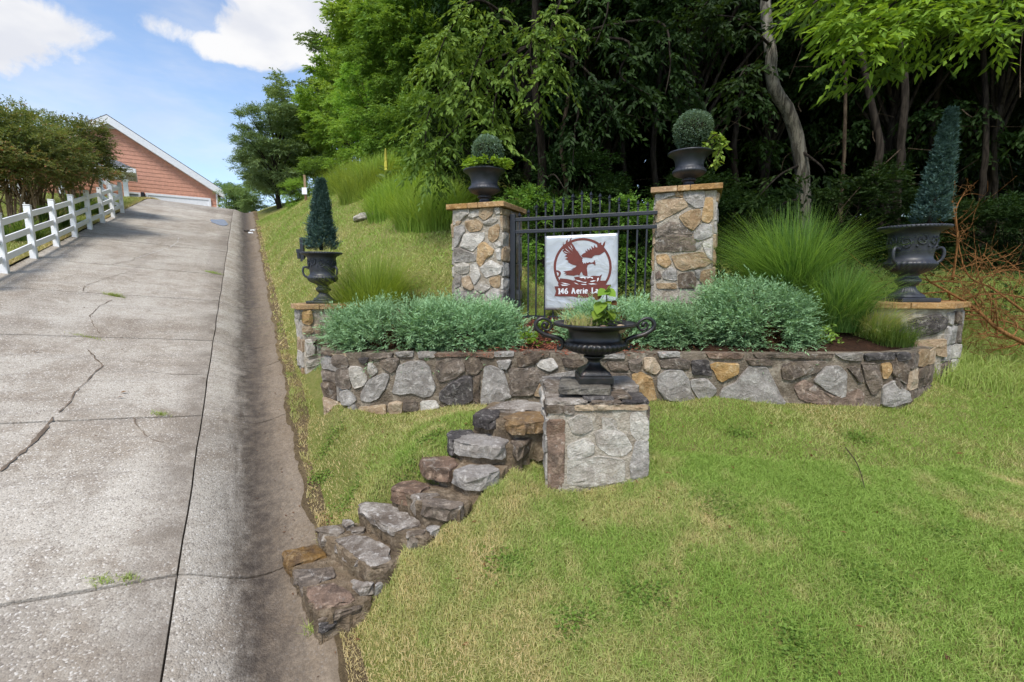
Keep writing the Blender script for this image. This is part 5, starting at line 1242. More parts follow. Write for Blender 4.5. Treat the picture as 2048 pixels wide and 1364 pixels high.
# dense far wood closing the view
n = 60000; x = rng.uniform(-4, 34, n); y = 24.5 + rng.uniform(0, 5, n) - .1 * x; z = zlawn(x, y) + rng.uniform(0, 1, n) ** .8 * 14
V, F, T = leafmesh(np.stack([x, y, z], 1), rsph(n), .6, .42, rng.uniform(0, .7, n)); o = fol('far_wood', (V, F, T), 'leaf_deep_shade', None); tag(o, 'far depth of the wood closing off the view', 'wood', kind='stuff')
# bare trunks standing in the wood; dark bark colour paints in its shade
def trunk(pts, Y, r0, r1, mat, label, name='tree_trunk'):
    P = [at(px, py, Y + dy) for px, py, dy in pts]
    b0 = P[-1]; P[-1] = np.array([b0[0], b0[1], H(b0[0], b0[1]) - .1])
    t = empty(name, tuple(P[-1]), label, 'tree', 'trunks in the wood'); q = spline(P[::-1], 22); n_ = len(q)
    rr = np.linspace(r0, r1, n_); q[1:-1] += rng.normal(0, r0 * .12, (n_ - 2, 3))
    V, F = tube(q, rr, 10); put('trunk', V, F, MATS[mat], t, True)
    return t, q
for k, (px, Y, r_, mt, lab) in enumerate([(1745, 10.5, .09, 'bark_dark', 'rough dark trunk left of the spruce urn'), (1797, 11, .1, 'bark_dark', 'dark trunk just behind the spruce urn'), (1965, 12, .08, 'bark_dark', 'first slender trunk behind the brush pile'), (1998, 12.5, .07, 'bark_dark', 'second slender trunk behind the brush pile'),
        (1130, 12, .06, 'bark_brown', 'thin pale trunk showing above the fence tips'), (1315, 12.5, .09, 'bark_dark', 'dark trunk just left of the right pillar urn'), (1400, 13, .09, 'bark_dark', 'dark trunk just right of the right pillar'), (1185, 13, .05, 'bark_dark', 'thin dark sapling trunk above the sign'), (1680, 12, .05, 'bark_brown', 'thin sapling trunk rising from the reed clump'), (1470, 14, .1, 'bark_dark', 'dark trunk between the right pillar and the leaning tree'), (1870, 14, .1, 'bark_dark', 'dark trunk deep behind the spruce'), (1255, 14, .07, 'bark_dark', 'dark slim trunk right of the sign, deep in the wood'),(1050, 13, .07, 'bark_dark', 'dark slim trunk above the left fence post')]):
    j = rng.normal(0, 14, 4); trunk([(px + j[0] * 2, -60, .5), (px + j[1], 120, .2), (px + j[2] * .6, 280, 0), (px + j[3] * .3, 380, 0), (px, 470, 0)], Y, r_, r_ * .6, mt, lab)
# dead fallen limbs and twigs crossing the dark
tw = MB()
for k in range(70):
    p = at(rng.uniform(1050, 2048), rng.uniform(40, 420), rng.uniform(10, 15)); d = rng.normal(0, 1, 3) * np.array([1, .4, .7]); L_ = rng.uniform(.5, 1.8)
    V, F = tube(spline([p, p + d * L_ * .5 + rng.normal(0, .12, 3), p + d * L_ + rng.normal(0, .2, 3)], 7), np.linspace(.012, .004, 7), 4); tw.add(V, F)
o = tw.put('bare_twigs', MATS['bark_brown'], None); tag(o, 'tangle of bare dead twigs hanging in the dark wood', 'twigs', kind='stuff')
# ------------------------------------------------------------------ leaning pale tree and overhanging boughs
lt, q = trunk([(1520, -220, .6), (1532, -60, .3), (1536, 60, .1), (1542, 140, 0), (1552, 185, 0), (1588, 245, 0), (1603, 330, 0), (1609, 420, 0), (1604, 480, 0)], 9.2, .135, .085, 'bark_pale', 'pale crooked tree trunk leaning left, right of the right pillar', 'leaning_tree')
def bough(path, r0, n, m, L, W, mat, parent, sl, droop, tint0=.5, spreadw=.25, barkm='bark_dark'):
    """a limb with drooping leaf sprays along its outer two thirds"""
    P = spline(path, 20); V, F = tube(P, np.linspace(r0, r0 * .2, 20), 6); put('limb', V, F, MATS[barkm], parent, True)
    i = rng.uniform(4, 19, n); k = i.astype(int); f = (i - k)[:, None]; O = P[k] * (1 - f) + P[np.minimum(k + 1, 19)] * f
    ax_ = unit(P[-1] - P[0]); A = rsph(n) * np.array([1, 1, .35]) + ax_ * .5; A = unit(A); 
    O = O + A * rng.uniform(0, spreadw, n)[:, None] + np.array([0, 0, -1.0]) * rng.uniform(0, spreadw * .5, n)[:, None]
    tint = np.clip(tint0 + rng.normal(0, .2, n), 0, 1)
    return sprays(O, A, sl * rng.uniform(.6, 1.2, n), m, L, W, droop, .8, tint, .22, .12)
cv = []
for path, n, t0 in [([(1540, 90), (1480, 40), (1420, 30)], 50, .45), ([(1545, 150), (1500, 130), (1470, 170)], 40, .5), ([(1540, 60), (1600, 20), (1680, 10)], 60, .5), ([(1600, 330), (1560, 350), (1520, 390)], 26, .5), ([(1606, 400), (1570, 405), (1540, 440)], 26, .4), ([(1600, 300), (1640, 330), (1650, 345)], 14, .6), ([(1535, 0), (1450, -20), (1400, 20)], 50, .3)]:
    cv.append(bough([at(px, py, 9.2 - .5 * j) for j, (px, py) in enumerate(path)], .03, n, 8, .12, .055, 'leaf_mid', lt, .35, .6, t0))
fol('crown', joinv(cv), 'leaf_shaded', lt)  # crown colour darkened, the wood's shade painted into the leaves
# hickory reaching in from the right: trunk stands just outside the picture
hb = np.array([8.8, 7.0, H(8.8, 7.0) - .1])
hk = empty('hickory_tree', tuple(hb), 'lime green leafy boughs hanging in at the top right corner', 'tree')
V, F = tube(spline([hb, hb + (.05, .1, 2), hb + (-.2, 0, 4), hb + (-.3, -.1, 7)], 16), np.linspace(.2, .1, 16), 10); put('trunk', V, F, MATS['bark_dark'], hk, True)
top = hb + np.array([-.2, 0, 4.6]); cv = []; cv2 = []
for path, n, t0 in [([(1950, -60), (1800, 30), (1700, 130)], 80, .75), ([(1980, -40), (1880, 40), (1780, 90)], 60, .6), ([(2040, -40), (2000, 40), (1985, 90)], 46, .6), ([(1990, -60), (1900, 0), (1860, 60)], 60, .5), ([(1820, -60), (1730, 40), (1690, 70)], 60, .7), ([(1760, -80), (1660, 10), (1625, 40)], 36, .7)]:
    cv.append(bough([top] + [at(px, py - 32, 6.4 - .25 * j) for j, (px, py) in enumerate(path)], .05, int(n * 1.4), 9, .125, .045, 'leaf_lime', hk, .36, .55, t0, .22))
for path, n, t0 in [([(1950, -60), (1850, 0), (1780, 20)], 70, .5), ([(2040, -60), (1950, 10), (1920, 60)], 60, .4), ([(2050, -80), (2060, 20), (2040, 60)], 40, .3), ([(1900, -120), (1720, -40), (1650, 0)], 70, .4), ([(1850, 100), (1800, 150), (1720, 165)], 30, .2)]:
    cv2.append(bough([top] + [at(px, py - 20, 6.9 - .2 * j) for j, (px, py) in enumerate(path)], .05, n, 9, .15, .055, 'leaf_mid', hk, .36, .55, t0, .28))
fol('leaf_spray', joinv(cv), 'leaf_lime', hk); fol('crown', joinv(cv2), 'leaf_mid', hk)  # crown boughs coloured duller than the lime sprays to stand for shade
# nearer drooping boughs of the wood edge over the fence
eb = np.array([.6, 11.2, H(.6, 11.2)]); et = empty('edge_tree', tuple(eb), 'tree at the wood edge with bright drooping leaf sprays over the left pillar', 'tree')
V, F = tube(spline([eb - (0, 0, .2), eb + (.1, 0, 2), eb + (-.1, 0, 4.2), eb + (0, 0, 8)], 16), np.linspace(.13, .06, 16), 8); put('trunk', V, F, MATS['bark_dark'], et, True)
cv = []; cvd = []; topE = eb + np.array([-.05, 0, 4.6])
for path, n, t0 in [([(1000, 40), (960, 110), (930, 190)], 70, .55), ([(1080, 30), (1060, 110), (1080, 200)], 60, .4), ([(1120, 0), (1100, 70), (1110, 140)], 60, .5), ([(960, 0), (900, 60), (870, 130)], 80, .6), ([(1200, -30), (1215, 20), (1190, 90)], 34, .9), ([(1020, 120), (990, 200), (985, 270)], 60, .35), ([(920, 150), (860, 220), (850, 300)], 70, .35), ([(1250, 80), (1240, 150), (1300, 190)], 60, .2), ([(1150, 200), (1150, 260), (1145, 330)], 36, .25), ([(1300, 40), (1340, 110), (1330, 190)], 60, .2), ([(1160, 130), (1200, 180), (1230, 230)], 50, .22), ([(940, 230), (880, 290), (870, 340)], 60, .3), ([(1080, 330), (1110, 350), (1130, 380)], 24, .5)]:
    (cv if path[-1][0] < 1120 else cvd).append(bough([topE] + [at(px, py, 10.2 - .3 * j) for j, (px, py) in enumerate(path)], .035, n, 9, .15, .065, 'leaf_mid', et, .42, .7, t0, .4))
fol('crown', joinv(cv), 'leaf_mid', et); fol('crown', joinv(cvd), 'leaf_shaded', et)  # same tree: boughs to the right take a darker colour as painted shade
# understorey shrubs
for px, Y, s_, l, lm in [(1080, 10.2, .8, 'green bush seen through the left half of the iron fence', 'leaf_mid'), (1180, 11, .9, 'green bush behind the sign', 'leaf_shaded'), (1275, 10, .75, 'green bush seen through the right half of the iron fence', 'leaf_mid'), (1480, 9.8, .62, 'low leafy bush just right of the right pillar', 'leaf_shaded'), (1560, 10.4, .6, 'low bush at the foot of the leaning tree', 'leaf_shaded'),
        (1700, 10, .8, 'dark bush between the leaning tree and the spruce urn', 'leaf_shaded'), (1930, 9.6, .62, 'dim bush behind the brush pile', 'leaf_shaded'), (2030, 9.2, .7, 'dim bush at the right edge, behind the brush', 'leaf_shaded'), (1130, 12.5, 1.0, 'tall dark bush deep behind the fence', 'leaf_shaded'), (1390, 11, .9, 'dark bush behind the right pillar', 'leaf_shaded'),
        (950, 12.8, 1.2, 'spreading dark bush behind the left pillar urn', 'leaf_shaded'), (870, 14.5, 1.25, 'dense bush under the hillside trees, above the lime grass', 'leaf_mid'), (640, 23, .8, 'bush at the foot of the cedar slope', 'leaf_mid'), (600, 22.5, .55, 'low green bush by the gutter just right of the cedar trunk', 'leaf_bright'), (720, 21, 1.1, 'bright bush under the hillside trees', 'leaf_bright'), (480, 33, .9, 'bush beyond the driveway crest', 'leaf_cool'), (520, 31, .8, 'bush beyond the crest, left of the cedar', 'leaf_cool'), (790, 18.5, 1.1, 'leafy bush behind the mullein spike', 'leaf_mid')]:
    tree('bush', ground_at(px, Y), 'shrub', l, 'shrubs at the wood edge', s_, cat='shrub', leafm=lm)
# forest floor ground cover
n = 16000; x = rng.uniform(1.5, 12, n); y = rng.uniform(7.2, 15, n); k = ~inside_bed(x, y) & ((y > 7.6) | (x > 5.2)); x, y = x[k], y[k]; z = zlawn(x, y) + rng.uniform(0, .18, len(x))
V, F, T = leafmesh(np.stack([x, y, z], 1), rsph(len(x)) * np.array([1, 1, .4]) + (0, 0, .25), .09, .05, rng.uniform(.1, .8, len(x))); tag(fol('ground_cover', (V, F, T), 'leaf_shaded', None), 'leafy ground cover on the wood floor', 'ground cover', kind='stuff')
n = 14000; x = rng.uniform(5.4, 9.5, n); y = rng.uniform(5.7, 8.6, n); s, d = sd(x, y); z = zlawn(x, y)
tag(blades(np.stack([x, y, z], 1), rng.uniform(.1, .3, n), np.full(n, .008), rng.uniform(.2, .9, n), rng.uniform(0, .3, n), 'grass', True), 'longer rank grass at the wood edge beside the right pedestal', 'grass', kind='stuff')

# ------------------------------------------------------------------ junipers
def juniper(c, rad, n, label, tsh=0.0, m=13):
    c = np.array(c, float); t = empty('juniper', tuple(c), label, 'juniper', 'spreading junipers'); rad = np.array(rad)
    d = rsph(n); d[:, 2] = np.abs(d[:, 2]) * .95 - .09; d = unit(d)
    e = np.sign(d) * np.abs(d) ** .62; e = e / np.max(np.abs(e), axis=1, keepdims=True) * np.linalg.norm(d, axis=1, keepdims=True) ** 0
    sup = e * (np.sum(np.abs(e) ** 3.2, 1) ** (-1 / 3.2))[:, None]
    lump = .74 + .5 * vnoise(sup * rad * 3.6, 1.0, int(rad[0] * 100)) 
    O = c + sup * rad * lump[:, None] * rng.uniform(.72, 1.0, n)[:, None]
    nn = unit(sup / rad); A = unit(nn * .75 + np.array([0, 0, .3]) + rng.normal(0, .42, (n, 3)))
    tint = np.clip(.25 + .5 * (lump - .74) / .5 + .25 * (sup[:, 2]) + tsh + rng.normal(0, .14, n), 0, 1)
    ln = rng.uniform(.1, .3, n)
    main = sprays(O, A, ln, m, .05, .013, .22, .7, tint, .22, .08, .45)
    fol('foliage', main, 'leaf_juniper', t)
    # woody inside
    k = 26; th_ = np.linspace(0, 2 * math.pi, k, endpoint=False); V = []
    mb = MB()
    for i in range(60):
        p = c + (rng.uniform(-.6, .6) * rad[0], rng.uniform(-.6, .6) * rad[1], 0); dd_ = rsph(1)[0] * rad * .75; dd_[2] = abs(dd_[2])
        V, F = tube(spline([p, p + dd_ * .5 + (0, 0, .04), p + dd_], 6), np.linspace(.014, .005, 6), 5); mb.add(V, F)
    mb.put('branches', MATS['bark_brown'], t)
    k = n // 3; d = rsph(k); d[:, 2] = np.abs(d[:, 2]); O = c + d * rad * rng.uniform(.3, .78, k)[:, None]
    fol('inner_needles', sprays(O, rsph(k), .14, 7, .06, .02, 0, .7, np.zeros(k), .3, .06), 'needle_brown' , t)
    return t
zbm = ZWALL - .08
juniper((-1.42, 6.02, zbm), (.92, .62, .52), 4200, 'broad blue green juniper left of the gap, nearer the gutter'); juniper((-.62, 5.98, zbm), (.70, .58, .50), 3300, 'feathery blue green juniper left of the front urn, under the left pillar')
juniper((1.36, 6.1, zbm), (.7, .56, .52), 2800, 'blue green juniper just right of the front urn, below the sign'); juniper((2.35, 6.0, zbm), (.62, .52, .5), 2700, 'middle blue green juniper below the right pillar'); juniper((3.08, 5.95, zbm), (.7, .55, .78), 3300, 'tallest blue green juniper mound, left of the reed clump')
# mulch chips
n = 5200; ti = rng.integers(0, 60 * 24, n); x = BX.ravel()[ti] + rng.normal(0, .05, n); y = BY.ravel()[ti] + rng.normal(0, .05, n); z = BZ.ravel()[ti] + .03
k = (x > -.6) & (x < 1.6); n2 = int(k.sum()); x, y, z = np.tile(x[k], 5) + rng.normal(0, .06, n2 * 5), np.tile(y[k], 5) + rng.normal(0, .05, n2 * 5), np.tile(z[k], 5) + rng.uniform(-.01, .02, n2 * 5)
D_ = rsph(len(x)) * np.array([1, 1, .25]); V, F, T = leafmesh(np.stack([x, y, z], 1), D_, .055, .014, rng.uniform(0, 1, len(x)))
leaf_mat('mulch_chip', (.11, .03, .02), (.26, .085, .06), 0, .9, .1); tag(fol('mulch', (V, F, T), 'mulch_chip', None), 'red wood chip mulch between the junipers', 'mulch', kind='stuff')

# ------------------------------------------------------------------ ribbon grasses
def reeds(name, c, n, hgt, spread, base, label, mat, w_=.009, group='ornamental grass clumps', arch=1.0, bias=(0, 0), tint0=.45, ground=False):
    c = np.array(c, float); a = rng.uniform(0, 2 * math.pi, n); r0 = base * np.sqrt(rng.uniform(0, 1, n))
    O = c + np.stack([r0 * np.cos(a), r0 * np.sin(a), 0 * a], 1)
    if ground: O[:, 2] = zlawn(O[:, 0], O[:, 1]) - .03
    a2 = a + rng.normal(0, .5, n); lean = np.abs(rng.normal(.5, .3, n)) * spread * (.4 + .8 * r0 / base)
    hd = np.stack([np.cos(a2) + bias[0], np.sin(a2) + bias[1], 0 * a2], 1)
    Lh = hgt * rng.uniform(.45, 1.05, n); k = 7; t = np.linspace(0, 1, k)
    side = np.stack([-np.sin(a2), np.cos(a2), 0 * a2], 1)
    V = []
    for j in range(k):
        z_ = Lh * (t[j] * (1.0 - .42 * arch * lean * t[j] ** 1.6)); out = hd * (lean * Lh * (.25 * t[j] + .85 * t[j] ** 2.2))[:, None]
        p = O + out; p[:, 2] += z_; wd = (w_ * (1 - .85 * t[j] ** 2) * rng.uniform(.9, 1.1, n))[:, None]
        V += [p - side * wd / 2, p + side * wd / 2]
    V = np.stack(V, 1)   # n, 2k, 3
    idx = np.arange(n)[:, None] * (2 * k); Fs = [idx + np.array([[2 * j, 2 * j + 1, 2 * j + 3, 2 * j + 2]]) for j in range(k - 1)]
    tint = np.clip(tint0 + rng.normal(0, .22, n), 0, 1); tv = np.clip(np.repeat(tint, 2 * k) + np.tile(np.repeat(np.linspace(-.2, .15, k), 2), n), 0, 1)
    o = put(name, V.reshape(-1, 3) - c, np.concatenate(Fs), MATS[mat], None, False, {'tint': ('POINT', tv)}); o.location = c
    return tag(o, label, 'ornamental grass', group)
p = at(1575, 690, 6.8); reeds('reed_clump', (p[0], 6.85, bedz(p[0], 6.85) - .1), 3600, 1.6, 1.0, .36, 'large arching green reed clump left of the right pedestal', 'leaf_reed', .010, bias=(-.3, -.1))
p = at(1668, 690, 6.0); reeds('reed_clump', (p[0], 6.0, bedz(p[0], 6.0) - .02), 1700, .95, .8, .26, 'small arching reed clump against the right pedestal', 'leaf_reed', .009, bias=(0, -.3))
p = at(750, 600, 7.6); reeds('reed_clump', (p[0] - .1, 7.7, H(p[0], 7.7) - .05), 3400, 1.3, 1.1, .42, 'fine fountain grass behind the left juniper, beside the slate urn', 'leaf_reed_lime', .007, bias=(0, -.2), tint0=.35, ground=True)
for px, py, Y, n, h_, lab in [(865, 462, 11.3, 2600, 1.15, 'dense lime grass clump directly left of the left pillar'), (800, 425, 13, 2400, 1.15, 'lime grass clump in the middle of the bank, right of the mullein'), (735, 395, 15.5, 2200, 1.2, 'lime grass clump left of the mullein'), (700, 372, 18, 1600, 1.1, 'farthest lime grass clump up the bank'), (905, 440, 12.4, 1600, 1.0, 'lime grass clump half hidden by the left pillar'), (765, 385, 16.5, 1600, 1.3, 'tall lime grass behind the mullein'), (840, 400, 14, 1800, 1.2, 'lime grass clump above the dense clump by the pillar')]:
    x = at(px, py, Y)[0]; reeds('tall_grass', (x, Y, H(x, Y) - .05), n, h_ * .85, .75, .85, lab, 'leaf_reed_lime', .016, 'tall grass on the bank', .9, tint0=.55, ground=True)
p = at(1735, 690, 5.95); reeds('reed_clump', (p[0], 5.98, bedz(p[0], 5.98) - .02), 1500, .55, 1.0, .28, 'low tan and green grass tuft on the wall top in front of the right pedestal', 'grass_blade', .007, bias=(-.2, -.2), tint0=.35)
p = at(1775, 695, 5.75); reeds('reed_clump', (p[0], 5.78, bedz(p[0], 5.78) - .02), 900, .34, 1.1, .3, 'lowest grass tuft on the wall top, at the foot of the right pedestal', 'leaf_reed', .007, bias=(-.3, -.2), tint0=.4)
# mullein with its yellow spike, at the bank
mx = at(772, 385, 14.2); mz = H(mx[0], 14.2); mu = empty('mullein', (mx[0], 14.2, mz), 'grey green mullein plant with one tall yellow flower spike on the bank', 'plant')
tipz = at(775, 298, 14.2)[2]; V, F = tube([(mx[0], 14.2, mz), (mx[0] + .02, 14.2, mz + .8), (mx[0] + .03, 14.2, tipz)], [.025, .02, .012], 6); put('stem', V, F, MATS['leaf_reed'], mu)
V, F = tube(spline([(mx[0] + .025, 14.2, tipz - .62), (mx[0] + .03, 14.2, tipz - .3), (mx[0] + .03, 14.2, tipz + .02)], 14), np.array([.035, .05, .04, .05, .045, .05, .04, .045, .04, .04, .035, .03, .025, .01]), 7); put('flower_spike', V, F, MATS['flower_yellow'], mu)
n = 34; a = rng.uniform(0, 6.28, n); h_ = rng.uniform(0, 1, n) ** 1.5; O = np.stack([mx[0] + 0 * a, 14.2 + 0 * a, mz + .05 + h_ * .9], 1); Dm = np.stack([np.cos(a), np.sin(a), .6 - .2 * h_], 1)
fol('leaf_rosette', leafmesh(O, Dm, .42 * (1.1 - .6 * h_), .15 * (1.1 - .5 * h_), rng.uniform(.5, 1, n)), 'leaf_cool', mu)

# ------------------------------------------------------------------ plants in the urns
def ball(name, c, rx, rz, n, label, mat='leaf_box', L=.03):
    t = empty(name, tuple(c - np.array([0, 0, rz])), label, 'topiary', 'clipped plants in the urns'); d = rsph(n)
    sh = np.sign(d[:, 2]) * np.abs(d[:, 2]) ** .9
    P = c + np.stack([d[:, 0] * rx, d[:, 1] * rx, sh * rz], 1) * (rng.uniform(.8, 1.03, n) * (.94 + .12 * vnoise(d * 4, 1, 2)))[:, None]
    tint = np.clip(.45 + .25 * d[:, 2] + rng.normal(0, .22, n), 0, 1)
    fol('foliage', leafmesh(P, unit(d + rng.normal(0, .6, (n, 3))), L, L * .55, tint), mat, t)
    V, F = lathe([(.001, -rz * .8), (rx * .55, -rz * .6), (rx * .8, 0), (rx * .55, rz * .6), (.001, rz * .8)], 14, c=c); put('twig_core', V, F, MATS['bark_dark'], t)
    return t
bL = at(975, 310, 7.55); ball('boxwood_ball', np.array([bL[0], 7.55, at(975, 306, 7.55)[2]]), 29 / FOC * 7.55, 31 / FOC * 7.55, 6500, 'clipped grey green boxwood dome in the left pillar urn')
bR = at(1386, 262, 7.1); ball('boxwood_ball', np.array([bR[0], 7.1, at(1386, 262, 7.1)[2]]), 34 / FOC * 7.1, 35 / FOC * 7.1, 7500, 'clipped grey green boxwood ball in the right pillar urn')
n = 90; c = np.array([bL[0], 7.55, at(970, 328, 7.55)[2]]); a = rng.uniform(0, 6.28, n); O = c + np.stack([np.cos(a) * .2, np.sin(a) * .2, rng.uniform(-.06, .06, n)], 1)
tag(fol('trailing_plant', sprays(O, np.stack([np.cos(a), np.sin(a), .1 + 0 * a], 1), .16, 5, .075, .045, .3, .8, rng.uniform(.6, 1, n), .3), 'leaf_lime', None), 'lime yellow trailing plant round the boxwood in the left pillar urn', 'plant')
n = 34; c0 = at(1410, 300, 6.9); vine = [at(1408, 292, 6.95), at(1430, 270, 6.9), at(1440, 290, 6.85), at(1432, 325, 6.85)]
P = spline(vine, 40); O = P[rng.integers(0, 40, n)]; vt = empty('vine', tuple(vine[0]), 'pale green leafy vine spilling over the side of the right pillar urn', 'plant')
V, F = tube(P, .006, 5); put('stem', V, F, MATS['bark_brown'], vt); fol('leaves', sprays(O, rsph(n), .08, 3, .10, .062, .7, .7, rng.uniform(.3, .8, n), .3), 'leaf_bright', vt)
def spruce(name, base, hgt, r, lean, n, label):
    t = empty(name, tuple(base), label, 'conifer', 'dwarf conifers in the tall urns'); base = np.array(base)
    f = rng.uniform(0, 1, n) ** .85; a = rng.uniform(0, 6.28, n); rr = r * (1 - f) ** .95 * (.55 + .45 * np.sqrt(rng.uniform(0, 1, n))) * (.55 + .95 * vnoise(np.stack([np.cos(a) * 1.6, np.sin(a) * 1.6, f * 9], 1), 1.3, 3)) + .015
    O = base + np.stack([np.cos(a) * rr, np.sin(a) * rr, f * hgt], 1) + np.outer(f, lean)
    A = np.stack([np.cos(a), np.sin(a), .75 + 0 * a], 1) + rng.normal(0, .25, (n, 3))
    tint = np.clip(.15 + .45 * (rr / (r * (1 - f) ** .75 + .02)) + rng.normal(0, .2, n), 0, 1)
    fol('foliage', sprays(O, A, rng.uniform(.06, .13, n) * (1 - .55 * f), 11, .036, .011, -.1, .9, tint, .4, .1, .4), 'leaf_spruce', t)
    V, F = tube([base, base + lean * .5 + (0, 0, hgt * .5), base + lean + (0, 0, hgt * .97)], [.03, .02, .005], 6); put('trunk', V, F, MATS['bark_dark'], t)
    return t
sb = np.array([rb_[0] + .2, 6.3, at(1850, 442, 6.3)[2] - .03]); spruce('dwarf_spruce', sb, at(1880, 222, 6.3)[2] - sb[2], 19 / FOC * 6.3, np.array([.12, 0, 0]), 2600, 'tall blue dwarf spruce leaning right, in the right urn')
sb2 = np.array([lb_[0] + .0, 7.5, at(648, 497, 7.5)[2] - .03]); spruce('dwarf_spruce', sb2, at(655, 362, 7.5)[2] - sb2[2], 20 / FOC * 7.5, np.array([.05, 0, 0]), 3200, 'narrow blue green dwarf spruce in the left urn')
# front urn planting: redbud sapling, low box, grasses, two stones
ys = YF + .29; zs2 = float(uc[2]) + 1.38 * (at(1269, 700, ys)[0] - at(1187, 700, ys)[0]); sp_ = np.array([at(1213, 665, ys)[0], ys, zs2 - .02])
sap = empty('sapling', tuple(sp_), 'young redbud sapling with heart shaped leaves growing from the front urn', 'sapling')
V, F = tube([sp_, at(1214, 620, ys), at(1213, 580, ys)], [.009, .007, .004], 6); put('stem', V, F, MATS['bark_brown'], sap)
def heart(c, d, size, mat, par, upv):
    d = unit(np.array(d, float)); S = unit(np.cross(d, upv)); N_ = np.cross(S, d)
    prof = [(0, 0), (.28, -.08), (.5, .12), (.52, .4), (.36, .72), (0, 1.05)]
    pts = [(x, y) for x, y in prof] + [(-x, y) for x, y in prof[-2:0:-1]]
    V = [c + S * x * size + d * y * size + N_ * (abs(x) * .22 - (y * y) * .12) * size for x, y in pts] + [c + d * .45 * size - N_ * .02 * size]
    k = len(pts); F = [(i, (i + 1) % k, k) for i in range(k)]; put('leaf', V, F, MATS[mat], par, True, {'tint': ('POINT', np.full(len(V), rng.uniform(.35, .9)))})
U_ = np.array([0, -.5, .85])
for px, py, tx, ty, s_, mt in [(1213, 582, 1195, 590, .105, 'leaf_lime'), (1213, 582, 1232, 592, .10, 'leaf_lime'), (1213, 580, 1222, 570, .07, 'leaf_lime'), (1210, 604, 1222, 606, .075, 'leaf_lime'), (1196, 588, 1191, 605, .07, 'leaf_maroon'), (1222, 604, 1234, 610, .072, 'leaf_maroon'), (1205, 606, 1192, 628, .12, 'leaf_lime'), (1196, 625, 1187, 640, .09, 'leaf_lime'), (1217, 622, 1232, 638, .095, 'leaf_lime'), (1222, 628, 1230, 648, .07, 'leaf_lime'), (1208, 615, 1200, 610, .06, 'leaf_bright'), (1200, 660, 1212, 655, .06, 'leaf_lime')]:
    a_ = at(px, py, ys - .05); b_ = at(tx, ty, ys - .12); heart(a_, b_ - a_, s_, mt, sap, U_ + rng.normal(0, .2, 3))
n = 260; O = np.stack([at(1205, 650, ys)[0] + rng.normal(0, .05, n), ys + rng.normal(0, .05, n), zs2 + rng.uniform(0, .13, n)], 1)
tag(fol('small_shrub', sprays(O, rsph(n), .05, 5, .022, .012, 0, .8, rng.uniform(.2, .7, n), .3), 'leaf_mid', None), 'tiny dark leaved shrub at the foot of the sapling in the front urn', 'plant')
n = 220; P = np.stack([at(1160, 650, ys)[0] + rng.normal(0, .07, n), ys + rng.normal(0, .07, n), 0 * np.ones(n) + zs2 - .02], 1)
tag(blades(P, rng.uniform(.05, .17, n), np.full(n, .006), rng.uniform(.2, .9, n), rng.uniform(.1, .9, n), 'weed_tuft', True), 'yellowing grass growing in the left side of the front urn', 'weed', None, 'stuff')
for px, py, Y, s_, mt, lab in [(1206, 660, ys - .17, .052, 'stone_rust', 'rounded reddish stone lying in the front urn, left of the other'), (1241, 658, ys - .12, .048, 'stone_tan', 'rounded tan stone lying in the front urn, right of the other')]:
    c = at(px, py, Y); d = rsph(1)[0]; bm = bmesh.new(); bmesh.ops.create_icosphere(bm, subdivisions=2, radius=s_)
    for v in bm.verts: v.co = Vector((v.co.x * 1.0, v.co.y, v.co.z * .85)) * (1 + .28 * (vnoise(np.array([list(v.co)]) * 22, 1, int(px))[0] - .5))
    me = bpy.data.meshes.new('loose_stone'); bm.to_mesh(me); bm.free(); me.materials.append(MATS[mt]); o = bpy.data.objects.new('loose_stone', me); COL.objects.link(o); o.location = c; tag(o, lab, 'stone')
# small weeds in the bed
for px, py, Y, lab, mt, s_ in [(1060, 680, 5.75, 'bright green weed in the mulch left of the front urn handle', 'leaf_lime', .14), (1090, 640, 6.6, 'pale weed at the fence foot below the sign', 'leaf_bright', .1), (1655, 693, 5.6, 'small green weed on the wall between the juniper and the reeds', 'leaf_bright', .1)]:
    c = at(px, py, Y); c[2] = bedz(c[0], c[1]) + .02; n = 40; O = c + rng.normal(0, 1, (n, 3)) * np.array([.07, .05, .05]) * s_ / .1 + np.array([0, 0, s_ * .5]); tag(fol('weed', sprays(O, rsph(n) + (0, 0, .4), .06, 4, .05, .028, .2, .8, rng.uniform(.2, .9, n), .3), mt, None), lab, 'weed', None, 'stuff')
c = at(1140, 640, 6.7); c[2] = bedz(c[0], c[1]); reeds('weed_tuft', c, 160, .42, .7, .1, 'wispy tan and green grass tuft below the sign', 'grass_blade', .006, 'weeds in the bed', tint0=.55)

# ------------------------------------------------------------------ brush pile
bp = empty('brush_pile', (6.9, 6.6, H(6.9, 6.6)), 'tangled pile of bare orange brown branches beside the right pedestal', 'brush pile')
def branch(pts, Y, r0, n_tw, sub=.35):
    P = spline([at(px, py, Y + dy) for px, py, dy in pts], 18); mb = MB(); V, F = tube(P, np.linspace(r0, r0 * .3, 18), 7); mb.add(V, F)
    for i in range(n_tw):
        k = rng.integers(3, 18); d = rsph(1)[0] * np.array([1, .6, .8]) + unit(P[-1] - P[0]) * .5; L_ = rng.uniform(.3, 1.1) * sub; e = P[k] + d * L_
        m_ = P[k] + d * L_ * .5 + rng.normal(0, .05, 3); q = spline([P[k], m_, e], 6); V, F = tube(q, np.linspace(r0 * .32, r0 * .1, 6), 4); mb.add(V, F)
        for j in range(3):
            d2 = d + rng.normal(0, .7, 3); b0 = q[rng.integers(2, 6)]; V, F = tube([b0, b0 + d2 * L_ * .3, b0 + d2 * L_ * .5 + rng.normal(0, .03, 3)], [r0 * .14, r0 * .1, r0 * .05], 3); mb.add(V, F)
    mb.put('branch', MATS['twig_orange'], bp, True)
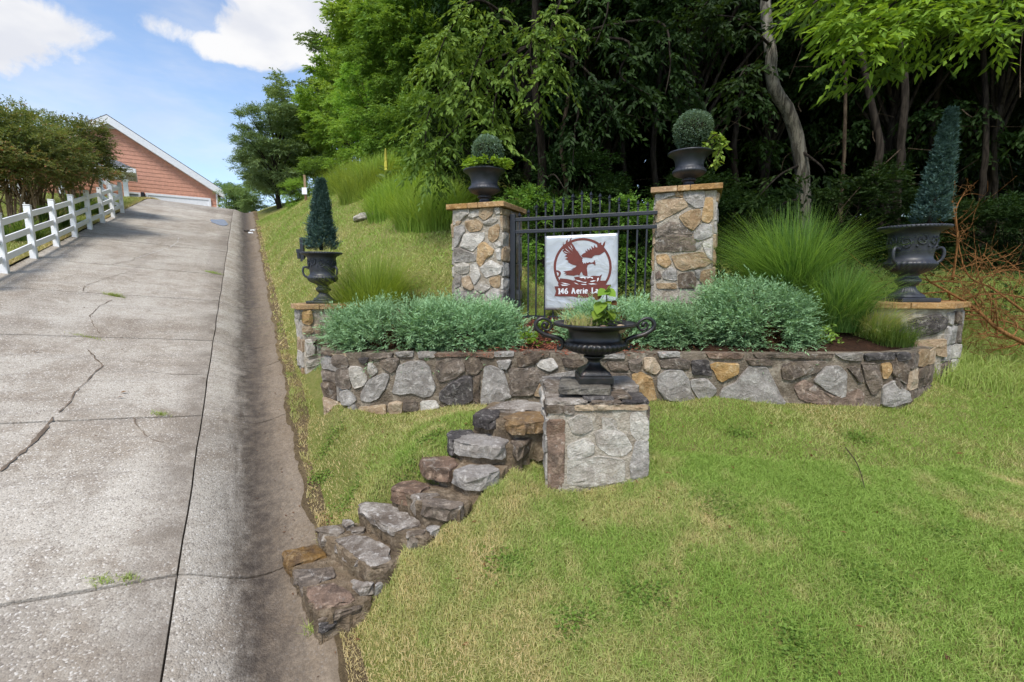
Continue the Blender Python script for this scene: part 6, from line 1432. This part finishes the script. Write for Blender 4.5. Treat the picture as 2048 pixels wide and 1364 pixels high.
branch([(2080, 700, 0), (2000, 660, -.05), (1940, 610, 0), (1850, 558, .1)], 6.35, .035, 22, .6)
branch([(2070, 640, .1), (1990, 580, .2), (1930, 540, .2), (1905, 400, .3)], 6.6, .02, 18, .5); branch([(1905, 560, .2), (1915, 480, .1), (1912, 420, .1), (1930, 385, .1)], 6.5, .016, 16, .35)
branch([(2090, 610, .3), (2020, 590, .3), (1960, 590, .2), (1900, 600, .1)], 6.5, .016, 16, .6); branch([(2090, 690, .2), (2030, 650, .2), (1990, 640, .1), (1920, 640, 0)], 6.6, .018, 18, .6); branch([(2080, 560, .4), (2030, 540, .4), (1980, 550, .3), (1940, 570, .3)], 6.8, .014, 16, .6)
branch([(2090, 660, -.1), (2030, 690, 0), (1990, 700, 0), (1960, 720, 0)], 6.5, .015, 16, .5); branch([(2090, 630, .5), (2000, 620, .5), (1960, 560, .5), (1950, 500, .5)], 6.9, .015, 16, .6)
tw = MB()
for k in range(150):
    p = at(rng.uniform(1900, 2090), rng.uniform(500, 715), rng.uniform(6.3, 7.2)); p[2] = max(p[2], H(p[0], p[1]) + .03); d = unit(rng.normal(0, 1, 3) * np.array([1, .5, .55])); L_ = rng.uniform(.15, .6)
    V, F = tube(spline([p, p + d * L_ * .5 + rng.normal(0, .04, 3), p + d * L_ + rng.normal(0, .07, 3)], 6), np.linspace(.006, .002, 6), 4); tw.add(V, F)
tw.put('twig_tangle', MATS['twig_orange'], bp)['kind'] = 'stuff'
# twig on the lawn
a_, b_ = hit(1690, 905), hit(1728, 985); V, F = tube(spline([a_ + (0, 0, .05), (a_ + b_) / 2 + (.03, 0, .06), b_ + (0, 0, .045)], 10), np.linspace(.006, .003, 10), 5)
tag(put('fallen_twig', V, F, MATS['bark_brown'], None), 'thin brown twig lying on the lawn at the right', 'twig')
# rock on the slope, loose stones in the joint
c = hit(738, 432); bm = bmesh.new(); bmesh.ops.create_icosphere(bm, subdivisions=3, radius=1)
for v in bm.verts: v.co = Vector((v.co.x * .42, v.co.y * .22, v.co.z * .12)) * (1 + .4 * (vnoise(np.array([list(v.co)]) * 2.2, 1, 3)[0] - .5))
me = bpy.data.meshes.new('rock'); bm.to_mesh(me); bm.free(); me.materials.append(MATS['stone_pale']); o = bpy.data.objects.new('rock', me); COL.objects.link(o); o.location = c + np.array([0, 0, .0]); o.rotation_euler = (0, R(-14), R(20)); tag(o, 'flat pale rock outcrop lying in the grass slope', 'rock')
# black marker post beside the left urn
c = hit(606, 520); mp = empty('marker_post', tuple(c), 'short black post with a side bracket standing by the gutter behind the left urn', 'post')
zt_, zm_ = at(606, 479, c[1])[2], at(606, 502, c[1])[2]
bevel(MB().box((c[0], c[1], (zt_ + c[2]) / 2), (.09, .09, zt_ - c[2] + .1)).put('post', MATS['iron_black'], mp), .006); bevel(MB().box((c[0] - .09, c[1], zm_), (.12, .08, .1)).put('bracket', MATS['iron_black'], mp), .006); bevel(MB().box((c[0] - .1, c[1], zm_ - .12), (.07, .07, .16)).put('bracket_leg', MATS['iron_black'], mp), .006)
# little white yard sign by the cedar
c = hit(612, 402); ys_ = empty('yard_sign', tuple(c), 'small weathered white notice on a wooden stake right of the cedar', 'sign')
MB().box((c[0], c[1], c[2] + .5), (.09, .05, 1.0)).put('stake', MATS['bark_tan'], ys_); bevel(MB().box((c[0] - .02, c[1] - .04, c[2] + .38), (.2, .02, .26)).put('plate', MATS['trim_white'], ys_), .004)
# litter on the upper gutter and dead leaves on the drive
for px, py, lab in [(493, 463, 'dark scrap lying in the upper gutter'), (502, 467, 'pale scrap of litter lying in the upper gutter'), (506, 462, 'white litter tube end lying in the upper gutter')]:
    c = hit(px, py); o = block('litter', [c + np.array([a, b, .06]) for a, b in ((-.1, -.06), (.1, -.05), (.09, .06), (-.09, .05))], .055, 'stone_dark' if 'dark' in lab else 'trim_white', None, .008); tag(o, lab, 'litter')
for px, py, lab in [(241, 787, 'upper curled tan leaf on the driveway'), (234, 797, 'lower curled tan leaf on the driveway'), (66, 705, 'small dark leaf scrap on the driveway, leftmost')]:
    c = hit(px, py); o = fol('dead_leaf', leafmesh(np.array([c + (0, 0, .015)]), np.array([[1, .3, .15]]), .07, .035, np.array([.6])), 'needle_brown', None); tag(o, lab, 'leaf')

# ------------------------------------------------------------------ white rail fence
FP = [(60, 515, 412), (117, 492, 400), (156, 476, 395), (184, 459, 389), (208, 447, 382), (226, 437, 379), (247, 428, 370)]
fs = [10.45, 12.0, 13.55, 15.1, 16.65, 18.2, 19.75]; fs = [8.9, 7.35] + fs
wf = empty('rail_fence', (*xy(12, -DW - .12), float(zdrive(12, -DW))), 'white three rail vinyl fence along the far side of the driveway', 'fence')
pts = []
for k, s in enumerate(sorted(fs) + [21.3, 22.85]):
    dd_ = -DW + .1 if s < 20.5 else -DW - .35 * (s - 19.75)
    x, y = xy(s, dd_); z = float(zleft(np.array([s]), np.array([-DW - .1]))[0]); pts.append(np.array([x, y, z]))
fd = np.array([UU[0], UU[1], 0]); fs_ = np.array([VV[0], VV[1], 0]); axf = [fd, fs_, np.array([0, 0, 1.0])]; PH = 1.1
for p in pts:
    bevel(MB().box(p + (0, 0, PH / 2 - .1), (.115, .115, PH + .2), axf).put('post', MATS['vinyl_white'], wf), .006)
    bevel(MB().box(p + (0, 0, PH + .02), (.122, .122, .02), axf).put('post_cap', MATS['vinyl_white'], wf), .005)
for a, b in zip(pts[:-1], pts[1:]):
    for h_ in (.24, .58, .92):
        A_, B_ = a + (0, 0, h_), b + (0, 0, h_); d = unit(B_ - A_); s_ = unit(np.cross(d, (0, 0, 1.0))); A_, B_ = A_ + d * .066, B_ - d * .066
        bevel(MB().box((A_ + B_) / 2, (np.linalg.norm(B_ - A_),   .038, .125), [d, s_, np.cross(s_, d)]).put('rail', MATS['vinyl_white'], wf), .005)

# ------------------------------------------------------------------ house
HR = at(437, 400, 36.0); wd = np.array([-.795, -.607, 0]); wn = np.array([.607, -.795, 0])     # along the gable wall to the left; outward
house = empty('house', (HR[0], HR[1], 3.0), 'red shingled house with a white trimmed gable above the driveway crest', 'house')
def hp(t, z, off=0.0): return np.array([HR[0], HR[1], 0]) + wd * t + wn * off + np.array([0, 0, z])
def tz_on(px, py, off=0.0):
    O = hp(0, 0, off); r = ray(px, py); p = r * ((O @ wn) / (r @ wn)) - O; return p @ wd, p[2]
tE, zE = tz_on(437, 382); tP, zP = tz_on(215, 240); WIDE = 2 * tP; zB = 2.6
def gab(t): return zE + (zP - zE) * (1 - abs(t - tP) / tP)
nc = 30; ch = (zP - zB) / nc
rv = lambda a: a
put('wall', [hp(0, zB), hp(WIDE, zB), hp(WIDE, zE), hp(tP, zP), hp(0, zE), hp(0, zB, -10), hp(WIDE, zB, -10), hp(WIDE, zE, -10), hp(tP, zP, -10), hp(0, zE, -10)], [(0, 1, 2, 3, 4), (5, 9, 8, 7, 6), (0, 4, 9, 5), (1, 6, 7, 2)], MATS['siding_red'], house)
for i in range(nc):
    z0_, z1_ = zB + i * ch, zB + (i + 1) * ch + .02
    def span(z): 
        if z <= zE: return 0.0, WIDE
        f = (z - zE) / (zP - zE); return tP * f, WIDE - tP * f
    a0, b0 = span(z0_); a1, b1 = span(min(z1_, zP - .01))
    V = [hp(a0, z0_, .006), hp(b0, z0_, .006), hp(b1, z1_, .006), hp(a1, z1_, .006), hp(a0, z0_, .03), hp(b0, z0_, .03), hp(b1, z1_, .012), hp(a1, z1_, .012)]
    put('siding_course', V, [(0, 1, 5, 4), (4, 5, 6, 7), (1, 2, 6, 5), (0, 4, 7, 3), (3, 7, 6, 2)], MATS['siding_red'], house)
# roof planes and rake boards
ov = .45
for sg in (0, 1):
    e_t = -.35 if sg == 0 else WIDE + .35; sl = (zP - zE) / tP; ze = zE - .35 * sl
    up_ = np.array([0, 0, .12])
    V = [hp(e_t, ze, ov) + up_, hp(tP, zP, ov) + up_, hp(tP, zP, -10.5) + up_, hp(e_t, ze, -10.5) + up_]; V = V + [v + (0, 0, .14) for v in V]
    put('roof', V, [(0, 1, 2, 3), (4, 7, 6, 5), (0, 4, 5, 1), (2, 6, 7, 3), (0, 3, 7, 4), (1, 5, 6, 2)], MATS['shingle_grey'], house)
    V = [hp(e_t, ze - .3, ov + .01), hp(tP, zP - .3, ov + .01), hp(tP, zP + .2, ov + .01), hp(e_t, ze + .2, ov + .01)]; V = V + [v - wn * .08 for v in V]
    put('rake_board', V, [(0, 1, 2, 3), (4, 7, 6, 5), (0, 4, 5, 1), (2, 6, 7, 3), (0, 3, 7, 4), (1, 5, 6, 2)], MATS['trim_white'], house)
    V = [hp(e_t, ze - .28, ov), hp(tP, zP - .28, ov), hp(tP, zP - .28, 0), hp(e_t, ze - .28, 0)]; put('soffit', V, [(0, 1, 2, 3)], MATS['trim_white'], house)
tv0, zv0 = tz_on(243, 253, .07); tv1, _ = tz_on(196, 245, .07); zv0 = gab(tv0) - .05
put('gable_vent', [hp(tv0, zv0 - .02, .07), hp(2 * tP - tv0, zv0 - .02, .07), hp(tP, zP - .05, .07)], [(0, 1, 2)], MATS['trim_white'], house)
vt_ = bpy.data.objects['gable_vent']
for k in range(9):
    a = R(15 + k * 150 / 8); r_ = .95 * (zP - zv0) / max(math.sin(a), .35); c0 = hp(tP, zv0 + .06, .078); d = wd * math.cos(a) + np.array([0, 0, math.sin(a)]); r1 = min(.78 * (zP - zv0 - .1) / (math.sin(a) + abs(math.cos(a)) * (zP - zE) / tP), 1.3); nn_ = np.cross(d, wn)
    put('louvre', [c0 + d * .25 + nn_ * .015, c0 + d * r1 + nn_ * .045, c0 + d * r1 - nn_ * .045, c0 + d * .25 - nn_ * .015], [(0, 1, 2, 3)], MATS['shingle_grey'], vt_)
def opening(pxa, pya, pxb, pyb, mat, name, frame=.14):
    ta, za = tz_on(pxa, pya, .08); tb, _ = tz_on(pxb, pyb, .08); zt_ = za; zb_2 = zB + .3
    t0, t1 = min(ta, tb), max(ta, tb)
    o = put(name, [hp(t0, zb_2, .08), hp(t1, zb_2, .08), hp(t1, zt_, .08), hp(t0, zt_, .08)], [(0, 1, 2, 3)], MATS[mat], house)
    mb = MB(); axh = [wd, wn, np.array([0, 0, 1.0])]
    mb.box(hp((t0 + t1) / 2, zt_ + frame / 2, .09), (t1 - t0 + 2 * frame, .06, frame), axh); mb.box(hp(t0 - frame / 2, (zt_ + zb_2) / 2, .09), (frame, .06, zt_ - zb_2), axh); mb.box(hp(t1 + frame / 2, (zt_ + zb_2) / 2, .09), (frame, .06, zt_ - zb_2), axh)
    mb.put('frame', MATS['trim_white'], o)
    return o, t0, t1, zt_
g_, g0, g1, gz = opening(296, 390, 417, 399, 'trim_white', 'garage_door')
for k in range(6): 
    zz_ = gz - .45 * (k + 1)
    MB().box(hp((g0 + g1) / 2, zz_, .085), (g1 - g0, .02, .03), [wd, wn, np.array([0, 0, 1.0])]).put('panel_groove', MATS['door_grey'], g_)
opening(259, 387, 277, 390, 'door_grey', 'door', .12)
tl_, zl_ = tz_on(286, 392, .12); bevel(MB().box(hp(tl_, zl_, .14), (.2, .2, .5), [wd, wn, np.array([0, 0, 1.0])]).put('wall_lamp', MATS['iron_black'], house), .02)
V, F = tube([hp(.1, zE - .2, .12), hp(.1, zB, .12)], .06, 6); put('downpipe', V, F, MATS['trim_white'], house)
# porch on the near left of the gable wall
pc = at(255, 350, 29.0); zc = pc[2]
porch = empty('porch', (pc[0], pc[1], 3.4), 'white columned porch with a low grey hipped roof in front of the house', 'porch')
axh = [wd, wn, np.array([0, 0, 1.0])]; LP_ = 7.0; DP = 3.4
e0 = at(271, 342, 29.0); ez = e0[2]
def pp(t, o_, z): return e0 * np.array([1, 1, 0]) + wd * t - wn * o_ + np.array([0, 0, z])
put('porch_roof', [pp(0, 0, ez + .12), pp(LP_, 0, ez + .12), pp(LP_, DP + 1, ez + .12), pp(0, DP + 1, ez + .12), pp(1.2, 1.6, ez + .95), pp(LP_, 1.6, ez + .95), pp(LP_, DP + 1, ez + .95), pp(1.2, DP + 1, ez + .95)], [(0, 1, 5, 4), (4, 5, 6, 7), (0, 4, 7, 3), (0, 3, 2, 1)], MATS['shingle_grey'], porch)
MB().box(pp(LP_ / 2, .02, ez), (LP_, .1, .24), axh).box(pp(.02, DP / 2, ez), (.1, DP, .24), axh).put('fascia', MATS['trim_white'], porch)
put('porch_soffit', [pp(0, 0, ez - .1), pp(LP_, 0, ez - .1), pp(LP_, DP, ez - .1), pp(0, DP, ez - .1)], [(0, 1, 2, 3)], MATS['trim_white'], porch)
MB().box(pp(LP_ / 2, .6, ez - .3), (LP_ - 1, .2, .36), axh).put('beam', MATS['trim_white'], porch)
for t in (.55, 3.4, 6.4):
    bevel(MB().box(pp(t, .6, ez - .48 - 1.35), (.24, .24, 2.7), axh).put('column', MATS['trim_white'], porch), .01)
    MB().box(pp(t, .6, ez - .52), (.32, .32, .12), axh).put('capital', MATS['trim_white'], porch)
# white deck railing at the far left
r0_ = at(50, 395, 17.0); r1_ = at(-60, 395, 13.0); dk = empty('deck_railing', tuple(r0_), 'white baluster railing at the far left behind the crape myrtles', 'railing')
d = unit(r1_ - r0_); d[2] = 0; d = unit(d); L_ = float(np.linalg.norm((r1_ - r0_)[:2])); zt_ = at(50, 362, 17.0)[2]; zb3 = at(50, 398, 17)[2]; sV = np.cross(d, (0, 0, 1.0)); axr = [d, sV, np.array([0, 0, 1.0])]
for zz_ in (zt_, zb3): MB().box(np.array([*(r0_ + d * L_ / 2)[:2], zz_]), (L_, .08, .07), axr).put('rail', MATS['trim_white'], dk)
k = 0.0
while k < L_:
    MB().box(np.array([*(r0_ + d * k)[:2], (zt_ + zb3) / 2]), (.04, .04, zt_ - zb3 - .07), axr).put('baluster', MATS['trim_white'], dk); k += .16
MB().box(np.array([*(r0_)[:2], (zt_ + zb3) / 2 - .4]), (.14, .14, zt_ - zb3 + 1.0), axr).put('post', MATS['trim_white'], dk)
# crape myrtles
for px, py, Y, s_, rz, lab in [(15, 425, 13.2, 1.0, .4, 'crape myrtle at the left picture edge, behind the fence'), (82, 440, 13.8, .95, 2.0, 'middle crape myrtle with red tips behind the white fence'), (150, 405, 17.5, .98, 3.6, 'crape myrtle nearest the red gable, behind the fence'), (70, 410, 18.5, 1.1, 5.1, 'crape myrtle standing behind the other three')]:
    x = at(px, py, Y)[0]; z = H(x, Y); tree('myrtle', (x, Y, z - .05), 'crape_myrtle', lab, 'crape myrtles', s_, rz, 'shrub')
# strap-leaved clumps behind the fence
for s, d_, lab in [(12.8, -DW - .8, 'green strap leaved clump behind the third fence bay'), (15.2, -DW - .9, 'green strap leaved clump behind the middle of the white fence'), (18.6, -DW - .8, 'green strap leaved clump near the far end of the white fence'), (10.0, -DW - 2.8, 'green strap leaved clump behind the left fence bays'), (21.5, -DW - 1.6, 'green strap leaved clump where the fence turns')]:
    x, y = xy(s, d_); reeds('daylily_clump', (x, y, float(zleft(np.array([s]), np.array([d_]))[0]) - .03), 420, .75, 1.0, .45, lab, 'leaf_reed', .028, 'leafy clumps along the white fence', 1.1, tint0=.4)
# overhead wire
a_, b_ = at(560, -20, 30), at(1000, 55, 20); wp = spline([a_, a_ * .5 + b_ * .5 + (0, 0, -.1), b_ + (0, 0, .2)], 24); V, F = tube(wp, .02, 5); tag(put('overhead_wire', V, F, MATS['iron_black'], None), 'overhead utility wire crossing the sky into the trees', 'wire')
# stone chimney glimpsed through the leaves
cc = at(882, 180, 24.0); chm = empty('stone_chimney', (cc[0], cc[1], H(cc[0], cc[1])), 'pale stone chimney glimpsed through the hillside leaves', 'chimney')
zg = H(cc[0], cc[1]); zt_ = at(882, 70, 24.0)[2]; body('shaft', [(cc[0] - .45, 24), (cc[0] + .45, 24), (cc[0] + .45, 24.8), (cc[0] - .45, 24.8)], zg, zt_, 'mortar_pale', chm, .02, .3)
random_stones(face_frame((cc[0] - .45, 24, 0), (1, 0, 0), (0, -1, 0)), .9, zg + 2.5, zt_, chm, ['stone_pale', 'stone_tan'], .4, .04)

# ------------------------------------------------------------------ clover, weeds and litter in the turf
pts = []
for px, py, w_ in [(1280, 1200, .12), (1440, 1010, .1), (1760, 1180, .12), (700, 1000, .1), (640, 960, .08), (860, 880, .08), (820, 960, .07), (1600, 1290, .12), (1900, 1080, .1), (1150, 1250, .08), (1010, 1130, .07), (1720, 880, .1), (1480, 870, .08), (660, 890, .08)]:
    c = hit(px, py); n = int(2600 * w_); p = np.repeat(c[None], n, 0); p[:, 0] += rng.normal(0, w_, n); p[:, 1] += rng.normal(0, w_ * .7, n); pts.append(p)
P = np.concatenate(pts); k = lawn_mask(P[:, 0], P[:, 1]); P = P[k]; P[:, 2] = zlawn(P[:, 0], P[:, 1]) + rng.uniform(.015, .05, len(P))
D_ = rsph(len(P)) * np.array([1, 1, .25]); tag(fol('clover', leafmesh(P, D_, .024, .02, rng.uniform(.1, .9, len(P)), fold=.05), 'leaf_mid', None), 'dark green clover patches in the turf', 'clover', kind='stuff')
n = 900; y = np.sqrt(rng.uniform(2.0 ** 2, 8.0 ** 2, n)); x = rng.uniform(-1, 1, n) * (y * 1.2 + .5); k = lawn_mask(x, y); x, y = x[k], y[k]; P = np.stack([x, y, zlawn(x, y) + rng.uniform(.012, .045, len(x))], 1)
tag(fol('leaf_litter', leafmesh(P, rsph(len(P)) * np.array([1, 1, .3]), rng.uniform(.02, .06, len(P)), rng.uniform(.008, .025, len(P)), rng.uniform(0, 1, len(P))), 'needle_brown', None), 'scattered brown leaf bits in the turf', 'leaf litter', kind='stuff')
n = 420; s_ = rng.uniform(-3, 20, n); d_ = np.where(rng.uniform(0, 1, n) < .75, rng.normal(GW * .8, .16, n), rng.uniform(-DW, 0, n)); d_ = np.minimum(d_, GW - .01); x, y = xy(s_, d_); z = np.array([H(a, b) for a, b in zip(x, y)]) + .012
tag(fol('leaf_litter', leafmesh(np.stack([x, y, z], 1), rsph(n) * np.array([1, 1, .15]), rng.uniform(.012, .045, n), rng.uniform(.006, .016, n), rng.uniform(0, 1, n)), 'needle_brown', None), 'bits of dead leaf and straw washed into the gutter', 'leaf litter', kind='stuff')
